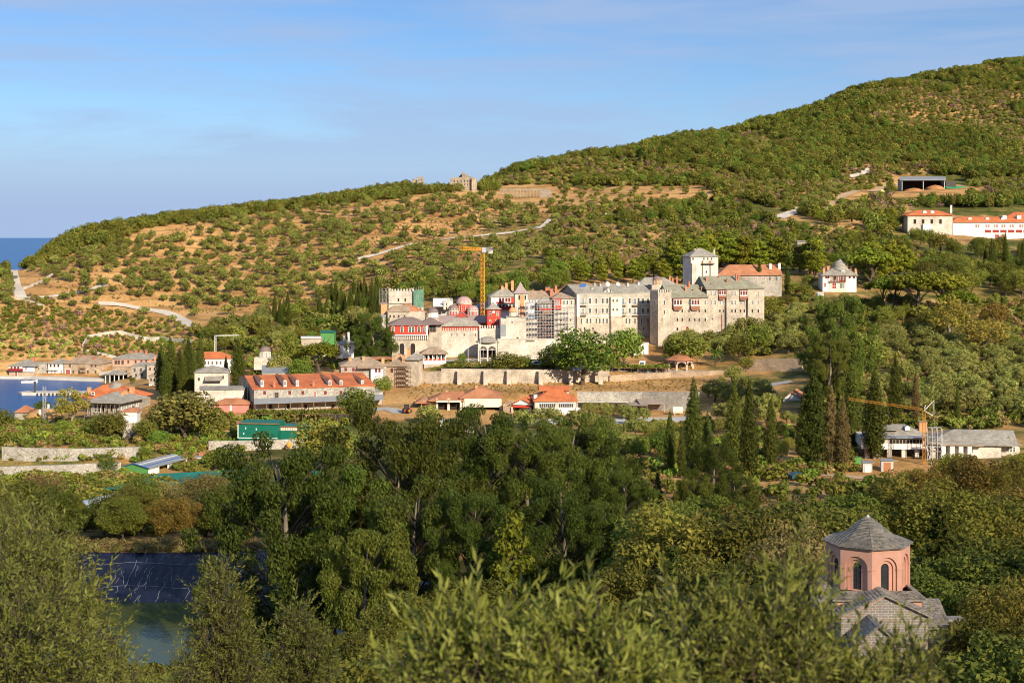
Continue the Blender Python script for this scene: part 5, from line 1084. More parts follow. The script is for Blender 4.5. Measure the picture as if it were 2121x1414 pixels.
b = Bld('white_garage', 'large white garage with hipped red tile roof and two tall doors', 'garage', 1108, 866, 420, 3)
yb = 13; b.wall(1108, 1194, 829, 870, 0, yb, WHITE); rf = b.hip(1104, 1198, 829.5, 800, 0, yb, TILE, .7, r0=1150, r1=1152, th=.3)
x0, z1 = b.l(1108, 831); zb = b.l(1108, 868)[1]
for px in (1111, 1153.5, 1190.5): x, _ = b.l(px, 840); b.add('stone_pier', MB().box(x-.5, x+.5, -.28, -.003, zb, z1), STONEL)
for a, c in ((1117, 1150), (1157, 1188)):
    xa, z0 = b.l(a, 868); xb, z2 = b.l(c, 831.5); d = b.add('door', MB().box(xa, xb, -.14, -.003, z0, z2), WHITE); z3, z4 = b.l(a, 843)[1], b.l(a, 836)[1]
    n = 8; w = (xb-xa)/n; g = MB(); [g.box(xa+w*i+.05, xa+w*(i+1)-.05, -.17, -.142, z3, z4) for i in range(n)]; b.add('pane', g, GLASS, d)
    b.add('frame', MB().box(xa-.1, xb+.1, -.19, -.171, z3-.12, z3-.02).box(xa-.1, xb+.1, -.19, -.171, z4+.02, z4+.12), CONC, d)
for a, c, e, rg, w0, w1 in ((1118, 1185, 807, 797, 5, 9),):
    b.wall(1125, 1178, 808, 822, 5.2, 9, WHITE, 'clerestory', 0); b.hip(1117, 1182, 808, 798, 4.6, 9.6, TILE, .4, r0='g', r1='g', name='clerestory_roof')
b.chim(1109, 817, 826, 6, 2.5, WHITE, rf); b.swin(b.l(1108, 840)[0], [2.5, 5, 7.5, 10], b.l(1108, 838)[1], 1.1, 2.2, 'b', -1)
x, Y, z = hit(1320, 846, 380)
wallrun('retaining_wall', 'sloping grey stone retaining wall behind the parking sheds', [(1196, 848), (1260, 848), (1330, 848), (1448, 846)], STONEG, top=[811, 811, 811, 812], th=1.2, y0=395)
b = Bld('parking_shed', 'long flat roofed open parking shed under the stone retaining wall', 'shed', 1195, 858, 424, 0)
b.lean(1195, 1300, 832, 829, 0, 8, CONC, .25); x0, z0 = b.l(1196, 858); x1, z1 = b.l(1299, 833); mb = MB(); [mb.box(x0+(x1-x0-.2)*i/4, x0+(x1-x0-.2)*i/4+.2, .4, .6, z0-.5, z1) for i in range(5)]; b.add('post', mb, CONC); b.add('back_wall', MB().box(x0, x1, 7.2, 7.5, z0-.5, z1-.1), DARK)
b = Bld('canopy', 'pair of brown sheet canopies over parked vehicles next to the parking shed', 'canopy', 1285, 858, 423, -4)
BS = mat('brown_sheet_roof', (.30, .24, .20), .12, 1, .7); b.lean(1285, 1342, 839, 832, -1, 4, BS, .12); b.lean(1325, 1378, 836, 822, 0, 7, BS, .12, a2=1316, b2=1365)
mb = MB(); [mb.bar((b.l(px, 858)[0], 0, b.l(px, 858)[1]), (b.l(px, 838)[0], 0, b.l(px, 838)[1]), .14) for px in (1288, 1312, 1340, 1376)]; b.add('post', mb, STEEL)
b = Bld('canopy', 'brown sheet canopy half hidden behind the tallest cypress', 'canopy', 1395, 855, 423, -4); b.lean(1398, 1432, 836, 821, 0, 7, BS, .12, a2=1390, b2=1426); mb = MB(); [mb.bar((b.l(px, 858)[0], .2, b.l(px, 858)[1]), (b.l(px, 838)[0], .2, b.l(px, 838)[1]), .14) for px in (1400, 1428)]; b.add('post', mb, STEEL)
b = Bld('storage_container', 'white ribbed storage container half hidden by the eucalyptus tops', 'container', 912, 896, 385, 2); x0, z0 = b.l(912, 896); x1, z1 = b.l(982, 872); mb = MB().box(x0, x1, 0, 3, z0-.6, z1)
[mb.box(x0+(x1-x0)*(i+.3)/14, x0+(x1-x0)*(i+.7)/14, -.06, -.003, z0, z1-.2) for i in range(14)]; b.add('body', mb, WHITE); b.add('top_rail', MB().box(x0-.05, x1+.05, -.1, 3.1, z1+.003, z1+.22), STEEL); b.add('door_bar', MB().box(x0+.6, x0+.7, -.12, -.061, z0+.1, z1-.1).box(x1-.7, x1-.6, -.12, -.061, z0+.1, z1-.1), IRON)
# --- terraces and walls
for i, (px, a) in enumerate(((918, 0),)):
    wallrun('terrace_wall', 'high rubble terrace wall with buttresses below the gate porch', [(914, 793), (1000, 793), (1100, 793), (1180, 791), (1262, 789)], STONE, top=[763, 764, 765, 766, 768], th=1.0, y0=440)
for i, px in enumerate((952, 1006, 1054, 1120, 1182, 1243)):
    x, Y, z = hit(px, 794, 440); o = MB().add([(-.7, -2.2, -1), (.7, -2.2, -1), (.7, 0, -1), (-.7, 0, -1), (-.7, -.5, 4.6), (.7, -.5, 4.6), (.7, 0, 4.6), (-.7, 0, 4.6)], [(0,3,2,1), (4,5,6,7), (0,1,5,4), (1,2,6,5), (2,3,7,6), (3,0,4,7)]).build('buttress', STONE, None, (x, Y-.7, z))
    tag(o, 'squat sloping stone buttress against the high terrace wall', 'buttress', 'buttresses along the high terrace wall')
wallrun('terrace_wall', 'plain rubble terrace wall below the white gallery house', [(866, 792), (914, 795)], STONE, top=[769, 769], th=1.0, y0=440)
wallrun('terrace_wall', 'low rubble wall under the paved road by the domed kiosk', [(1262, 790), (1390, 781), (1470, 777), (1520, 772)], STONEB, top=[777, 770, 768, 765], th=.8, y0=440)
wallrun('terrace_wall', 'long stone garden wall with grass on top beside the pale tower house', [(5, 951), (60, 953), (150, 953), (292, 949)], STONEG, top=[925, 927, 929, 925], th=.8, y0=300)
wallrun('terrace_wall', 'lower rough stone wall beside the dry grass strip', [(-60, 993), (100, 990), (250, 982)], STONEG, top=[968, 963, 957], th=.8, y0=280)
wallrun('terrace_wall', 'rubble wall under the white yard of the teal sheds', [(432, 932), (520, 932), (640, 926)], STONEG, top=[913, 912, 908], th=.8, y0=340)
wallrun('terrace_wall', 'grey terrace wall behind the palm among olive trees', [(1540, 768), (1600, 768), (1662, 768)], STONEB, top=[746, 743, 743], th=.8, y0=440)
wallrun('field_wall', 'thin stone field wall climbing the left hill beside the shore road', [(48, 600), (110, 570)], STONEL, h=1.2, y0=640)
wallrun('field_wall', 'pale stone wall round the small vineyard above the harbour', [(172, 722), (182, 703), (250, 693), (330, 706), (400, 712)], STONEL, h=2.0, y0=560)
wallrun('field_wall', 'thin stone wall running down from the vineyard to the pink house', [(170, 728), (240, 742)], STONEL, h=1.2, y0=560)
wallrun('field_wall', 'broken stone wall beside the left hill road', [(30, 618), (60, 626), (90, 636)], STONEL, h=1.2, y0=640)
# --- kiosk
b = Bld('kiosk', 'eight sided open kiosk with arched sides and reddish pointed roof', 'pavilion', 1409, 768, 487, 0)
r = 27*b.s; z1 = b.l(1409, 746)[1]; KM = mat('kiosk_stone', (.55, .42, .32), .15, 1, .9); mb = MB(); n = 8
for i in range(n):
    a0, a1 = 2*pi*(i+.5)/n, 2*pi*(i+1.5)/n; p, q = np.array([cos(a0), sin(a0)])*r, np.array([cos(a1), sin(a1)])*r; d = (q-p); t = np.array([p[0], p[1], 0])
    mb.box(p[0]-.3, p[0]+.3, p[1]-.3, p[1]+.3, -1.5, z1-1.2)
    up = [(p+d*(.5-.5*cos(pi*k/8)*.86), z1-1.35+1.0*sin(pi*k/8)) for k in range(9)]
    for k in range(8): (u, zu), (v, zv) = up[k], up[k+1]; mb.add([(u[0], u[1], zu), (v[0], v[1], zv), (v[0], v[1], z1), (u[0], u[1], z1), (u[0]*.93, u[1]*.93, zu), (v[0]*.93, v[1]*.93, zv), (v[0]*.93, v[1]*.93, z1), (u[0]*.93, u[1]*.93, z1)], [(0,1,2,3), (7,6,5,4), (0,4,5,1)])
b.add('arcade', mb, KM); b.add('frieze', MB().lathe([(r*1.06, z1), (r*1.06, z1+.22)], 8, a0=pi/8), mat('violet_paint', (.25, .18, .38), .1, 1, .7)); zt = b.l(1409, 729, r)[1]; rf = b.add('roof', MB().lathe([(r*1.2, z1+.2), (r*1.2, z1+.32), (.12, zt)], 8, a0=pi/8), TILEO); b.add('finial', MB().lathe([(.1, zt), (.22, zt+.2), (.03, zt+.6)], 8), STONEL, rf)
b.add('fountain', MB().lathe([(1.6, -1), (1.6, .7), (.4, .75), (.35, 1.7), (.7, 1.8), (.7, 2.0)], 12), STONEG); b.add('step', MB().lathe([(r*1.15, -1.6), (r*1.15, -.9)], 8, a0=pi/8), CONC)
simple('white_hut', 'tiny flat roofed white hut below the long wing', 1311, 1343, 728, 712, 709, 508, 6, 5, WHITE, WHITE, 'lean', 'hut', wins=(([1319], 721, 5, 10, 'd'), ([1332], 719, 4, 5, 'd')))
# --- trellises
def trellis(name, label, px0, px1, py, Y, h, dep, top, n, cat='trellis', lmat='vine'):
    x0, _, _ = P(px0, py, Y); x1, _, _ = P(px1, py, Y); z = gz((x0+x1)/2, Y); o = empty(name, (x0, Y, z)); tag(o, label, cat); mb = MB(); W_ = x1-x0
    for i in range(n+1):
        for y in (0, dep): mb.box(W_*i/n-.06, W_*i/n+.06, y-.06, y+.06, -.6, h)
    for y in (0, dep): mb.box(0, W_, y-.05, y+.05, h, h+.1)
    mb.build('post', WOOD, o); rg = np.random.default_rng(7); cl = [((W_*(i+rg.random())/(n*3), dep*rg.random(), h+.3+.25*rg.random()), (1.1, 1.1, .6)) for i in range(n*3)]
    v, f, t = leaves(rg, cl, n*220, .38, up=.4); link('foliage', npmesh('trellis_leaves', v, f, LM[lmat], t), o); return o
trellis('vine_trellis', 'long low vine trellis with brown screen below the kiosk', 1268, 1386, 793, 478, 2.4, 4, 0, 9)
x0, Y, z = P(1268, 793, 478); mb = MB().box(0, (1386-1268)*478/F, 4.1, 4.16, -.5, 2.2); tag(mb.build('screen_fence', WOOD, None, (x0, Y, gz(x0, Y))), 'brown reed screen under the long low vine trellis', 'screen')
trellis('vine_pergola', 'leafy vine pergola on poles in front of the warehouse', 530, 722, 872, 402, 2.6, 5, 0, 14, 'pergola', 'bush')
# --- teal sheds
b = Bld('teal_shed', 'dark teal metal shed with white corner post and brown roof', 'shed', 493, 908, 372, -6); b.wall(494, 575, 875, 906, 0, 7, TEAL); b.lean(489, 578, 876, 871, -.5, 7.5, TILEO, .15); b.add('corner_post', MB().box(b.l(493, 900)[0]-.1, b.l(494, 900)[0], -.12, .1, b.l(494, 907)[1], b.l(494, 876)[1]), WHITE); b.add('base_rail', MB().box(b.l(494, 900)[0], b.l(575, 900)[0], -.08, -.003, b.l(494, 907)[1], b.l(494, 905.5)[1]), WHITE)
for px, py in ((509, 886), (531, 888), (505, 897)): x, z = b.l(px, py); b.add('lamp', MB().box(x-.12, x+.12, -.2, -.003, z-.3, z+.2), WHITE)
b = Bld('teal_annex', 'lower teal shed with a long barred window next to the yellow mixer', 'shed', 576, 908, 374, -6); b.wall(576, 641, 882, 905, 0, 6, TEAL); b.lean(574, 643, 882.5, 877, -.5, 6.5, TILEO, .15); x0, z0 = b.l(577, 891); x1, z1 = b.l(620, 884); fr = b.add('window', MB().box(x0, x1, -.06, -.003, z0, z1), CREAM); mb = MB(); [mb.box(x0+(x1-x0)*i/12, x0+(x1-x0)*i/12+.08, -.1, -.061, z0, z1) for i in range(13)]; b.add('bar', mb, WOOD, fr)
x, Y, z = P(598, 908, 366); z = gz(x, Y); o = empty('cement_mixer', (x, Y, z), .6); tag(o, 'small yellow cement mixer on the white yard', 'cement mixer')
MB().tube([(-.5, 0, .95), (-.2, 0, 1.1), (.3, 0, 1.4), (.62, 0, 1.6)], [.3, .62, .6, .3], 12).build('drum', YEL, o); MB().box(-.9, .6, -.4, .4, .35, .5).bar((-.5, -.4, .5), (0, -.65, 1.15), .1).bar((-.5, .4, .5), (0, .65, 1.15), .1).build('frame', YEL, o); MB().box(-1.1, -.5, -.3, .3, .5, 1.0).build('engine', IRON, o)
for sy in (-.5, .5): link('wheel', CARM.get('wheel') or None, o, (-.3, sy, .33)) if CARM.get('wheel') else MB().tube([(-.3, sy-.08, .33), (-.3, sy+.08, .33)], [.33, .33], 12).build('wheel', IRON, o)
# --- long sheds by the nets
b = Bld('striped_shed', 'green sided shed with grey roof crossed by a bright blue stripe', 'shed', 256, 990, 331, -20)
x0, z0 = b.l(256, 992); x1, _ = b.l(308, 992); ze = b.l(282, 967)[1]; ya = 15.5
b.add('end_wall', MB().prism([(x0, z0-1), (x1, z0-1), (x1, ze), ((x0+x1)/2-.6, ze+.75), (x0, ze)], 0, .2), GREENP)
xm = (x0+x1)/2-.6
def strip(a, c, m, nm, k):
    mb = MB()
    for p, q in (((x0-.3, ze-.05), (xm, ze+.85)), ((xm, ze+.85), (x1+.4, ze-.08))): mb.add([(p[0], a, p[1]+k), (q[0], a, q[1]+k), (q[0], c, q[1]+k), (p[0], c, p[1]+k), (p[0], a, p[1]+k-.1), (q[0], a, q[1]+k-.1), (q[0], c, q[1]+k-.1), (p[0], c, p[1]+k-.1)], [(0,1,2,3), (7,6,5,4), (0,4,5,1), (1,5,6,2), (2,6,7,3), (3,7,4,0)])
    b.add(nm, mb, m)
strip(-.3, ya+.3, METG, 'roof', 0)
for u, m_ in ((.30, WHITE), (.62, BLUE)):
    xx = xm+(x1+.4-xm)*u; zz = ze+.85-.93*u; b.add('roof_stripe', MB().add([(xx-.22, -.3, zz+.05), (xx+.22, -.3, zz-.02), (xx+.22, ya+.3, zz-.02), (xx-.22, ya+.3, zz+.05)], [(0,1,2,3)]), m_)
for i in range(5): b.add('post', MB().box(x1-.12, x1+.12, ya*i/4-.02, ya*i/4+.2, z0-1, ze-.1), WHITE)
b.add('side_panel', MB().box(x1-.05, x1+.05, .3, ya*.27, z0-1, ze-.4), WHITE); b.add('side_panel', MB().box(x1-.05, x1+.05, ya*.52, ya*.70, z0-1, ze-.4), STEEL); b.add('back_wall', MB().box(x0, x0+.15, .25, ya, z0-1, ze-.1), GREENP); b.add('end_wall', MB().box(x0+.2, x1-.2, ya-.2, ya, z0-1, ze-.1), DARK)
b.add('trim', MB().bar((x0-.3, -.36, ze-.02), (xm, -.36, ze+.88), .14).bar((xm, -.36, ze+.88), (x1+.4, -.36, ze-.06), .14), BLUE)
b = Bld('open_shed', 'open fronted low shed with grey sheet roof and turquoise post', 'shed', 385, 965, 350, -6); b.lean(384, 440, 946, 939, -.5, 7, METG, .12); x0, z0 = b.l(386, 966); x1, z1 = b.l(438, 947); b.add('back_wall', MB().box(x0, x1, 5.6, 5.9, z0-.6, z1), DARK); b.add('post', MB().box(x0, x0+.3, 0, .3, z0-.6, z1-.1), mat('turquoise_paint', (.2, .5, .52), .1, 1, .6)); b.add('post', MB().box(x1-.2, x1, 0, .2, z0-.6, z1-.1), WHITE); b.add('fascia', MB().box(x0, x1, -.6, -.503, z1-.2, z1+.02), WHITE)
for i, px in enumerate((402, 411, 420)): x, z = b.l(px, 964, 1.5); MB()
b = Bld('rusty_shed', 'small shelter with rust streaked white sheet roof', 'shed', 468, 965, 345, -10); RS = mat('rusty_sheet', (.60, .52, .46), .1, .5, .7, col2=(.32, .10, .045), stain=.4); b.lean(468, 503, 951, 938, 0, 7, RS, .1, a2=474, b2=508); x0, z0 = b.l(469, 966); x1, z1 = b.l(502, 951); b.add('post', MB().box(x0, x0+.15, .1, .25, z0-1, z1).box(x1-.15, x1, .1, .25, z0-1, z1), WOOD); b.add('back_wall', MB().box(x0, x1, 5, 5.2, z0-1, z1), WOOD)
for i, (px, py, c, lb) in enumerate(((395, 960, BLUE, 'blue plastic crate pile'), (412, 959, BRICK, 'stack of red clay pots in the open shed'), (422, 960, WOOD, 'stack of brown timber in the open shed'))):
    if i == 0: continue
    x, Y, z = P(px, py, 352); z = gz(x, Y); o = MB(); [o.box(k*.5, k*.5+.42, 0, .5, j*.42, j*.42+.38) for k in range(3) for j in range(2)]; tag(o.build('crate_stack', c, None, (x, Y, z)), lb, 'stack')
for i, (px, w, h, lb) in enumerate(((162, 3.2, 3.2, 'arched white polythene tunnel above the pond'), (215, 2.4, 2.1, 'lower end of a white polythene tunnel beside green nets'))):
    x, Y, z = P(px, 1040, 262+6*i); z = gz(x, Y); mb = MB(); pr_ = [(w*cos(pi*k/10)*1.15, h*sin(pi*k/10)) for k in range(11)]; mb.prism(pr_, 0, 12); o = empty('poly_tunnel', (x, Y, z), R(-25)); tag(o, lb, 'tunnel'); mb.build('cover', mat('polythene', (.52, .53, .55), .12, 2, .5), o); hb = MB(); [hb.bar((pr_[k][0]*1.01, 12*j/4, pr_[k][1]*1.01), (pr_[k+1][0]*1.01, 12*j/4, pr_[k+1][1]*1.01), .08) for j in range(5) for k in range(10)]; hb.build('hoop', STEEL, o)
NT = mat('teal_shade_net', (.012, .17, .13), .2, .3, .85)
def netsheet(name, label, pts, hgt, n=14):
    """a shade net held on posts: sags between them"""
    w = [hit(px, py, 200) for px, py in pts]; a, b_, c, d = [np.array(q) for q in w]; mb = MB(); v = []
    for i in range(n+1):
        for j in range(n+1):
            s, t = i/n, j/n; p = (a*(1-s)+b_*s)*(1-t)+(d*(1-s)+c*s)*t; v.append((p[0], p[1], gz(p[0], p[1])+hgt-.35*abs(sin(pi*4*s))*abs(sin(pi*3*t))+.1*rnd.random()))
    o = empty(name, tuple(a)); tag(o, label, 'shade net'); off = np.array(a)
    MB().add([tuple(np.array(q)-off) for q in v], [(i*(n+1)+j, (i+1)*(n+1)+j, (i+1)*(n+1)+j+1, i*(n+1)+j+1) for i in range(n) for j in range(n)]).build('net', NT, o)
    ps = MB()
    for k in range(0, n+1, 4):
        for l_ in range(0, n+1, 5): q = np.array(v[k*(n+1)+l_])-off; ps.box(q[0]-.06, q[0]+.06, q[1]-.06, q[1]+.06, q[2]-hgt-.8, q[2])
    ps.build('post', WOOD, o)
netsheet('shade_net', 'wide teal shade net stretched over beds below the striped shed', [(205, 1030), (520, 1026), (520, 984), (330, 996)], 1.6)
netsheet('shade_net', 'small teal shade net half hidden by the pale eucalyptus', [(600, 1010), (680, 1008), (670, 988), (600, 990)], 1.6, 8)
# ================================================================ harbour side
b = Bld('veranda_house', 'large slate roofed stone house with long timber veranda above the harbour', 'house', 247, 872, 428, -14)
yb = 14; x0, z = b.l(180, 870); b.wall(180, 247, 834, 872, 0, yb, STONEG, down=2); rf = b.hip(171, 250, 832, 809, -2.4, yb, SLATE, .5, th=.25)
xa, z0 = b.l(174, 861, -2.4); xb, _ = b.l(247, 861, -2.4); zt = b.l(200, 833, -2.4)[1]; mb = MB().box(xa, xb, -2.4, -.01, z0-.2, z0)
for i in range(9): mb.box(xa+(xb-xa-.15)*i/8, xa+(xb-xa-.15)*i/8+.15, -2.4, -2.25, z0-3.5 if i % 2 == 0 else z0, zt-.1)
for k in (.5, .95): mb.box(xa, xb, -2.38, -2.3, z0+k, z0+k+.07)
for i in range(8): p, q = xa+(xb-xa)*i/8, xa+(xb-xa)*(i+1)/8; mb.bar((p, -2.34, z0), (q, -2.34, z0+.95), .06)
b.add('veranda', mb, WOOD); b.wins([184, 214, 231], 846, 5, 11, 'd'); b.wins([199, 205], 846, 7, 13, 'w'); b.wins([186, 200, 216, 232], 868, 4, 5, 'd')
xs_ = b.l(247, 850)[0]; b.swin(xs_, [2, 5, 8, 11], b.l(247, 843)[1], 1.0, 1.8, 'w', 1)
for x, t, w in ((253, 811, 5), (259, 807, 7), (262, 811, 8)): b.chim(x, t, t+17, 4, w, ORANGE, rf)
b = Bld('domed_hall', 'orange tiled hall with shallow grey dome behind the veranda house', 'house', 187, 850, 448, -10); b.wall(190, 272, 822, 850, 0, 14, STONEG); rf = b.hip(160, 277, 823, 796, 0, 14, TILE, .4, r0=215, r1=250); x, z = b.l(241, 808, 7); b.add('dome', MB().lathe([(17*b.s, z-1.5), (17*b.s, z+.3)]+[(16*b.s*cos(pi/2*k/7), z+.3+2.4*sin(pi/2*k/7)) for k in range(8)], 20, (x, 7)), SLATE, rf, True)
for px, t, w in ((185, 802, 2), (272, 800, 4), (275, 800, 5)): b.chim(px, t, t+18, 5, w, ORANGE, rf)
b.win(193, 815, 5, 6, 'w', -.2)
b = Bld('tower_house', 'slim tower house white above and stone below with red hip roof', 'tower', 254, 918, 366, 4); b.wall(254, 283.5, 876, 920, 0, 4.4, STONEG, 'lower_wall'); b.wall(253.6, 284, 852, 875.9, -.05, 4.5, WHITE, 'upper_wall', 0); rf = b.hip(251, 287, 852, 843, -.05, 4.5, TILEO, .4); b.wins([267.5, 274.5], 861, 3, 3.6, 'w', -.05); b.wins([266, 276], 881, 1.2, 3, 'd'); b.chim(276, 841, 848, 3, 3, IRON, rf)
b = Bld('boat_house', 'round stone storehouse under a dome of dry ochre grass', 'storehouse', 80, 888, 425, 0); r = 38*b.s; xc = 0; z1 = b.l(80, 868)[1]
b.add('wall', MB().lathe([(r, -2), (r, z1)], 18, (0, r)), STONEG); b.add('roof', MB().lathe([(r*1.06, z1-.1), (r*1.05, z1+.3), (r*.75, z1+1.6), (r*.4, z1+2.4), (.1, z1+2.7)], 22, (0, r)), mat('thatch', (.45, .25, .09), .25, 2, .95), None, True)
x, Y, z = P(92, 880, 424); z = gz(x, Y); o = empty('radio_mast', (x, Y, z)); tag(o, 'thin grey lattice mast with white panel antennas by the grass domed store', 'mast'); mb = MB(); lattice(mb, (0, 0, 0), (0, 0, 10.5), .7, 1.0, .09); mb.build('mast', STEEL, o); MB().box(-1.6, -.9, -.3, -.2, 2.2, 3.6).build('antenna', WHITE, o); MB().box(1.0, 1.6, -.3, -.2, 3.4, 5.2).build('antenna', WHITE, o)
b = simple('red_roof_cottage', 'small stone cottage with steep red and grey roof at the water edge', 30, 55, 872, 853, 838, 452, -8, 6, STONEG, TILEO); 
simple('low_red_roof', 'low red roofed shed at the shore below the cottage', 8, 36, 892, 880, 870, 430, 0, 6, STONEG, TILEO, cat='shed')
x, Y, z = P(48, 908, 382); z = gz(x, Y)+.6; mb = MB().box(-4.2, 4.2, -3.5, 3.5, 0, .12); o = empty('tank_cover', (x, Y, z)); tag(o, 'flat dark green cover over a square tank among shrubs', 'tank'); mb.build('cover', TEAL, o); MB().box(-4.4, 4.4, -3.7, 3.7, -1.4, -.003).build('rim', CONC, o)
# far shore of the bay
b = Bld('balcony_house', 'grey roofed shore house with red panelled white balcony', 'house', 19, 782, 606, -6); b.wall(19, 71, 757, 783, 0, 9, STONEB); rf = b.hip(17, 74, 757.5, 744, -1, 9, SLATE, .5); x0, z0 = b.l(18, 768, -1.2); x1, z1 = b.l(46, 758, -1.2); b.add('balcony', MB().box(x0, x1, -1.2, -.003, z0, z0+1.0), DKRED); b.add('balcony_wall', MB().box(x0, x1, -1.15, -.004, z0+1.003, z1), WHITE); b.wins([24, 31, 38], 762, 3, 4, 'r', -1.15); b.wall(47, 71, 758, 770, -.5, -.004, WHITE, 'white_wall', 0); b.win(54, 763, 3, 6, 'rd', -.5); b.win(33, 775, 6, 9, 'rd', name='door'); b.chim(69, 738, 750, 3.5, 4, BRICK, rf)
simple('ruined_wall', 'ruined grey stone walls between the two shore houses', 74, 97, 780, 752, 750, 607, 3, 5, STONEG, STONEG, 'lean', 'ruin', wins=(([80, 89], 763, 2, 3, 'd'),))
b = simple('shore_house', 'narrow white shore house with two stacked balconies', 100, 131, 779, 752, 742, 607, -4, 8, WHITE, SLATE, wins=(([105, 113, 121], 757, 3.4, 5, 'd'), ([107, 114, 127], 770, 3, 6, 'rd'))); b.balc(99, 122, 765, 0, 1.2, .9, WHITE, WHITE)
b = simple('long_shore_house', 'brown roofed stone shore house with four chimneys and red double door', 132, 206, 780, 752, 735, 606, -12, 11, STONEB, SLATEB, wins=(([145, 190, 198], 757, 3, 5, 'o'), ([152, 164, 182, 198], 770, 3, 5, 'o')), chims=((160, 737, 5), (171, 734, 5), (182, 733, 5), (196, 738, 3))); b.win(141, 771, 9, 11, 'rd', name='door'); b.balc(167, 178, 762, 0, 1.2, 1, WOOD, WOOD); b.balc(167, 178, 770, 0, 1.2, 1, WOOD, WOOD)
simple('hillside_hut', 'tiny pale hut standing alone above the shore houses', 128, 148, 741, 729, 725, 640, 0, 4, CREAM, SLATE, 'hip', 'hut', wins=(([138], 736, 3, 5, 'd'),))
b = Bld('pink_house', 'salmon pink upper storey house with four red chimneys above the quay', 'house', 233, 790, 580, -10); b.wall(233, 312, 759, 792, .3, 12, STONEB, 'lower_wall'); b.wall(233, 312, 742, 758.9, 0, 12.3, PINK, 'upper_wall', 0); rf = b.hip(229, 315, 742, 729, 0, 12.3, SLATE, .5); b.wins([240, 246, 254], 750, 4, 7, 'o'); b.wins([266, 281, 293, 303], 749, 3, 5, 'o'); b.wins([243, 262, 280, 298], 770, 3, 6, 'd')
for x, t, w in ((272, 726, 5), (282, 724, 6), (293, 725, 6), (303, 725, 5)): b.chim(x, t, t+11, 3.6, w, BRICK, rf)
b = Bld('quay_shelter', 'low grey roofed boat shelter on white posts by the quay', 'shelter', 216, 789, 570, -8); b.hip(214, 257, 775, 767, 0, 6, SLATE, .4); x0, z0 = b.l(217, 789); x1, z1 = b.l(254, 776); mb = MB(); [mb.box(x0+(x1-x0)*i/4, x0+(x1-x0)*i/4+.3, .2, .5, z0-1, z1) for i in range(5)]; b.add('post', mb, WHITE); b.add('back_wall', MB().box(x0, x1, 4.4, 4.7, z0-1, z1), DARK)
simple('grey_cottage', 'grey roofed cottage wedged between the pink house and cypresses', 273, 303, 786, 757, 748, 560, -4, 8, STONEG, SLATE, wins=(([279, 292], 766, 3, 6, 'o'), ([282, 294], 777, 3, 5, 'o')))
simple('grey_cottage', 'taller grey cottage with orange chimney touching the cypresses', 304, 332, 788, 755, 745, 552, -4, 8, STONE, SLATE, wins=(([311, 320], 764, 3, 6, 'd'),), chims=((312, 744, 3), (322, 737, 4)), cm=ORANGE)
b = simple('dark_hut', 'tall narrow dark timber hut with white foot near the quay', 308, 327, 806, 778, 770, 520, 0, 5, STONEG, SLATEB, 'hip', 'hut', wins=(([313, 320], 786, 3, 6, 'd'),)); b.wall(308.5, 314, 796, 806, -.3, -.004, WHITE, 'white_base')
CQ = mat('quay_concrete', (.52, .47, .40), .15, .5, .9)
x0, Y, _ = P(-60, 786, 601); x1, _, _ = P(216, 786, 600); mb = MB().slab([(x0, 604.5), (P(60, 0, 601)[0], 603.5), (P(100, 0, 601)[0], 600), (P(215, 0, 593)[0], 592), (P(235, 0, 590)[0], 604), (P(130, 0, 606)[0], 608), (x0, 609)], -2, 1.15)
tag(mb.build('quay', CQ), 'pale concrete quay in front of the shore houses', 'quay')
mb = MB().slab([(P(38, 0, 545)[0], 545), (P(44, 0, 541)[0], 541.5), (P(100, 0, 541)[0], 541), (P(185, 0, 541)[0], 541), (P(185, 0, 548)[0], 548), (P(60, 0, 548)[0], 548)], -2, 1.0); o = empty('pier', (0, 0, 0)); tag(o, 'long narrow concrete pier reaching into the bay', 'pier'); mb.build('deck', CQ, o)
fd = MB(); [fd.box(P(px, 0, 541)[0]-.25, P(px, 0, 541)[0]+.25, 540.5, 540.98, -1, .9) for px in range(78, 182, 8)]; fd.build('fender', IRON, o)
o = empty('mooring_post', (P(72, 0, 542.5)[0], 542.5, 1.0)); tag(o, 'dark mooring beacon post on the pier', 'post'); MB().tube([(0, 0, 0), (0, 0, 3.6)], [.38, .34], 10).build('post', IRON, o); MB().lathe([(.5, 3.6), (.5, 4.0), (.2, 4.3)], 10).build('cap', IRON, o)
o = empty('motor_boat', (P(60, 0, 588)[0], 588, 0), R(8)); tag(o, 'small grey motor boat with canopy moored near the far quay', 'boat')
hb = MB(); sec = [(-3.0, .95, .75), (-1.0, 1.1, .8), (1.2, 1.0, .9), (2.6, .55, 1.05), (3.4, .05, 1.2)]; v = []
for x, w, t in sec: v += [(x, -w, t), (x, -w*.7, -.15), (x, w*.7, -.15), (x, w, t)]
hb.add(v, [(i*4+j, i*4+j+1, i*4+5+j, i*4+4+j) for i in range(4) for j in range(3)]+[(0, 3, 2, 1), (0, 4, 7, 3), (4, 8, 11, 7), (8, 12, 15, 11), (12, 16, 19, 15)]); hb.build('hull', WHITE, o); MB().box(-1.6, .8, -.8, .8, 2.1, 2.2).build('canopy', METG, o); mb = MB(); [mb.box(x-.04, x+.04, y-.04, y+.04, .8, 2.1) for x in (-1.5, .7) for y in (-.7, .7)]; mb.build('post', STEEL, o); MB().box(.2, .9, -.6, .6, .9, 1.5).build('console', IRON, o)
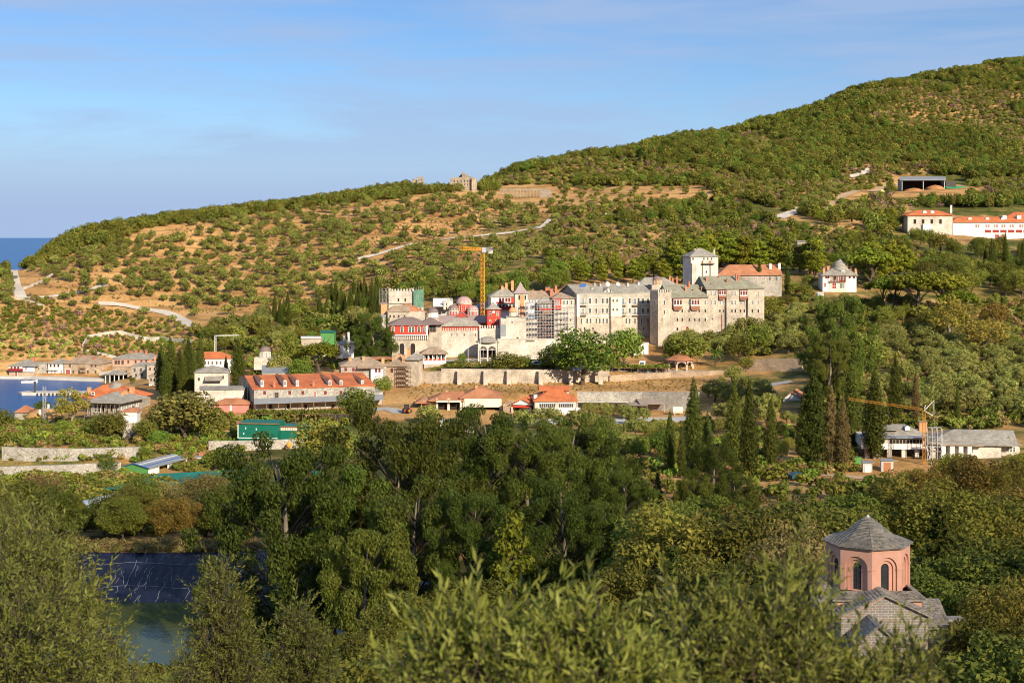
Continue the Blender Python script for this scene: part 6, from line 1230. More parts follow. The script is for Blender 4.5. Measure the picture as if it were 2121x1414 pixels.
# ================================================================ right side
b = Bld('red_roof_range', 'long stone building with wide russet roof behind the end wing', 'building', 1489, 612, 586, 6)
b.wall(1489, 1619, 569, 610, 0, 12, STONEG, down=4); rf = b.hip(1486, 1622, 569.5, 548, 0, 12, TILEO, .7, r0=1510, r1='g'); b.wins([1545, 1567, 1583], 577, 3.4, 7, 'rd'); b.wins([1594.5, 1608.5], 577, 3, 7, 'g'); b.wins([1500, 1515, 1530], 578, 3, 6, 'rd')
for x, t in ((1595.5, 546), (1614, 545)): b.chim(x, t, t+16, 4, 3.5, WHITE, rf)
b = Bld('dome_mansion', 'white mansion with bell shaped grey dome, red loggia and four chimneys', 'house', 1703, 600, 598, -2)
b.wall(1704, 1774, 570, 600, 0, 10, WHITE, down=2); rf = b.hip(1700.5, 1778, 570, 553, -.4, 10, SLATE, .5, r0=1728, r1=1752); x, z = b.l(1740, 556, 5); k = b.s
b.add('dome', MB().lathe([(17*k, z-1.2), (17*k, z), (15.5*k, z+.25), (15*k, z+1.2), (13*k, z+2.2), (9.5*k, z+3.0), (5*k, z+3.4), (1*k, z+3.7), (.05, z+4.3)], 24, (x, 5)), SLATE, rf, True)
for px, t, w in ((1706.5, 555, 2), (1715.5, 551, 5), (1762.5, 551, 5), (1772.5, 555, 2)): b.chim(px, t, t+14, 4, w, ORANGE, rf)
xa, z0 = b.l(1719, 583, -1.2); xb, z1 = b.l(1753, 570.5, -1.2); mb = MB().box(xa, xb, -1.2, -.003, z0-.15, z0); [mb.box(xa+(xb-xa-.2)*i/5, xa+(xb-xa-.2)*i/5+.2, -1.2, -1.0, z0, z1) for i in range(6)]; mb.box(xa, xb, -1.2, -1.1, z0+.85, z0+.95)
[mb.bar((xa+(xb-xa)*i/5, -1.14, z0), (xa+(xb-xa)*(i+1)/5, -1.14, z0+.9), .07) for i in range(5)]; b.add('loggia', mb, BR); b.add('red_wall', MB().box(b.l(1738, 575)[0], xb-.1, -.3, -.003, z0+.003, z1), DKRED); b.wins([1727, 1731], 576, 4, 8, 'd'); b.wins([1741, 1747], 576, 3, 6, 'w', -.3); b.wins([1711.5, 1716, 1760, 1769], 574, 3, 4.4, 'r')
b.add('porch_wall', MB().box(b.l(1719, 592)[0], b.l(1752, 592)[0], -.25, -.004, b.l(1719, 600)[1]-1, z0-.16), CREAM); b.wins([1728], 592, 8, 12, 'rd', -.25); b.wins([1742, 1747], 592, 4, 9, 'w', -.25); b.win(1709, 590, 4, 8, 'rd'); x, z = b.l(1746, 563.5, 1.2); d = b.add('dormer', MB().prism([(x-.7, z-.6), (x+.7, z-.6), (x+.7, z+.5), (x, z+1.0), (x-.7, z+.5)], .9, 3.2), WHITE, rf); link('window', winmesh(.7, .8, 'w'), d, (x, .9, z))
b = Bld('stone_school', 'square pale stone house with low red roof beside the long white block', 'building', 1878, 480, 792, -3); b.wall(1880, 1973, 446, 482, 0, 14, STONEL, down=4); rf = b.hip(1876, 1978, 446, 435, 0, 14, TILE, .8); b.wins([1895, 1912, 1930, 1948], 459, 5, 9, 'd'); b.wall(1912, 1930, 464, 482, -1.5, -.004, WHITE, 'porch'); b.chim(1970, 425, 440, 3, 8, WHITE, rf)
for px in (1915, 1931): x, z = b.l(px, 440, 3); b.add('dormer', MB().prism([(x-1, z-.8), (x+1, z-.8), (x+1, z+.5), (x, z+1.1), (x-1, z+.5)], 2.4, 6), WHITE, rf)
b = Bld('long_dormitory', 'long white two storey block with red roof and dark red ground floor doors', 'building', 1972, 500, 800, -4); b.wall(1974, 2180, 460, 496, 0, 12, WHITE, down=5); rf = b.hip(1970, 2184, 460, 449, 0, 12, TILE, .7, r0=1985)
b.wins([2022, 2027, 2043, 2048, 2060, 2065, 2076, 2081, 2093, 2098, 2113, 2118, 2130, 2135], 468, 3, 5.5, 'rd')
for a in range(8): xa, z0 = b.l(2040+16*a, 482); xb, z1 = b.l(2053+16*a, 476); b.add('door_panel', MB().box(xa, xb, -.1, -.003, z0, z1), DKRED)
b.win(2078, 489, 5, 9, 'rd', name='door'); b.win(2065, 490, 8, 8, 'rd', name='door')
for px in (2009, 2045, 2077): x, z = b.l(px, 454, 3); b.add('dormer', MB().prism([(x-1, z-.8), (x+1, z-.8), (x+1, z+.5), (x, z+1.1), (x-1, z+.5)], 2.4, 6), WHITE, rf)
for px, t in ((2080, 446), (2110, 446)): b.chim(px, t, t+9, 7, 4, WHITE, rf)
b = simple('upper_red_roof', 'red roof of a taller block rising behind the long white block', 2086, 2160, 462, 449, 439, 830, -4, 12, STONEL, TILE)
b = Bld('steel_shed', 'open steel framed shed with grey roof on the bare hilltop terrace', 'shed', 1866, 388, 985, -3); x0, z0 = b.l(1868, 386); x1, z1 = b.l(1957, 372); b.lean(1864, 1959, 372.5, 366, -1, 14, METG, .5)
mb = MB(); [mb.box(x0+(x1-x0-.4)*i/2, x0+(x1-x0-.4)*i/2+.4, 0, .4, z0-3, z1) for i in range(3)]; b.add('post', mb, STEEL); b.add('back_wall', MB().box(x0, x1, 12.6, 13, z0-3, z1+1), DARK); [b.add('side_wall', MB().box(a_, a_+.3, .5, 12.5, z0-3, z1+.6), METG) for a_ in (x0-.1, x1-.2)]
xa, za = b.l(1959, 383); xb, zb = b.l(1980, 375.5); b.add('annex', MB().box(xa, xb, 0, 8, za-2, zb), IRON)
x, Y, z = P(1979, 387, 982); tag(MB().add([(-6, 0, 0), (7, 0, 0), (8, 2, 1.6), (-7, 2, 1.6)], [(0,1,2,3)]).add([(-6, .2, 0), (7, .2, 0), (8, 2.2, 1.6), (-7, 2.2, 1.6)], [(3,2,1,0)]).build('tarpaulin', mat('green_tarp', (.02, .26, .11), .1, 1, .6), None, (x, Y, gz(x, Y))), 'bright green tarpaulin beside the open steel shed', 'tarpaulin')
for i, (px, w, lb) in enumerate(((1893, 9, 'heap of orange earth in the first bay of the steel shed'), (1937, 8, 'heap of orange earth spilling from the second bay'))):
    x, Y, z = P(px, 387, 988); z = gz(x, Y); v = MB().lathe([(w, -1), (w*.7, 1.2), (w*.35, 2.2), (.2, 2.7)], 14); tag(v.build('earth_heap', mat('earth', (.42, .20, .08), .2, 1, .95), None, (x, Y, z), True), lb, 'earth heap')
b = Bld('white_cabin', 'small white cabin with red tile gable roof among olive trees', 'cabin', 1622, 842, 402, -20); b.wall(1622, 1660, 825, 842, 0, 8, WHITE); b.gab(1617, 1663, 826, 811, 0, 8.4, TILEO, WHITE, .5, .2); b.win(1637, 836, 14, 5, 'r')
b = Bld('unfinished_house', 'slate roofed house on stone piers under construction beside the tall crane', 'house', 1783, 945, 306, -6); b.wall(1784, 1918, 906, 927, 0, 10, CONC, 'upper_wall', 0); x0, z0 = b.l(1784, 927); x1, _ = b.l(1918, 927); b.lean(1781, 1918, 905, 898, -.7, 2, METG, .15, 'porch_roof'); b.hip(1812, 1920, 899, 878, 1.8, 9, SLATE, .6); b.hip(1825, 1860, 889, 879, 2, 8, SLATE, .3)
b.wins([1811], 912, 5, 7, 'w'); b.wins([1828, 1846]+[1852+7*i for i in range(9)], 914, 5.6, 8, 'd'); b.add('floor_beam', MB().box(x0-.1, x1, -.15, -.003, z0-.2, z0+1.0), WHITE)
for px in (1797, 1818, 1843, 1873, 1900): x, z = b.l(px, 948); b.add('pier', MB().box(x-.5, x+.5, .2, 1.2, z-1.5, z0-.21), STONEL)
b.add('back_wall', MB().box(x0+.5, x1, 5, 5.3, b.l(1800, 950)[1]-1.5, z0-.21), STONEG); b.chim(1911, 873, 889, 13, 5, ORANGE); x, z = b.l(1879, 887, 3); b.add('dormer', MB().prism([(x-.5, z-.4), (x+.5, z-.4), (x+.5, z+.35), (x, z+.75), (x-.5, z+.35)], 2.4, 4), WHITE)
b = Bld('long_slate_house', 'long pale house with grey slate roof and scaffold at its corner', 'house', 1925, 952, 304, -9); b.wall(1927, 2074, 917, 955, 0, 11, STONEL); b.hip(1921, 2110, 918, 889, -.3, 10.5, SLATE, .5, r0=1975, r1='g'); b.wins([1945, 1958, 1995, 2012], 930, 5, 14, 'd')
for px in (1953, 1971, 1989, 2007): x, z = b.l(px, 944); b.add('pier', MB().box(x-.45, x+.45, -1.3, -.004, z-2, b.l(px, 921)[1]), WHITE)
b.add('cornice', MB().box(b.l(1946, 920)[0], b.l(2036, 920)[0], -1.5, -.004, b.l(1950, 920.5)[1], b.l(1950, 919)[1]), SLATEB)
b.wall(2074.3, 2112, 922, 955, 2, 11, STONEL, 'end_wall'); b.gab(2066, 2116, 923, 905, 1.9, 11, SLATE, CREAM, .3, .2); b.wins([2088, 2094, 2100], 930, 4, 9, 'w', 2)
scaffold(None, 'scaffolding', P(1920, 952, 301), P(1950, 952, 300.5), STEEL, 3, 3, 1.2, label='small steel scaffold on the corner of the long slate house')
for i, (px, py, w, h, lb) in enumerate(((1797, 962, 1.9, 1.9, 'tilted white hut door panel on the rubble slope'), (1838, 962, 2.4, 2.2, 'small concrete block shed with reddish door on the rubble slope'))):
    x, Y, z = P(px, 968, 291); z = gz(x, Y); o = empty('block_shed', (x, Y, z), R(-8)); tag(o, lb, 'shed'); MB().box(-w/2, w/2, 0, 2, -.8, h).build('wall', CONC, o); MB().box(-w/2-.2, w/2+.2, -.3, 2.2, h+.003, h+.15).build('roof', METG, o); MB().box(-w*.3, w*.3, -.05, -.003, -.2, h*.85).build('door', (WHITE, TILEO)[i], o)
x, Y, z = P(1776, 948, 300); z = gz(x, Y); o = empty('waste_bin', (x, Y, z)); tag(o, 'green waste bin beside the unfinished house', 'bin'); MB().add([(-.6, -.45, 0), (.6, -.45, 0), (.6, .45, 0), (-.6, .45, 0), (-.75, -.55, 1.35), (.75, -.55, 1.35), (.75, .55, 1.35), (-.75, .55, 1.35)], [(0,3,2,1), (4,5,6,7), (0,1,5,4), (1,2,6,5), (2,3,7,6), (3,0,4,7)]).build('body', GREENP, o); MB().box(-.8, .8, -.6, .6, 1.353, 1.45).build('lid', GREENP, o)
# ruins and aqueduct on the ridge
RU = mat('ruin_stone', (.30, .24, .165), .35, .3, .95, 'stone', (.19, .15, .10), cell=.5, bump=.5)
b = Bld('ruined_castle', 'ruined stone school walls with empty windows on the ridge', 'ruin', 935, 388, 952, 6); x0, z0 = b.l(933, 388); x1, _ = b.l(988, 388); zt = b.l(935, 366)[1]
def ragged(b, a, c, base, tops, w0, w1, m, name='wall'):
    mb = MB(); xs = [b.l(a+(c-a)*i/(len(tops)-1), base, w0)[0] for i in range(len(tops))]; zb = b.l(a, base, w0)[1]-4; zt = [b.l(a, t, w0)[1] for t in tops]
    mb.prism([(xs[0], zb), (xs[-1], zb)]+[(x, z) for x, z in zip(xs[::-1], zt[::-1])], w0, w1); return b.add(name, mb, m)
ragged(b, 933, 988, 386, [370, 367, 369, 366, 368, 366, 370, 364, 369, 372, 370, 374], 0, 1.2, RU); ragged(b, 950, 975, 382, [366, 362, 360, 363, 359, 365, 364], 9, 10.2, RU); ragged(b, 957, 963, 380, [358, 356, 357, 360], 5, 7, RU, 'chimney_stack'); ragged(b, 977, 988, 392, [368, 367, 369, 368], -3, -.004, RU, 'tower'); b.wins([941, 948, 955, 962, 969, 982], 376, 2.4, 4, 'd', 0); b.wins([941, 948, 955, 962, 969], 382, 2.4, 3, 'd', 0)
b = Bld('ruined_house', 'roofless stone house with two gaping walls on the left end of the ridge', 'ruin', 854, 384, 945, 4); ragged(b, 854, 864, 386, [370, 369, 372, 371, 374], 0, 1, RU); ragged(b, 864.5, 878, 390, [366, 365, 368, 366, 370], -2, -.8, RU); b.wins([868, 873], 373, 2, 3, 'd', -2)
b = Bld('aqueduct', 'old stone aqueduct with a row of small round arches on the hillside', 'aqueduct', 1040, 402, 962, -3); x0, z0 = b.l(1036, 402); x1, z1 = b.l(1120, 391); AQ = mat('aqueduct_stone', (.27, .22, .16), .25, .4, .95, 'stone', (.18, .145, .105), cell=.6); archwall(b, x0, x1, 0, 1.6, z0-3, z1-1.6, z1, AQ, 12, .75); b.wall(1120, 1142, 391.5, 398, 0, 1.6, AQ, 'wall', 4)
b.add('shade_wall', MB().box(x0, x1, 4, 4.3, z0-3, z1-2), STONEG) if 0 else None
# cranes
o = empty('tower_crane', P(1000, 655, 532)); tag(o, 'tall yellow tower crane rising from the monastery court', 'crane'); z0 = o.location.z; k = 532/F; zt = qz(532, 521)-z0; mb = MB(); lattice(mb, (0, 0, -6), (0, 0, zt), 1.35, 1.5, .17); mb.build('mast', YEL, o)
mb = MB(); lattice(mb, (-.5, -.5, zt+.9), (-7.3, -17, zt+1.3), 1.1, 1.4, .15); mb.build('jib', YEL, o); mb = MB(); lattice(mb, (.4, .8, zt+.9), (3.4, 8, zt+.9), 1.1, 1.4, .12); mb.build('counter_jib', STEEL, o); MB().box(2.0, 3.6, 5.5, 8, zt-.8, zt+.5).build('counterweight', CONC, o); MB().box(-.3, 1.3, -1.4, .2, zt-.4, zt+1.6).build('cab', STEEL, o); MB().lathe([(1, zt-.2), (1, zt+.3)], 14).build('slewing_ring', STEEL, o)
o = empty('tower_crane', P(1914, 962, 297)); tag(o, 'slender orange crane with long jib over the slate houses', 'crane'); z0 = o.location.z; k = 297/F; zt = qz(297, 850)-z0; OR_ = mat('crane_orange', (.44, .19, .025), .1, 1, .5); mb = MB(); lattice(mb, (0, 0, -1.5), (0, 0, zt), .6, .9, .06); mb.build('mast', OR_, o)
mb = MB(); lattice(mb, (-.3, .1, zt+.25), (-14.6, 5, zt+1.9), 0.42, .8, .035); mb.build('jib', OR_, o)
MB().bar((0, 0, zt), (2.0, -.4, zt+2.2), .1).bar((0, 0, zt+.4), (.4, 0, zt+1.2), .1).bar((2.0, -.4, zt+2.2), (.3, 0, zt+.2), .07).bar((.1, 0, zt-.1), (1.7, -.4, zt-.9), .12).bar((1.7, -.4, zt-.9), (2.0, -.4, zt+2.2), .04).build('a_frame', WHITE, o); MB().bar((2.0, -.4, zt+2.2), (2.0, -.4, zt-6), .03).build('cable', STEEL, o); MB().bar((.2, -.2, 4.5), (1.6, -.5, -.5), .12).bar((.2, .2, 4.5), (1.9, .4, -.5), .12).build('strut', STEEL, o)
o = empty('gantry', P(446, 718, 545)); tag(o, 'white steel gantry beam on a lattice leg above cypress tops', 'gantry'); mb = MB(); lattice(mb, (0, 0, -4), (0, 0, 4), .6, .8, .06); mb.build('leg', WHITE, o); mb = MB(); lattice(mb, (-.3, 0, 4.2), (8.8, 1, 4.4), .35, .8, .06); mb.build('beam', WHITE, o)
b = simple('green_hut', 'bright green sheet hut behind the garden trees', 664, 692, 706, 688, 684, 540, 0, 6, GREENP, TEAL, 'lean', 'hut'); simple('white_canopy', 'white flat canopy shelter next to the green hut', 624, 664, 708, 700, 696, 532, 0, 6, STONE, WHITE, 'lean', 'shelter')
simple('grey_hut', 'low grey flat roofed hut among pines left of the mansion', 1652, 1684, 507, 500, 498, 700, 0, 6, STONE, SLATE, 'lean', 'hut')
simple('white_shelter', 'tiny white shelter on the slope below the mansion', 1694, 1706, 612, 607, 605, 575, 0, 4, WHITE, WHITE, 'lean', 'hut')
# roads, tracks, yards
RD = mat('pale_road', (.55, .48, .39), .12, .3, .95); DIRT = mat('dirt_track', (.42, .29, .17), .18, .4, .95); PAV = mat('paving', (.36, .335, .31), .15, .3, .9); YARD = mat('white_yard', (.60, .57, .52), .12, .4, .95)
drape('road', [(24, 552), (28, 575), (36, 600), (44, 618)], 5.5, RD, .25, y0=640); drape('path', [(44, 616), (90, 618), (170, 606), (220, 590)], 3, RD, .3, y0=640); drape('road', [(205, 630), (260, 632), (320, 640), (370, 655), (398, 680)], 5.5, RD, .3, y0=600)
drape('path', [(740, 538), (790, 527), (860, 505), (920, 497), (1000, 488), (1060, 484), (1110, 472), (1130, 468)], 3.6, RD, .45, y0=640); drape('path', [(1115, 475), (1125, 468), (1133, 462), (1138, 455)], 3, RD, .45, y0=640)
drape('road', [(1612, 452), (1640, 442), (1662, 430)], 8, RD, .5, y0=700); drape('path', [(1700, 438), (1712, 425), (1740, 410), (1780, 395), (1830, 386), (1870, 386)], 6, DIRT, .5, y0=700); drape('road', [(1758, 368), (1785, 362), (1806, 352)], 7, RD, .6, y0=800)
drape('road', [(1180, 762), (1240, 764), (1300, 764), (1360, 768), (1440, 772), (1520, 774)], 5.5, PAV, .12, y0=470); drape('road', [(1560, 810), (1575, 797), (1600, 792), (1640, 790)], 5, PAV, .15, y0=380)
drape('path', [(905, 748), (950, 745), (1000, 746), (1040, 746)], 5, PAV, .12, y0=470); drape('path', [(1300, 985), (1420, 975), (1550, 978), (1650, 980), (1740, 985), (1830, 992)], 3.4, DIRT, .12, y0=230); drape('path', [(1230, 1178), (1320, 1158), (1400, 1150), (1500, 1150)], 3.2, DIRT, .12, y0=150)
drape('path', [(770, 850), (805, 838), (830, 856), (815, 815)][:3], 5, PAV, .12, y0=380); drape('path', [(255, 890), (275, 850), (290, 832), (300, 815)], 4, PAV, .12, y0=380); drape('path', [(205, 775), (235, 768), (262, 765)], 4, CQ, .15, y0=560)
drape('road', [(1040, 872), (1120, 874), (1200, 872), (1300, 870), (1440, 866)], 13, CONC, .1, y0=380); drape('path', [(432, 918), (520, 914), (640, 908)], 5, YARD, .14, y0=330)
for px, py, Y, rz, c, van, L_, lb, cat in ((1331, 765, 487, R(80), (.8, .8, .8), True, 4.8, 'white van parked on the paved road near the kiosk', 'van'), (1120, 758, 484, R(180), (.75, .78, .76), True, 7.5, 'white minibus with green side behind the terrace hedge', 'minibus'), (1066, 757, 484, R(10), (.7, .7, .72), False, 4.2, 'silver car behind the terrace hedge', 'car'), (1089, 862, 429, R(90), (.55, .56, .58), False, 4.2, 'silver car inside the red tiled garage', 'car'), (1226, 860, 426, R(100), (.75, .76, .78), False, 4.3, 'white car under the long parking shed', 'car'), (31, 569, 752, R(95), (.12, .13, .15), False, 4.4, 'dark car on the pale hill road by the sea', 'car'), (1590, 800, 418, R(185), (.8, .8, .8), False, 4.3, 'white car on the lane among olive trees', 'car'), (1595, 622, 556, R(0), (.05, .07, .14), False, 4.4, 'dark blue car beside the end wing', 'car'), (668, 709, 528, R(5), (.03, .1, .4), True, 5.5, 'blue lorry under the white canopy shelter', 'lorry'), (682, 712, 526, R(5), (.75, .75, .78), False, 4.2, 'white car next to the blue lorry', 'car'), (1262, 452, 850, R(0), (.8, .8, .8), True, 5, 'white van alone in the mid hillside clearing', 'van'), (1834, 386, 976, R(0), (.65, .5, .2), True, 7, 'yellow truck on the hilltop track by the steel shed', 'truck'), (1655, 995, 284, R(20), (.02, .07, .09), False, 4.2, 'dark teal car parked by the dirt track', 'car')):
    x = (px-CX)*Y/F; car('parked_'+cat, lb, x, Y, gz(x, Y)+.14, rz, c, van, cat, L_)
def tractor(label, px, py, Y, rz, col):
    x = (px-CX)*Y/F; o = empty('tractor', (x, Y, gz(x, Y)+.1), rz); tag(o, label, 'tractor'); MB().box(.2, 1.9, -.42, .42, .75, 1.35).box(-.9, .3, -.55, .55, .7, 1.05).build('body', col, o); MB().box(-.9, -.82, -.6, .6, 1.05, 2.5).box(.1, .18, -.6, .6, 1.05, 2.5).box(-1.0, .3, -.7, .7, 2.5, 2.58).build('roll_frame', IRON, o); MB().box(-.6, -.1, -.25, .25, 1.1, 1.3).box(-.65, -.5, -.25, .25, 1.3, 1.75).build('seat', IRON, o)
    for xx, r, w in ((-.6, .75, .22), (1.5, .42, .15)):
        for sy in (-1, 1): MB().tube([(xx, sy*.75-w, r), (xx, sy*.75+w, r)], [r, r], 16).mi(1).tube([(xx, sy*.75-w-.01, r), (xx, sy*.75+w+.01, r)], [r*.55, r*.55], 12).build('wheel', [MATS['tyre'], YEL], o)
tractor('red tractor on the white yard edge behind the awning barn', 843, 846, 421, R(70), RED); tractor('red and white tractor in the open parking shed', 1268, 860, 424, R(110), RED)
x, Y, z = P(1205, 866, 418); z = gz(x, Y); o = empty('water_trailer', (x, Y, z)); tag(o, 'cream tank trailer at the corner of the white garage', 'tank'); MB().tube([(-1.9, 0, 1.5), (-1.7, 0, 1.5), (1.7, 0, 1.5), (1.9, 0, 1.5)], [.6, .9, .9, .6], 14).build('tank', CANVAS, o); MB().box(-1.8, 1.8, -.6, .6, .5, .66).build('frame', IRON, o); [MB().tube([(xx, y-.12, .4), (xx, y+.12, .4)], [.4, .4], 12).build('wheel', MATS['tyre'], o) for xx in (-.6, .6) for y in (-.7, .7)]
x, Y, z = P(1403, 862, 415); z = gz(x, Y); o = empty('water_tank', (x, Y, z)); tag(o, 'round cream water tank beside the tallest cypress', 'water tank'); MB().tube([(-1.6, 0, 1.2), (-1.4, 0, 1.2), (1.4, 0, 1.2), (1.6, 0, 1.2)], [.8, 1.1, 1.1, .8], 16).build('tank', CANVAS, o); MB().box(-1, -.7, -.8, .8, -.4, .4).box(.7, 1, -.8, .8, -.4, .4).build('cradle', CONC, o)
# pond liner on the far bank
LINER = mat('pond_liner', (.010, .013, .032), .5, .5, .38, spec=.55); lt = LINER.node_tree; n_ = lt.nodes
wv = n_.new('ShaderNodeTexWave'); wv.inputs['Scale'].default_value = .22; wv.inputs['Distortion'].default_value = 9; wv.inputs['Detail'].default_value = 5; bp_ = n_.new('ShaderNodeBump'); bp_.inputs['Strength'].default_value = .6; bp_.inputs['Distance'].default_value = .25
lt.links.new(n_['Texture Coordinate'].outputs['Object'], wv.inputs['Vector']); lt.links.new(wv.outputs['Fac'], bp_.inputs['Height']); lt.links.new(bp_.outputs[0], n_['Principled BSDF'].inputs['Normal'])
mb = MB(); v = []; xs = np.linspace((-300-CX)*195/F, (905-CX)*195/F, 90); ys = np.linspace(189, 202.6, 14)
for x in xs:
    for j, y in enumerate(ys): v.append((x, y, gz(x, y)+.12+.10*rnd.random()))
mb.add(v, [(i*14+j, (i+1)*14+j, (i+1)*14+j+1, i*14+j+1) for i in range(89) for j in range(13)]); o = empty('pond_liner', (0, 0, 0)); tag(o, 'dark blue plastic liner sheet on the pond bank with white scratches', 'liner'); mb.build('sheet', LINER, o, None, True)
sc = MB(); SCM = mat('chalky_scratch', (.42, .43, .48), .2, 2, .8)
for i in range(85):
    x = (rnd.uniform(190, 580) if i % 4 else rnd.uniform(190, 880)); x = (x-CX)*195/F; y = rnd.uniform(194.6, 198.5) if i % 3 else rnd.uniform(194.5, 201); p = (x, y, gz(x, y)+.26)
    for k in range(rnd.choice((1, 2, 3))): x2 = p[0]+rnd.uniform(-.35, .35); y2 = p[1]+rnd.uniform(.2, .8); q = (x2, y2, gz(x2, y2)+.26); sc.bar(p, q, .03, .02); p = q
for yy, zz in ((200.4, 0), (197.2, 0)):
    for x in np.arange(xs[0], xs[-1], 4): sc.bar((x, yy+.25*sin(x), gz(x, yy+.25*sin(x))+.25), (x+4, yy+.25*sin(x+4), gz(x+4, yy+.25*sin(x+4))+.25), .03, .02)
tag(sc.build('liner_scratch', SCM, o), kind='stuff')  # white scratches and seam lines lying on the liner
for i, px in enumerate((305, 342, 378, 414, 450)):
    x = (px-CX)*204/F; z = gz(x, 204); tag(MB().box(-.05, .05, -.05, .05, -.4, 1.7).build('fence_post', IRON, None, (x, 204, z)), 'thin dark fence post on the dry grass rim of the pond', 'fence post', 'fence posts along the pond rim')
# ================================================================ near chapel
def ashlar():
    m = bpy.data.materials.new('ashlar'); m.use_nodes = True; t = m.node_tree; N = t.nodes; b = N['Principled BSDF']; ln = t.links.new; b.inputs['Roughness'].default_value = .9; b.inputs['Specular IOR Level'].default_value = .15
    co = N.new('ShaderNodeTexCoord'); sp = N.new('ShaderNodeSeparateXYZ'); ln(co.outputs['Object'], sp.inputs[0]); ad = N.new('ShaderNodeMath'); ad.operation = 'ADD'; ln(sp.outputs[0], ad.inputs[0]); ln(sp.outputs[1], ad.inputs[1]); cb = N.new('ShaderNodeCombineXYZ'); ln(ad.outputs[0], cb.inputs[0]); ln(sp.outputs[2], cb.inputs[1])
    nz_ = N.new('ShaderNodeTexNoise'); nz_.inputs['Scale'].default_value = 3; ln(co.outputs['Object'], nz_.inputs['Vector']); mv = N.new('ShaderNodeVectorMath'); mv.operation = 'MULTIPLY_ADD'; mv.inputs[1].default_value = (.05, .05, 0); ln(nz_.outputs['Color'], mv.inputs[0]); ln(cb.outputs[0], mv.inputs[2])
    br = N.new('ShaderNodeTexBrick'); br.inputs['Scale'].default_value = 1; br.inputs['Brick Width'].default_value = .34; br.inputs['Row Height'].default_value = .135; br.inputs['Mortar Size'].default_value = .016; br.inputs['Mortar Smooth'].default_value = .3; br.inputs['Bias'].default_value = -.1; br.inputs['Color1'].default_value = (.30, .27, .24, 1); br.inputs['Color2'].default_value = (.36, .25, .17, 1); br.inputs['Mortar'].default_value = (.55, .50, .43, 1); ln(mv.outputs[0], br.inputs['Vector'])
    n2 = N.new('ShaderNodeTexNoise'); n2.inputs['Scale'].default_value = 5; n2.inputs['Detail'].default_value = 6; ln(co.outputs['Object'], n2.inputs['Vector']); mr = N.new('ShaderNodeMapRange'); mr.inputs[3].default_value = .55; mr.inputs[4].default_value = 1.45; ln(n2.outputs['Fac'], mr.inputs[0])
    mu_ = N.new('ShaderNodeMix'); mu_.data_type = 'RGBA'; mu_.blend_type = 'MULTIPLY'; mu_.inputs[0].default_value = 1; ln(br.outputs[0], mu_.inputs[6]); ln(mr.outputs[0], mu_.inputs[7]); ln(mu_.outputs[2], b.inputs['Base Color'])
    bp = N.new('ShaderNodeBump'); bp.inputs['Strength'].default_value = .6; bp.inputs['Distance'].default_value = .02; bp.invert = True; ln(br.outputs['Fac'], bp.inputs['Height']); ln(bp.outputs[0], b.inputs['Normal']); return m
ASH = ashlar()
CPINK = mat('chapel_plaster', (.68, .36, .25), .12, 2.2, .85, stain=-.1, col2=(.58, .29, .20))
SLAT = mat('chapel_slate', (.40, .345, .27), .25, 2, .8, 'slate', (.20, .175, .14), cell=3.2)
Y0 = 76.0; X0 = (1841-CX)*Y0/F; ZG = gz(X0, Y0)
CH = empty('chapel', (X0, Y0, ZG)); tag(CH, 'small salmon plastered chapel with octagonal drum and bell shaped slate dome', 'chapel')
def cpt(px, py, Y): x, y, z = P(px, py, Y); return np.array([x-X0, y-Y0, z-ZG])
def xform(mb, fn):
    mb.v = [tuple(fn(np.array(p))) for p in mb.v]; return mb
def slates(mb, a, b, c, d, rows, wid=.2, th=.022, rng=np.random.default_rng(4)):
    """courses of overlapping slates on the slope a-b (eave) to d-c (ridge)"""
    a, b, c, d = [np.array(p, float) for p in (a, b, c, d)]; nrm = np.cross(b-a, d-a); nrm /= np.linalg.norm(nrm)
    if nrm[2] < 0: nrm = -nrm
    for i in range(rows):
        t0, t1 = i/rows, min(1, (i+1.35)/rows); l0, r0, l1, r1 = a+(d-a)*t0, b+(c-b)*t0, a+(d-a)*t1, b+(c-b)*t1; w = np.linalg.norm(r0-l0); n = max(1, int(w/wid)); cut = np.concatenate([[0], (np.arange(1, n)+rng.uniform(-.3, .3, n-1))/n, [1]])
        for k in range(n):
            s, e = cut[k]+.004, cut[k+1]-.004; lo = -.02*rng.random()
            q = [l0+(r0-l0)*s+(l0-l1)*(-lo)*.6, l0+(r0-l0)*e+(l0-l1)*(-lo)*.6, l1+(r1-l1)*e, l1+(r1-l1)*s]; up = nrm*(th*1.6+.012*rng.random())
            v = [q[0]+up, q[1]+up, q[2]+nrm*.004, q[3]+nrm*.004, q[0]+up-nrm*th, q[1]+up-nrm*th, q[2]-nrm*th, q[3]-nrm*th]
            mb.add(v, [(0,1,2,3), (7,6,5,4), (0,4,5,1), (1,5,6,2), (3,2,6,7), (0,3,7,4)])
def slope_mb(mb, *q):     # solid board under slates
    q = [np.array(p, float) for p in q]; dn = np.array([0, 0, -.10]); mb.add(q+[p+dn for p in q], [(0,1,2,3), (7,6,5,4), (0,4,5,1), (1,5,6,2), (2,6,7,3), (3,7,4,0)])
def addslope(name, *q, rows=14, parent=CH):
    mb = MB(); slope_mb(mb, *[np.array(p)-[0, 0, .03] for p in q]); slates(mb, *q, rows); return mb.build(name, SLAT, parent)
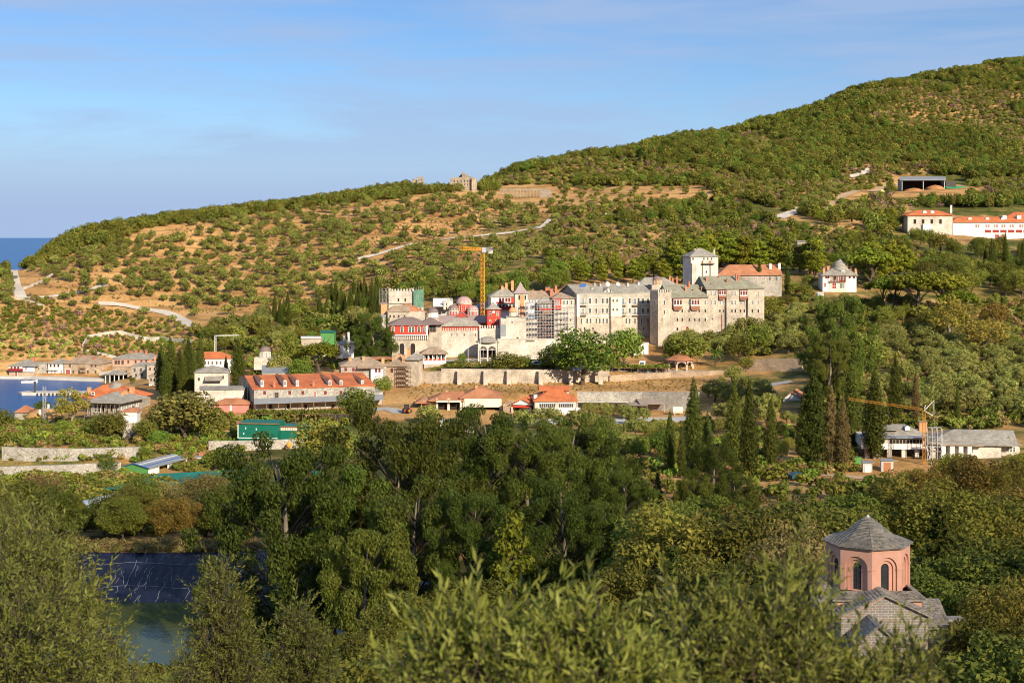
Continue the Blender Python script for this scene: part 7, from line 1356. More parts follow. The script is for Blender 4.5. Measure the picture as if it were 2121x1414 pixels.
def arch1(mb, w, h, y0, y1, r, zs_, zb=0.0):
    """a wall panel w x h pierced by one arch of radius r springing at zs_ and open down to zb"""
    n = 12; arc = [(-r*cos(pi*k/n), zs_+r*sin(pi*k/n)) for k in range(n+1)]
    if zb > 0: mb.box(-r, r, y0, y1, 0, zb)
    mb.box(-w/2, -r, y0, y1, 0, h); mb.box(r, w/2, y0, y1, 0, h)
    for k in range(n): mb.prism([arc[k], arc[k+1], (arc[k+1][0], h), (arc[k][0], h)], y0, y1)
DC = cpt(1797.5, 1207, 79.6); DR = 85*79.6/F; DH = 88*79.6/F; ap = DR*cos(pi/8); fw = 2*DR*sin(pi/8)
drum = MB(); gl = []; drum.lathe([(DR*.80, -.2), (DR*.80, DH)], 8, (DC[0], DC[1]), R(-8.5)); drum.v = [(x, y, z+DC[2]) for x, y, z in drum.v]
for k in range(8):
    a = R(-31-45*k)      # outward normal of the face
    f = MB(); arch1(f, fw+.004, DH, 0, .11, fw*.36, DH*.53, 0); arch1(f, fw-.05, DH-.003, .11, .20, fw*.26, DH*.52, .002); arch1(f, fw-.10, DH-.006, .20, .29, fw*.135, DH*.54, .05)
    f.box(-fw/2-.01, -fw*.36+.02, -.035, -.002, DH*.50, DH*.53).box(fw*.36-.02, fw/2+.01, -.035, -.002, DH*.50, DH*.53)
    rot = lambda p, a=a: np.array([DC[0]+cos(a)*(ap-p[1])-sin(a)*p[0], DC[1]+sin(a)*(ap-p[1])+cos(a)*p[0], DC[2]+p[2]])
    drum.v, drum.f, drum.m = (drum.v, drum.f, drum.m); xform(f, rot); drum.add(f.v, f.f)
    w = MB(); r = fw*.135; zc = DH*.54; w.add([(-r, .27, .05), (r, .27, .05), (r, .27, zc)]+[(r*cos(pi*i/8), .27, zc+r*sin(pi*i/8)) for i in range(1, 8)]+[(-r, .27, zc)], [tuple(range(11))]); w.mi(1).box(-.012, .012, .245, .268, .05, zc+r*.9)
    for i in range(1, 5): w.box(-r, r, .246, .266, .05+zc*i/4.6, .05+zc*i/4.6+.02)
    w.box(-r, -r+.02, .24, .268, .05, zc).box(r-.02, r, .24, .268, .05, zc); xform(w, rot); w.build('window', [GLASS, IRON], CH)
drum.build('drum', CPINK, CH); zt0 = DC[2]+DH
prof = [(1.085, -.03), (1.04, -.005), (.97, .035), (.88, .095), (.78, .18), (.68, .275), (.58, .40), (.48, .565), (.38, .755), (.28, .945), (.19, 1.09), (.10, 1.23), (.02, 1.33)]
cn = MB(); cn.lathe([(DR*1.02, DH-.06), (DR*1.055, DH-.03), (DR*1.055, DH-.004)], 8, (DC[0], DC[1]), R(-8.5)); cn.v = [(x, y, z+DC[2]) for x, y, z in cn.v]; cn.build('cornice', CPINK, CH)
dm = MB(); core = [(r*DR-.03, z+zt0-.03) for r, z in prof]; o_ = len(dm.v); dm.lathe(core, 8, (DC[0], DC[1]), R(-8.5)); rgd = np.random.default_rng(9)
pr_s = np.array([p[0] for p in prof]); pz_s = np.array([p[1] for p in prof]); sl_ = np.concatenate([[0], np.cumsum(np.hypot(np.diff(pr_s*DR), np.diff(pz_s)))]); NR = 25
for i in range(NR):
    s0, s1 = sl_[-1]*i/NR, sl_[-1]*min(1, (i+1.4)/NR); r0, z0 = np.interp(s0, sl_, pr_s)*DR, np.interp(s0, sl_, pz_s)+zt0; r1, z1 = np.interp(s1, sl_, pr_s)*DR, np.interp(s1, sl_, pz_s)+zt0
    for k in range(8):
        a0, a1 = R(-8.5+45*k), R(-8.5+45*(k+1)); q = [np.array([DC[0]+r*cos(a), DC[1]+r*sin(a), z]) for r, a, z in ((r0, a0, z0), (r0, a1, z0), (r1, a1, z1), (r1, a0, z1))]
        slates(dm, *q, 1, .17, .03, rgd)
dome = dm.build('dome', SLAT, CH)
fz = zt0+1.30; MB().lathe([(.10, fz-.06), (.10, fz+.05), (.05, fz+.13), (.02, fz+.16)], 14, (DC[0], DC[1])).build('finial', WHITE, dome); MB().box(DC[0]-.008, DC[0]+.008, DC[1]-.008, DC[1]+.008, fz+.1, fz+.46).box(DC[0]-.09, DC[0]+.09, DC[1]-.008, DC[1]+.008, fz+.33, fz+.345).build('cross', IRON, dome)
# square base under the drum with slate skirt
bz = DC[2]; hb_ = DR*1.02; B0 = np.array([DC[0], DC[1]])
MB().box(B0[0]-hb_, B0[0]+hb_, B0[1]-hb_, B0[1]+hb_, 0, bz-.28).build('base', CPINK, CH)
e = hb_+.2; i_ = DR*.86; ze, zi = bz-.26, bz+.06; c4 = [(-1, -1), (1, -1), (1, 1), (-1, 1)]
for k in range(4):
    (sx, sy), (tx, ty) = c4[k], c4[(k+1) % 4]; addslope('skirt_roof', (B0[0]+sx*e, B0[1]+sy*e, ze), (B0[0]+tx*e, B0[1]+ty*e, ze), (B0[0]+tx*i_, B0[1]+ty*i_, zi), (B0[0]+sx*i_, B0[1]+sy*i_, zi), rows=7)
# front arm with the ashlar gable
fa, fl, fr_ = cpt(1832, 1228, Y0), cpt(1742, 1270, Y0), cpt(1941, 1277, Y0); ybk = B0[1]-hb_+.3
fr_[0] = 2*fa[0]-fl[0]; fr_[2] = fl[2]
MB().prism([(fl[0], -.5), (fr_[0], -.5), (fr_[0], fr_[2]), (fa[0], fa[2]-.12), (fl[0], fl[2])], 0, ybk).build('gable_wall', ASH, CH)
ov = .22; dz = (fa[2]-fl[2])/(fa[0]-fl[0])
for sg in (-1, 1):
    ex = fa[0]+sg*(fa[0]-fl[0]+.2); ez = fa[2]-dz*(fa[0]-fl[0]+.2)
    addslope('roof', *( [(ex, -ov, ez), (ex, ybk+1.2, ez), (fa[0], ybk+1.2, fa[2]), (fa[0], -ov, fa[2])] ), rows=15)
    mb = MB(); mb.prism([(fa[0], fa[2]-.10), (fa[0], fa[2]-.22), (ex-sg*.2, ez-.10), (ex-sg*.2, ez+.02)][::-sg], -.08, -.002); mb.build('verge_band', CPINK, CH)
# side arms and the low porch in front
for nm, xa, xb, ya, yb_, zt in (('left', cpt(1683, 1190, 80)[0], B0[0]-hb_, 1.2, 6.2, cpt(1700, 1192, 80)[2]), ('right', B0[0]+hb_, cpt(1938, 1230, 80)[0], 1.6, 5.8, cpt(1900, 1236, 80)[2])):
    zl = zt-1.0; MB().box(xa, xb, ya, yb_, -.5, zl-.1).build('side_wall', ASH, CH); ym = (ya+yb_)/2
    addslope('roof', (xa-.2, ya-.2, zl), (xb+.1, ya-.2, zl), (xb+.1, ym, zt), (xa-.2, ym, zt), rows=14); addslope('roof', (xb+.1, yb_+.2, zl), (xa-.2, yb_+.2, zl), (xa-.2, ym, zt), (xb+.1, ym, zt), rows=14)
pa, pl_ = cpt(1818, 1290, 74.2), cpt(1770, 1330, 74.2); hwp = pa[0]-pl_[0]
for sg in (-1, 1): addslope('porch_roof', (pa[0]+sg*hwp, -2.2, pl_[2]), (pa[0]+sg*hwp, 0, pl_[2]), (pa[0], 0, pa[2]), (pa[0], -2.2, pa[2]), rows=9)
MB().prism([(pa[0]-hwp+.15, -.5), (pa[0]+hwp-.15, -.5), (pa[0]+hwp-.15, pl_[2]), (pa[0], pa[2]-.18), (pa[0]-hwp+.15, pl_[2])], -2.0, -.003).build('porch_wall', ASH, CH)
# free standing brick stack
yc = 80.0; x, y, z = P(1977, 1330, yc); zg = gz(x, yc); o = empty('brick_stack', (x, yc, zg)); tag(o, 'square red brick stack with slate cap standing beside the chapel', 'chimney'); k = yc/F; zt = qz(yc, 1283)-zg; BRK = mat('near_brick', (.40, .15, .085), .25, 3, .9, 'brick', (.26, .09, .05), cell=4.5, bump=.6)
mb = MB(); n = 26
for i in range(n): q = .012 if i % 2 else 0; mb.box(-14*k+.05+q, 14*k-.05-q, -14*k+.05+q, 14*k-.05-q, zt-2.4+2.4*i/n+.002, zt-2.4+2.4*(i+1)/n)
mb.box(-14*k+.05, 14*k-.05, -14*k+.05, 14*k-.05, -.5, zt-2.4); mb.build('stack', BRK, o); MB().box(-21*k, 21*k, -19*k, 19*k, zt+.003, zt+.06).box(-18*k, 18*k, -16*k, 16*k, zt+.062, zt+.12).build('cap', SLAT, o)
# ================================================================ plants: woods first (stuff), then single trees
def proj_row(px, Y):
    i = int(np.clip(np.searchsorted(GP, px)-1, 0, len(GP)-2)); z = np.interp(px, GP[i:i+2], [np.interp(Y, GY, GZ[:, i]), np.interp(Y, GY, GZ[:, i+1])]); return HZ+(H-z)*F/Y, z
CREST_Y = {}
for i in range(len(GP)): 
    r = HZ+(H-GZ[:, i])*F/GY; r[(GY < 560)] = 9e9; CREST_Y[i] = GY[int(np.argmin(r))]
def wood(n, zones, bare, hs, y0, y1, px0=-120, px1=2300, r=3.2, thin=None):
    out = []; k = 0
    while len(out) < n and k < n*14:
        k += 1; px = rnd.uniform(px0, px1); Y = sqrt(rnd.uniform(y0*y0, y1*y1)); i = int(np.clip(np.searchsorted(GP, px), 0, len(GP)-1))
        if Y > CREST_Y[i]+55: continue
        py, z = proj_row(px, Y)
        if z < 2 or not any(inpoly(px, py, q) for q in zones) or any(inpoly(px, py, q) for q in bare) or any(inpoly(px, py, q) for q in KEEP): continue
        x = (px-CX)*Y/F
        if thin and (vnoise(np.array(x/70), np.array(Y/70), 21)+.5*vnoise(np.array(x/26), np.array(Y/26), 22))*thin < -.03: continue
        if not G.ok(x, Y, r): continue
        out.append((x, Y, gz(x, Y)-.3, rnd.uniform(*hs)))
    return out
KEEP += [[(1600, 455), (1665, 425), (1670, 440), (1610, 465)], [(1695, 440), (1740, 402), (1870, 380), (1870, 395), (1745, 420), (1712, 445)], [(1752, 374), (1800, 348), (1812, 354), (1770, 374)], [(1850, 364), (2005, 364), (2010, 418), (1845, 418)], [(1858, 396), (2000, 392), (2060, 410), (1990, 412), (1900, 408)],
 [(1870, 430), (2200, 430), (2200, 530), (1990, 520), (1870, 490)], [(735, 545), (800, 520), (900, 494), (1060, 478), (1140, 455), (1142, 470), (1060, 494), (920, 505), (790, 538)], [(840, 360), (995, 358), (995, 398), (840, 394)], [(1030, 384), (1145, 384), (1145, 412), (1030, 412)],
 [(10, 545), (36, 545), (60, 622), (30, 625)], [(200, 620), (270, 622), (330, 634), (385, 655), (405, 690), (370, 672), (310, 650), (200, 645)], [(1484, 560), (1625, 560), (1625, 625), (1484, 625)], [(1700, 560), (1780, 560), (1790, 625), (1695, 625)], []][:-1]
RIDGE = [(40, 560), (50, 500), (110, 460), (160, 440), (300, 400), (860, 330), (1000, 350), (1000, 395), (850, 405), (830, 412), (700, 424), (560, 440), (430, 458), (300, 474), (240, 505), (180, 515), (120, 540)]
RHILL = [(1000, 398), (1010, 360), (1200, 290), (1680, 210), (2300, 80), (2300, 470), (2000, 440), (1750, 470), (1560, 420), (1480, 400), (1460, 385), (1200, 390)]
MID = [(1140, 435), (1300, 420), (1480, 410), (1640, 470), (1760, 470), (1980, 545), (2200, 545), (2200, 570), (1640, 560), (1500, 545), (1180, 575), (1040, 590), (1120, 545), (1160, 500)]
BARE = [[(1120, 388), (1300, 386), (1460, 388), (1450, 418), (1300, 428), (1130, 425)], [(1200, 540), (1330, 530), (1330, 545), (1210, 556)], [(2080, 170), (2130, 170), (2130, 182), (2080, 180)], [(2000, 385), (2040, 390), (2065, 410), (2020, 405)]]
stuff('ridge_wood', wood(1500, [RIDGE], [], (4, 7.2), 640, 1010, -60, 1010, 3.0), ['maquis'])
stuff('hill_wood', wood(5600, [RHILL], BARE, (4.0, 9), 860, 1600, 990, 2300, 3.8, 1), ['maquis', 'oak', 'maquis', 'plane'])
stuff('hill_scrub', wood(5200, [RHILL], BARE, (1.6, 4.6), 860, 1600, 990, 2300, 2.9, -1), ['bush', 'maquis', 'dryb', 'grove', 'bush', 'purple'])
stuff('scrub', [(*p[:3], rnd.uniform(1.2, 3)) for p in wood(2600, [MID, RIDGE], [], (2, 3), 560, 1600, -60, 2300, 2.0)], ['bush', 'dryb', 'purple'])
stuff('valley_wood', wood(1100, [MID], BARE, (4.0, 8), 560, 960, 1000, 2250, 3.6, 1), ['maquis', 'oak', 'plane', 'pine'])
stuff('valley_scrub', wood(900, [MID], BARE, (2.4, 5), 560, 960, 1000, 2250, 3.2, -1), ['olive', 'maquis', 'bush', 'grove'])
# ---- hillside olives: 300 nearest by themselves
SLOPE = [(60, 590), (100, 545), (200, 520), (260, 478), (450, 446), (600, 432), (850, 408), (1000, 400), (1100, 412), (1160, 445), (1130, 520), (1040, 560), (1000, 590), (880, 575), (800, 600), (640, 625), (560, 640), (420, 650), (300, 620), (150, 600)]
n1 = scatter('olive_tree', 'olive', [(60, 600), (140, 560), (400, 545), (700, 530), (1000, 520), (1060, 545), (1000, 600), (800, 615), (560, 650), (420, 665), (300, 630)], 70, 5.5, (3.6, 5.4), 'rounded olive tree dotted on the lower ochre hillside above the monastery', 'olive trees on the lower ochre hillside', y0=560, thin=True)
ps = sample([(60, 560), (220, 505), (450, 455), (850, 412), (1000, 402), (1150, 440), (1140, 520), (1040, 560), (800, 600), (560, 640), (420, 640), (150, 600)], 640, 4.2, 560, thin=True)
stuff('olive_grove', [(*p[:2], p[2]-.1, rnd.uniform(3.4, 5.6)) for p in ps], ['olive'])
ps = sample([(1120, 388), (1460, 388), (1450, 425), (1200, 445), (1120, 430)], 70, 6, 800); stuff('olive_grove', [(*p[:2], p[2]-.1, rnd.uniform(2.4, 4.4)) for p in ps], ['olive', 'bush'])
SHORE = [(0, 640), (60, 640), (200, 640), (330, 660), (400, 690), (400, 725), (250, 725), (170, 730), (0, 745)]
scatter('shrub', 'bush', SHORE, 110, 3.4, (1.6, 3.4), 'grey green shrub on the dry slope above the shore houses', 'shrubs above the shore houses', 'shrub', 560, kinds=['bush', 'dark', 'purple', 'bush', 'dryb'])
scatter('prickly_pear', 'cactus', [(0, 690), (160, 700), (160, 740), (0, 745)], 55, 2.6, (1.4, 2.4), 'yellow green prickly pear clump on the slope above the shore houses', 'prickly pears above the shore houses', 'cactus', 580)
scatter('grape_vine', 'vine', [(185, 705), (320, 700), (390, 716), (320, 725), (190, 726)], 60, 2.6, (1.5, 2.4), 'bright green vine bush in the small walled vineyard', 'vines in the walled vineyard', 'vine', 560)
scatter('olive_tree', 'olive', [(0, 575), (24, 580), (36, 625), (0, 640)], 12, 4, (3.2, 5), 'olive tree crowding the seaward side of the pale hill road', 'olive trees by the pale hill road', y0=640)
scatter('broadleaf_tree', 'maquis', [(0, 552), (22, 552), (20, 580), (0, 580)], 8, 3.5, (4, 6), 'bushy tree on the headland beside the sea', 'bushy trees on the headland', y0=640)
scatter('olive_tree', 'olive', [(100, 615), (200, 612), (330, 645), (390, 690), (300, 700), (180, 660)], 24, 5.5, (3, 4.6), 'olive tree below the curving pale road', 'olive trees below the curving road', y0=560)
# ---- belt of trees round the foot of the hill, left of the monastery
scatter('broadleaf_tree', 'maquis', [(400, 690), (560, 660), (700, 640), (790, 640), (790, 690), (740, 700), (640, 720), (520, 735), (420, 735)], 58, 3.6, (4.5, 8.5), 'green bushy tree in the belt between olive hill and village chapel', 'bushy trees behind the village chapel', y0=490, kinds=['maquis', 'plane', 'olive', 'grove', 'oak'])
stuff('valley_wood', [(*q[:2], q[2]-.1, rnd.uniform(4, 7)) for q in sample([(400, 690), (560, 660), (700, 640), (790, 640), (790, 690), (740, 700), (640, 720), (520, 735), (420, 735)], 55, 3.4, 490)], ['maquis', 'plane', 'grove', 'oak'])
scatter('broadleaf_tree', 'maquis', [(800, 600), (1000, 575), (1060, 600), (1030, 640), (880, 625), (800, 630)], 42, 5, (5, 8.5), 'dense green tree on the slope right behind the red church', 'dense trees behind the red church', y0=560, kinds=['maquis', 'oak', 'plane', 'maquis'])
scatter('broadleaf_tree', 'plane', [(1040, 590), (1170, 575), (1170, 615), (1050, 620)], 9, 6, (7, 10), 'bright yellow green tree behind the kitchen range roofs', 'bright trees behind the kitchen range', y0=560, parts=True)
scatter('cypress', 'cypress', [(560, 665), (605, 660), (600, 700), (565, 705)], 10, 2.4, (9, 14), 'slim cypress in the grove left of the old keep', 'slim cypresses left of the old keep', y0=480, parts=True, w=(.8, 1))
scatter('cypress', 'cypress', [(650, 640), (790, 620), (785, 670), (660, 680)], 46, 2.6, (8, 14), 'young cypress in the thicket beside the old keep', 'young cypresses beside the old keep', y0=500, parts=False, w=(.8, 1))
# ---- pines and woods behind the wings and up to the white houses
scatter('pine_tree', 'pine', [(1390, 570), (1430, 520), (1480, 500), (1600, 490), (1660, 520), (1700, 545), (1690, 575), (1630, 560), (1480, 560), (1420, 590)], 75, 5.2, (11, 18), 'tall sunlit pine in the wood behind the keep tower', 'pines behind the keep tower', y0=560, parts=True, w=(1, 1.35))
scatter('pine_tree', 'pine', [(1640, 470), (1800, 480), (1870, 520), (1900, 570), (1800, 600), (1780, 555), (1700, 540)], 58, 5.8, (10, 17), 'yellow green pine on the slope around the domed mansion', 'pines around the domed mansion', y0=600, parts=True, w=(.95, 1.35))
scatter('pine_tree', 'pine', [(1180, 560), (1400, 540), (1420, 590), (1200, 590)], 26, 6, (7, 12), 'young pine behind the long guest wing roofs', 'young pines behind the guest wing', y0=560, parts=False)
scatter('broadleaf_tree', 'oak', [(1880, 500), (1990, 530), (2180, 530), (2180, 630), (1900, 620)], 46, 6.5, (7, 12), 'dark dense tree on the slope below the long white block', 'dark trees below the long white block', y0=600, parts=True)
stuff('hill_wood', [(*q[:2], q[2]-.1, rnd.uniform(6, 9)) for q in sample([(1850, 400), (2060, 415), (2180, 440), (2180, 446), (1880, 438), (1850, 440)], 40, 6, 820)], ['maquis', 'oak'])
scatter('cypress', 'cypress', [(2040, 560), (2121, 560), (2121, 580), (2040, 580)], 9, 3.4, (13, 19), 'slim dark cypress in the row below the long white block', 'cypresses below the long white block', y0=600, parts=True, w=(.75, .95))
scatter('broadleaf_tree', 'maquis', [(1660, 590), (1700, 600), (1700, 640), (1610, 640), (1625, 615)], 8, 5, (4, 7), 'garden tree between the russet range and the mansion', 'garden trees by the mansion', y0=540, kinds=['oak', 'gold', 'plane'], parts=True)
UM = [(1862, 648, 566), (1905, 660, 560), (1950, 655, 562), (1830, 640, 575), (1985, 665, 598), (1800, 600, 512)]
for i, (px, b_, t_) in enumerate(UM): tree_px('umbrella_pine', 'umb', px, b_, t_, ('flat topped umbrella pine, westernmost of the clump above the olive slope', 'broad umbrella pine with bright green top in the middle of its clump', 'umbrella pine just right of the broadest one above the olive slope', 'small umbrella pine at the left edge of the clump', 'lowest umbrella pine at the right end of the clump', 'lone rounded umbrella pine above the clump beside the mansion road')[i], 'tree', 'umbrella pines above the olive slope', y0=500, w=1.15)
scatter('broadleaf_tree', 'oak', [(1800, 630), (1995, 648), (1990, 690), (1820, 682)], 18, 4.5, (4.5, 7.5), 'low dark tree filling the shade under the umbrella pines', 'low trees under the umbrella pines', y0=480, kinds=['oak', 'grove', 'maquis'], parts=True)
stuff('hill_wood', [(*q[:2], q[2]-.1, rnd.uniform(6, 10)) for q in sample([(1680, 445), (1860, 425), (1868, 490), (1700, 478)], 34, 6, 680)], ['maquis', 'pine', 'oak'])
# ---- right hand olive slope
KEEP += [[(1590, 800), (1670, 800), (1670, 848), (1590, 848)], [(1770, 900), (2130, 900), (2130, 975), (1770, 975)], [(1525, 738), (1670, 738), (1670, 775), (1525, 775)], [(1370, 745), (1530, 745), (1530, 785), (1370, 785)], [(1545, 785), (1660, 780), (1660, 812), (1550, 815)]]
scatter('olive_tree', 'grove', [(1590, 640), (1700, 650), (1850, 690), (2180, 690), (2180, 880), (1880, 880), (1680, 860), (1680, 760), (1530, 700), (1500, 680)], 150, 4.8, (4.2, 6.6), 'silvery olive tree in the wide grove on the slope below the umbrella pines', 'olive trees in the wide sloping grove', y0=360, parts=True, w=(.95, 1.3))
scatter('olive_tree', 'grove', [(1385, 715), (1500, 700), (1540, 720), (1540, 740), (1380, 735)], 16, 4.6, (4.2, 6), 'olive tree below the oriel wing near the kiosk', 'olive trees below the oriel wing', y0=460, parts=True)
scatter('olive_tree', 'grove', [(1210, 850), (1400, 880), (1400, 930), (1300, 935), (1215, 880)], 22, 4.4, (2.8, 4.2), 'olive tree in front of the parking sheds', 'olive trees before the parking sheds', y0=300, parts=True)
scatter('olive_tree', 'grove', [(1460, 790), (1560, 785), (1600, 850), (1600, 900), (1480, 900)], 22, 4.6, (4.2, 6), 'olive tree round the small white cabin', 'olive trees round the white cabin', y0=330, parts=True)
big = [('euc', 1742, 380, 612, 'huge dark eucalyptus towering over the olive slope beside the cypress group', 'tree', 1.15), ('eucred', 1706, 372, 690, 'shorter eucalyptus hugging the huge dark one', 'tree', 1.0), ('oak', 1790, 430, 680, 'round dark tree right of the huge eucalyptus', 'tree', 1.1), ('gold', 2042, 470, 652, 'large ochre green plane tree among the upper olives', 'tree', 1.3), ('gold', 1968, 500, 612, 'half bare tree with reddish branches near the umbrella pines', 'tree', 1.1), ('gold', 1600, 545, 610, 'ochre leaved tree at the foot of the end wing', 'tree', 1.0), ('oak', 2100, 480, 690, 'dark round tree at the far right end of the olive slope', 'tree', 1.2), ('gold', 2060, 520, 618, 'brownish tree behind the large ochre plane', 'tree', 1.0), ('oak', 1920, 520, 640, 'dark tree under the umbrella pines', 'tree', 1.2),
 ('plane', 1207, -797, 680, 'largest bright green plane tree in front of the guest wing', 'tree', 1.3), ('plane', 1297, -764, 672, 'pale green plane tree right of the largest one', 'tree', 1.0), ('plane', 1148, -778, 708, 'lower plane tree left of the largest one', 'tree', 1.2), ('oak', 1050, 478, 727, 'dense dark dome shaped tree beside the gate porch', 'tree', 1.7), ('oak', 1036, 474, 750, 'dark creeper covered tree hanging over the high terrace wall', 'tree', .8), ('plane', 957, 486, 728, 'small neat round tree beside the flag pole', 'tree', .8), ('oak', 945, 484, 744, 'clipped bush tree touching the neat round tree', 'tree', .9), ('plane', 1270, 484, 730, 'low plane tree at the road edge by the white van', 'tree', 1.2), ('plane', 1088, 482, 735, 'loose small tree behind the terrace hedge', 'tree', 1.1),
 ('euc', 775, 485, 648, 'big drooping dark tree covering the flank of the red hall', 'tree', 1.25), ('umb', 662, 490, 707, 'broad pine with low dark crown behind the warehouse roof', 'tree', 1.1), ('plane', 620, 480, 742, 'bright bush tree behind the warehouse ridge', 'tree', 1.2), ('oak', 605, 500, 700, 'bushy tree next to the village chapel', 'tree', 1), ('grove', 578, 490, 738, 'pale olive beside the village chapel', 'tree', 1), ('plane', 740, -872, 800, 'bright green fig tree at the corner of the warehouse porch', 'tree', 1.35), ('plane', 793, 448, 779, 'small rounded tree at the right end of the warehouse', 'tree', 1.2), ('plane', 930, 480, 762, 'slim tree on the terrace wall corner', 'tree', .6),
 ('oak', 1430, 490, 690, 'dark green tree left of the palm', 'tree', 1.3), ('oak', 1530, 488, 694, 'dark green tree with pale trunk right of the palm', 'tree', 1.3), ('plane', 1570, 500, 672, 'green tree between palm and end wing', 'tree', 1.2), ('oak', 1395, 494, 700, 'rounded tree below the oriel wing doors', 'tree', 1.2), ('oak', 1545, 470, 735, 'olive dark tree by the lane wall', 'tree', 1), ('grove', 1555, 520, 655, 'small olive at the foot of the end wing', 'tree', 1), ('grove', 1520, 520, 672, 'garden olive in front of the end wing', 'tree', 1),
 ('gold', 148, -880, 800, 'rusty half bare tree beside the veranda house', 'tree', 1.2), ('plane', 88, 450, 826, 'green tree by the pier behind the lattice mast', 'tree', 1.25), ('oak', 232, -912, 852, 'dark green tree under the veranda', 'tree', 1.4), ('oak', 200, -908, 858, 'dark round tree below the veranda posts', 'tree', 1.3), ('plane', 130, -902, 868, 'bright yellow green round bush by the grass domed store', 'tree', 1.2), ('oak', 302, -920, 865, 'dark tree beside the tower house', 'tree', 1.25), ('plane', 330, -926, 888, 'lower bright tree right of the tower house', 'tree', 1.4), ('oak', 275, 540, 780, 'dark tree by the quay lane', 'tree', 1.2), ('oak', 0, -892, 842, 'dark green tree at the shore edge', 'tree', 1.2),
 ('brown', 385, -912, 806, 'large brownish tree left of the red shed', 'tree', 1.5), ('brown', 352, -905, 822, 'brownish tree behind the tower house tree', 'tree', 1.3), ('oak', 420, -908, 842, 'dark tree leaning over the red shed', 'tree', 1.2), ('plane', 222, -984, 944, 'round bush tree on the lower stone wall', 'tree', 1.3), ('plane', 448, -978, 924, 'young green tree between open shed and rusty shed', 'tree', 1.2), ('oak', 665, -985, 866, 'tall rounded bright tree right of the teal sheds', 'tree', 1.15), ('oak', 705, -965, 880, 'green tree behind the tall rounded one by the teal sheds', 'tree', 1.1), ('plane', 300, -952, 925, 'leafy bush at the end of the garden wall', 'tree', 1.3),
 ('grove', 890, -878, 836, 'olive in front of the awning barn', 'tree', 1.1), ('grove', 1130, 392, 842, 'olive in front of the white garage', 'tree', 1.2), ('grove', 1085, 392, 850, 'olive under the tiled garage', 'tree', 1.2), ('grove', 1200, 380, 848, 'olive at the corner of the white garage', 'tree', 1.2)]
for k, px, Y, t_, lb, ct, w in big:
    if Y < 0: Y = hit(px, -Y, 200)[1]
    tree_px('broadleaf_tree' if k not in ('euc', 'eucred', 'grove', 'umb') else {'euc': 'eucalyptus', 'eucred': 'eucalyptus', 'grove': 'olive_tree', 'umb': 'umbrella_pine'}[k], k, px, None, t_, lb, ct, None, Y, w)
tree_px('palm', 'palm', 1482, None, 722, 'green fan of palm leaves beside the kiosk road', 'palm', None, 484)
# ---- cypresses
cyp = [(343, 828, 735, 1.4, 'cypress', 'lower cypress in front of the tallest one by the veranda house'), (381, 826, 742, 1.4, 'cypress', 'lower cypress in front of the ragged one by the storehouse'), (402, 820, 728, 1.2, 'cypress', 'short cypress leaning on the storehouse wall'), (333, 816, 712, 1.3, 'cypress', 'leftmost broad cypress beside the grey cottages'), (353, 822, 698, 1.3, 'cypress', 'tallest cypress of the group beside the veranda house'), (372, 818, 722, 1.4, 'cypress', 'ragged cypress in the middle of the group by the storehouse'), (390, 814, 700, 1.3, 'cypress', 'dense cypress touching the storehouse corner'), (415, 786, 694, 1.0, 'cypress', 'slim cypress in front of the white orange roofed house'), (468, 792, 735, 1.0, 'cypress', 'shorter cypress left of the broad one behind the storehouse'), (492, 800, 697, 1.4, 'cypress', 'broad dark cypress right of the orange roofed house'), (548, 775, 738, .6, 'cypress', 'thin cypress before the dark roofed store'), (565, 780, 745, .6, 'cypress', 'second thin cypress before the dark roofed store'),
 (1437, 968, 782, 1.05, 'cypress', 'tallest cypress in front of the parking sheds'), (1388, 985, 848, .9, 'cypress', 'dark cypress tip left of the tallest cypress'), (1412, 990, 880, .8, 'cypress', 'low dark cypress squeezed beside the tallest one'), (1466, 980, 850, .9, 'cypress', 'half hidden cypress right of the tallest one'), (1521, 968, 778, .9, 'cypress', 'left one of the twin cypresses before the white cabin'), (1551, 995, 785, .9, 'cypress', 'right one of the twin cypresses before the white cabin'), (1597, 968, 822, 1.0, 'cypress', 'single cypress standing clear beside the dirt track'),
 (1668, 965, 800, 1.2, 'cypress', 'wide cypress at the left of the great group'), (1688, 966, 752, 1.15, 'cypress', 'tall cypress in the middle of the great group'), (1722, 966, 795, 1.0, 'rust', 'rusty brown cypress inside the great group'), (1746, 968, 822, 1.0, 'rust', 'shorter rusty cypress beside the track'), (1764, 930, 752, 1.2, 'cypress', 'dark cypress behind the rusty pair'), (1811, 950, 765, 1.25, 'cypress', 'cypress with bare trunk in front of the unfinished house'), (1855, 880, 732, 1.0, 'cypress', 'cypress on the slope behind the unfinished house'), (1897, 878, 765, .7, 'rust', 'thin half dead cypress under the crane jib'), (1983, 880, 790, .6, 'cypress', 'thinnest cypress behind the long slate house'),
 (1631, 612, 548, 1.1, 'cypress', 'cypress at the right end of the russet roofed range'), (1573, 612, 535, .9, 'cypress', 'slim cypress against the russet roof'), (1596, 612, 585, .8, 'cypress', 'small cypress by the russet range wall')]
for px, b_, t_, w, k, lb in cyp: tree_px('cypress', k, px, b_, t_, lb, 'cypress', None, None, w, 200)
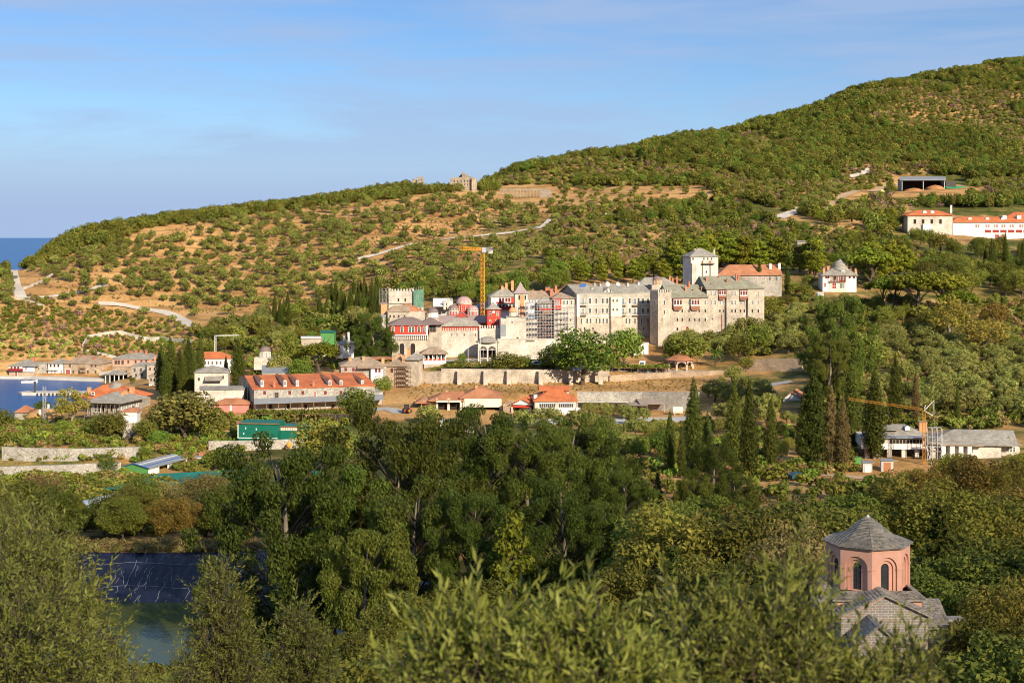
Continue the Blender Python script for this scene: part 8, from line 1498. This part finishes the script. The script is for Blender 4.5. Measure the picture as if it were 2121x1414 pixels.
# ---- eucalyptus wood behind the pond
euc = [('euc', 585, 168, 905, 1.0, 'pale grey green eucalyptus at the left end of the great wood'), ('eucred', 782, 186, 832, 1.0, 'tallest eucalyptus with reddish tips and pale bare trunk'), ('euc', 690, 178, 945, 1.0, 'eucalyptus between the pale one and the tallest one'), ('euc', 925, 222, 862, 1.0, 'eucalyptus in front of the white container'), ('euc', 1020, 205, 838, 1.05, 'tall eucalyptus below the awning barn'), ('eucred', 1108, 200, 868, 1.0, 'eucalyptus below the tiled garage'), ('euc', 1185, 208, 852, 1.0, 'eucalyptus below the white garage'), ('euc', 1252, 212, 890, 1.0, 'eucalyptus at the right end of the great wood'), ('euc', 1300, 190, 965, .9, 'bluish eucalyptus hanging over the dirt path'), ('eucred', 860, 162, 985, 1.0, 'front eucalyptus over the dark pond liner'), ('euc', 968, 158, 1010, 1.0, 'drooping eucalyptus in the middle front of the great wood'), ('euc', 1165, 160, 985, 1.0, 'front eucalyptus with dark hollow beside it'), ('euc', 1262, 166, 1035, .95, 'low front eucalyptus beside the dirt path'), ('euc', 880, 205, 900, 1.0, 'eucalyptus behind the tallest trunk'), ('eucred', 735, 152, 1085, .9, 'small eucalyptus leaning over the pond water'),
 ('eucred', 1470, 232, 900, .95, 'feathery eucalyptus in front of the tall cypresses'), ('eucred', 1425, 205, 985, .95, 'round topped eucalyptus near the dirt path'), ('eucred', 1525, 208, 978, .95, 'feathery eucalyptus below the twin cypresses')]
for k, px, Y, t_, w, lb in euc: tree_px('eucalyptus', k, px, None, t_, lb, 'tree', None, Y, w*1.22)
tree_px('conifer', 'pine', 1060, None, 1058, 'bright yellow green conifer within the dark eucalyptus wood', 'tree', None, 150, .7)
# ---- thickets on the near slopes
def row(name, items, cat='tree'):
    for k, px, Y, t_, w, lb in items: tree_px(name, k, px, None, t_, lb, cat, None, Y, w)
rg_ = random.Random(5)
for i in range(26):
    px = -20+21*i+rg_.uniform(-6, 6); Y = rg_.uniform(216, 250); k = rg_.choice(['thickgold', 'thickdark', 'thicket', 'thickdry', 'thickdark', 'thicket'])
    tree_px('broadleaf_tree', k, px, None, rg_.uniform(975, 1045)+(25 if 120 < px < 250 else 0), {'thickgold': 'olive brown loose tree', 'thickdark': 'dark green leafy tree', 'thicket': 'mid green leafy tree', 'thickdry': 'reddish brown half bare tree'}[k]+' in the thicket between pond and shade nets', 'tree', 'thicket trees between pond and shade nets', Y, 1.15)
for i in range(15):
    px = 1830+22*i+rg_.uniform(-8, 8); tree_px('plane_tree', 'thickgold' if i % 3 else 'gold', px, None, rg_.uniform(925, 985)+(45 if px < 1880 else 0), 'golden green young plane tree in the dense stand below the slate houses', 'tree', 'golden plane trees below the slate houses', rg_.uniform(225, 262), 1.0)
for i in range(16):
    px = 1815+22*i+rg_.uniform(-8, 8); tree_px('plane_tree', 'thickgold' if i % 4 else 'thicket', px, None, rg_.uniform(1000, 1060), 'golden brown plane tree at the shaded front of the dense stand', 'tree', 'shaded plane trees below the slate houses', rg_.uniform(150, 200), 1.15)
for i in range(20):
    px = 1345+24*i+rg_.uniform(-8, 8); k = rg_.choice(['thicket', 'thickdark', 'thickgold', 'thicket', 'thickdark'])
    tree_px('broadleaf_tree', k, px, None, rg_.uniform(1010, 1090), {'thickdark': 'dark green tree', 'thicket': 'mid green tree', 'thickgold': 'olive brown leaved tree'}[k]+' on the wooded slope behind the near chapel', 'tree', 'trees on the slope behind the near chapel', rg_.uniform(130, 185), 1.1)
row('broadleaf_tree', [('thickdark', 1330, 120, 1165, 1, 'dark tree right of the great wood foot'), ('thicket', 1450, 105, 1160, 1, 'leafy tree behind the out of focus olive'), ('thickdark', 1560, 100, 1150, 1.1, 'dark tree left of the near chapel'), ('thicket', 1650, 98, 1160, 1, 'green tree touching the near chapel flank'), ('thickdry', 1640, 110, 1098, .8, 'dry brown bush tree left of the chapel dome'), ('thicket', 2035, 118, 1098, 1.1, 'round pale green tree right of the chapel dome'), ('thickdark', 1975, 104, 1150, 1.1, 'dark tree just behind the brick stack'), ('thickdark', 2110, 104, 1120, 1.2, 'large dark tree at the right border of the slope'), ('thickdark', 1915, 98, 1170, 1.0, 'dark tree behind the chapel right arm'), ('thickgold', 2110, 92, 1215, 1.0, 'rusty golden bush tree behind the brick stack'), ('thicket', 2085, 60, 1378, 1.0, 'green shrub tree in front of the brick stack'), ('thicket', 2110, 55, 1315, 1.1, 'green shrub tree in the lower right corner'), ('thickdark', 2075, 75, 1275, 1.0, 'dark shrub tree beyond the lower right corner'), ('thicket', 1690, 60, 1350, 1.1, 'shrub tree left below the chapel'), ('thickdark', 1230, 130, 1195, 1, 'dark bush tree at the foot of the great wood'), ('thicket', 1120, 120, 1220, 1, 'leafy tree below the bright conifer'), ('thicket', 820, 122, 1230, 1.1, 'leafy tree at the pond corner'), ('thickdark', 960, 125, 1190, 1.1, 'dark leafy tree at the pond edge'), ('thicket', 700, 40, 1345, .9, 'bright green bush between the two olives'), ('thickdark', 780, 100, 1290, 1.1, 'dark tree over the pond water'), ('thicket', 900, 80, 1330, 1.2, 'leafy tree behind the out of focus olive left end')])
row('fir_tree', [('fir', 1945, 112, 1030, 1, 'dark pointed fir right of the chapel dome'), ('fir', 1395, 118, 1118, 1, 'fir with spreading branches left of the chapel'), ('fir', 1362, 240, 975, .9, 'small fir beside the dirt track'), ('fir', 1330, 245, 985, .9, 'dark fir at the turn of the dirt track')])
scatter('shrub', 'bush', [(1560, 985), (1800, 990), (1820, 1040), (1560, 1035)], 14, 3.5, (2, 3.6), 'rounded garden shrub along the dirt track', 'garden shrubs along the dirt track', 'shrub', 230, kinds=['vine', 'dark', 'bush'])
scatter('shrub', 'bush', [(440, 858), (520, 862), (720, 878), (720, 890), (650, 900), (440, 880)], 34, 2.4, (1.6, 3), 'leafy shrub around the teal sheds', 'shrubs around the teal sheds', 'shrub', 340, kinds=['bush', 'vine', 'dark'])
scatter('shrub', 'bush', [(0, 890), (290, 905), (290, 925), (0, 925)], 60, 2.2, (1.2, 2.8), 'garden shrub above the long stone garden wall', 'shrubs above the garden wall', 'shrub', 335, kinds=['bush', 'dark', 'dryb', 'vine'])
for i in range(44):
    px = 918+6.2*i+rnd.uniform(-2, 2); x = (px-CX)*480.6/F; tree('shrub', rnd.choice(['dark', 'bush', 'bush', 'dryb']), x, 480+rnd.uniform(-.4, .8), max(gz(x, 480), 16.1), rnd.uniform(1.1, 1.9), 'low hedge shrub on top of the high terrace wall', 'shrub', 'hedge along the high terrace wall', rnd.uniform(1.1, 1.6))
for px, h_ in ((946, 2.6), (1034, 4.6), (1046, 3.6), (1126, 2.4), (1168, 3.4), (1230, 3.4), (1252, 4.2)):
    x = (px-CX)*477/F; tree('creeper_shrub', 'dark', x, 476.8, gz(x, 476)-.1, h_, 'dark creeper clinging to the face of the high terrace wall', 'shrub', 'creepers on the high terrace wall', .7)
scatter('shrub', 'bush', [(320, 760), (500, 720), (700, 720), (700, 765), (330, 800)], 40, 3, (1.6, 3.2), 'shrub among houses behind the warehouse', 'shrubs behind the warehouse', 'shrub', 430, kinds=['bush', 'vine', 'dark'])
scatter('broadleaf_tree', 'maquis', [(1240, 900), (1380, 905), (1420, 960), (1260, 950)], 14, 5, (4, 6.5), 'orchard tree beside the great eucalyptus wood', 'orchard trees by the eucalyptus wood', y0=230, kinds=['plane', 'grove', 'oak'], parts=True)
scatter('broadleaf_tree', 'maquis', [(1600, 870), (1760, 880), (1760, 950), (1610, 960)], 16, 4.5, (3, 5), 'small orchard tree among the cypress trunks', 'orchard trees among the cypress trunks', y0=280, kinds=['plane', 'gold', 'grove'], parts=True)
KEEP = KEEP[:-5]+KEEP[-5:]
def under(name, poly, n, r, hs, kinds, y0): stuff(name, [(*q[:2], q[2]-.1, rnd.uniform(*hs)) for q in sample(poly, n, r, y0)], kinds)
under('undergrowth', [(1590, 600), (1900, 640), (2180, 600), (2180, 890), (1680, 890), (1680, 760), (1500, 690)], 900, 1.9, (1.0, 3.2), ['bush', 'dryb', 'dark', 'bush'], 340)
under('undergrowth', [(1380, 690), (1600, 650), (1600, 740), (1380, 735)], 160, 1.9, (1, 3), ['bush', 'dark', 'vine'], 440)
under('undergrowth', [(-20, 862), (235, 880), (300, 870), (500, 862), (500, 1000), (260, 955), (0, 955)], 420, 1.5, (.8, 2.3), ['bush', 'dryb', 'vine', 'dark', 'bush'], 300)
under('undergrowth', [(-20, 985), (250, 985), (500, 1030), (500, 1060), (-20, 1060)], 420, 1.4, (1, 2.8), ['bush', 'dark', 'dryb'], 215)
under('undergrowth', [(1240, 890), (1500, 870), (1780, 900), (1780, 975), (1560, 1000), (1300, 985), (1240, 940)], 420, 1.8, (.7, 2.4), ['bush', 'dryb', 'dark', 'vine'], 230)
under('undergrowth', [(400, 700), (800, 690), (810, 735), (700, 760), (330, 790), (330, 730)], 360, 1.8, (1, 2.8), ['bush', 'dark', 'vine', 'dryb'], 430)
under('dry_grass', [(845, 790), (1480, 786), (1480, 808), (1200, 810), (845, 830)], 700, .9, (.25, .6), ['dryb'], 436)
under('undergrowth', [(0, 600), (400, 680), (400, 735), (0, 745)], 420, 1.9, (.7, 2.2), ['bush', 'dryb', 'purple', 'dark'], 560)
ps = sample([(60, 590), (140, 540), (450, 450), (850, 410), (1140, 440), (1120, 520), (1000, 580), (560, 640), (400, 650)], 2400, 1.3, 560)
stuff('dry_grass', [(*q[:2], q[2]-.1, rnd.uniform(.3, 1.1)) for q in ps], ['dryb', 'purple', 'dryb', 'bush'])
# dry grass rim and tufts
ps = [(p, y) for p in np.linspace(-250, 920, 360) for y in (203.6, 205.3, 207)]
stuff('dry_grass', [((p-CX)*y/F+rnd.uniform(-.8, .8), y+rnd.uniform(-.9, .9), gz((p-CX)*y/F, y)-.25, rnd.uniform(.5, 1.2)) for p, y in ps], ['dryb'])
ps = sample([(-50, 1040), (560, 1040), (900, 1000), (1300, 990), (2180, 1000), (2180, 1360), (1300, 1200), (900, 1120), (500, 1110), (-50, 1110)], 1500, 1.0, 60, keep=False)
stuff('undergrowth', [(*p[:2], p[2]-.1, rnd.uniform(.8, 2.2)) for p in ps], ['bush', 'dark', 'dryb'])
ps = [(x, y) for x, y in ((rnd.uniform(-.42, .42)*Y_, Y_) for Y_ in [sqrt(rnd.uniform(45**2, 125**2)) for _ in range(1500)]) if not (y > 70 and -.1+x/y > .12 and x/y < .36 and y < 84)]
stuff('undergrowth', [(x, y, gz(x, y)-.1, rnd.uniform(.8, 2.4)) for x, y in ps], ['bush', 'dark'])
# ---- near olive trees: sprays of lance leaves
def spray(rng, L_=.42, n=26, leaf=.062):
    t = np.repeat(np.linspace(.05, 1, n//2), 2); side = np.tile([1, -1], n//2); bend = rng.normal(size=2)*.06
    p = np.stack([bend[0]*t*t, bend[1]*t*t, t*L_], 1); a = np.repeat(np.arange(n//2)*1.57+rng.random(), 2); dirx = np.stack([np.cos(a)*side, np.sin(a)*side, .55+.6*t], 1)+rng.normal(size=(n, 3))*.25; dirx = unit(dirx)
    w = unit(np.cross(dirx, rng.normal(size=(n, 3)))); l = leaf*(.6+.55*rng.random(n))[:, None]*(1.1-.35*t)[:, None]; hw = l*.14; nz_ = np.cross(dirx, w)
    return np.stack([p, p+dirx*l*.45-w*hw-nz_*hw*.3, p+dirx*l, p+dirx*l*.45+w*hw-nz_*hw*.3], 1), np.clip(.5+.25*rng.normal(size=n), 0, 1)
def front_olive(name, label, foot, clumps, nspray, seed, leaf=.062, L_=.42, up=.9):
    """foot: world x, y; clumps: (px, py, Y, radius m)"""
    rng = np.random.default_rng(seed); x0, y0 = foot; z0 = gz(x0, y0); o = empty(name, (x0, y0, z0)); tag(o, label, 'olive tree'); base = np.array([x0, y0, z0])
    cs = [np.array(P(a, b, c)) for a, b, c, r in clumps]; rs = np.array([c[3] for c in clumps]); tp = [spray(rng, L_, 16, leaf) for _ in range(14)]; V = []; T = []; st = MB()
    tr = MB(); top = np.mean(cs, 0)*.6+base*.4; tr.tube([np.zeros(3)-[0, 0, .5], (top-base)*.5+rng.normal(size=3)*.1, top-base], [.22, .16, .12], 8)
    for c, r in zip(cs, rs):
        m = (top-base)*.55+(c-base)*.45+rng.normal(size=3)*.12; tr.tube([top-base, m, c-base], [.07, .04, .016], 6)
        for k in range(5): d = unit(rng.normal(size=3)+[0, 0, .5]); tr.tube([m+(c-base-m)*rng.random(), c-base+d*r*.5+rng.normal(size=3)*.05, c-base+d*r*.95], [.014, .009, .004], 4)
    k = rng.choice(len(cs), nspray, p=rs**1.6/np.sum(rs**1.6))
    for i in range(nspray):
        d = unit(rng.normal(size=3)); p = cs[k[i]]-base+d*rs[k[i]]*(.30+.55*rng.random()); z = unit(d*.75+rng.normal(size=3)*.3+np.array([0, 0, up*.55])); x = unit(np.cross(z, rng.normal(size=3))); y = np.cross(z, x); M_ = np.stack([x, y, z], 1); s = .7+.5*rng.random()
        if d[2] > .35 and rng.random() < .22: s *= 1.7; p = p+z*.04
        lv, t = tp[rng.integers(14)]; V.append((lv.reshape(-1, 3)*np.array([min(s, 1), min(s, 1), s]))@M_.T+p); T.append(t); st.tube([p-z*.06, p+z*.1*s, p+z*L_*s*.9], [.0035, .0025, .001], 3)
    V = np.concatenate(V); link('crown', npmesh('olive_leaves', V, np.arange(len(V)).reshape(-1, 4), LM['front'], np.concatenate(T)), o); st.build('twig', BARK, o); tr.build('trunk', BARK, o, None, True)
front_olive('olive_tree', 'large leafy olive filling the lower left corner', ((20-CX)*13/F, 13), [(-60, 1085, 13, .42), (30, 1095, 13.5, .34), (95, 1140, 13, .32), (20, 1180, 12, .45), (135, 1195, 13, .3), (-40, 1260, 11.5, .55), (80, 1250, 12, .42), (165, 1265, 13, .3), (150, 1345, 12, .42), (60, 1340, 11, .55), (215, 1355, 13, .24), (205, 1430, 12, .4), (110, 1450, 11, .55), (-30, 1410, 11, .55), (262, 1430, 13, .24)], 2300, 3, .062, .2)
front_olive('olive_tree', 'upright olive with pale tips in front of the pond water', ((450-CX)*17/F, 17), [(455, 1200, 17, .16), (448, 1245, 17, .24), (480, 1270, 17, .25), (425, 1285, 17, .2), (455, 1320, 17, .34), (495, 1340, 17, .28), (412, 1365, 17, .28), (450, 1395, 17, .4), (505, 1410, 17, .34), (385, 1415, 16.5, .24)], 850, 4, .062, .2)
front_olive('olive_tree', 'smaller olive right of the upright one before the pond', ((620-CX)*17.5/F, 17.5), [(612, 1275, 17.5, .16), (620, 1310, 17.5, .25), (650, 1335, 17.5, .24), (595, 1345, 17.5, .22), (630, 1375, 17.5, .34), (662, 1400, 17.5, .3), (590, 1410, 17.5, .3), (620, 1440, 17.5, .4)], 620, 5, .062, .2)
front_olive('olive_tree', 'out of focus olive with big pale leaves along the lower edge', ((1150-CX)*6/F, 6), [(935, 1328, 6, .07), (960, 1365, 6, .14), (905, 1385, 6, .12), (1020, 1370, 6, .14), (1080, 1360, 6.1, .13), (1150, 1338, 6, .09), (1205, 1328, 6, .08), (1180, 1375, 6, .16), (1260, 1375, 6, .13), (1310, 1405, 6, .15), (1100, 1425, 5.8, .2), (980, 1435, 5.8, .2), (890, 1465, 5.8, .18), (1220, 1455, 5.8, .2), (1340, 1465, 5.8, .2), (1060, 1495, 5.7, .24), (1180, 1505, 5.7, .24)], 900, 6, .066, .15)
front_olive('olive_tree', 'olive with curling bare twigs in front of the chapel flank', ((1560-CX)*7/F, 7), [(1410, 1313, 7, .13), (1450, 1273, 7.2, .10), (1500, 1303, 7, .15), (1555, 1278, 7.2, .12), (1605, 1243, 7.2, .10), (1665, 1218, 7.3, .08), (1640, 1293, 7, .14), (1690, 1338, 7, .10), (1450, 1355, 6.8, .2), (1560, 1358, 6.8, .22), (1640, 1375, 6.8, .18), (1420, 1425, 6.6, .24), (1530, 1435, 6.6, .26), (1650, 1455, 6.6, .24), (1730, 1425, 7, .12), (1785, 1410, 7, .08), (1845, 1375, 7.2, .06), (1905, 1355, 7.3, .05), (1860, 1435, 7, .10), (1780, 1465, 6.8, .18), (1925, 1415, 7.2, .07)], 1150, 7, .06, .15)
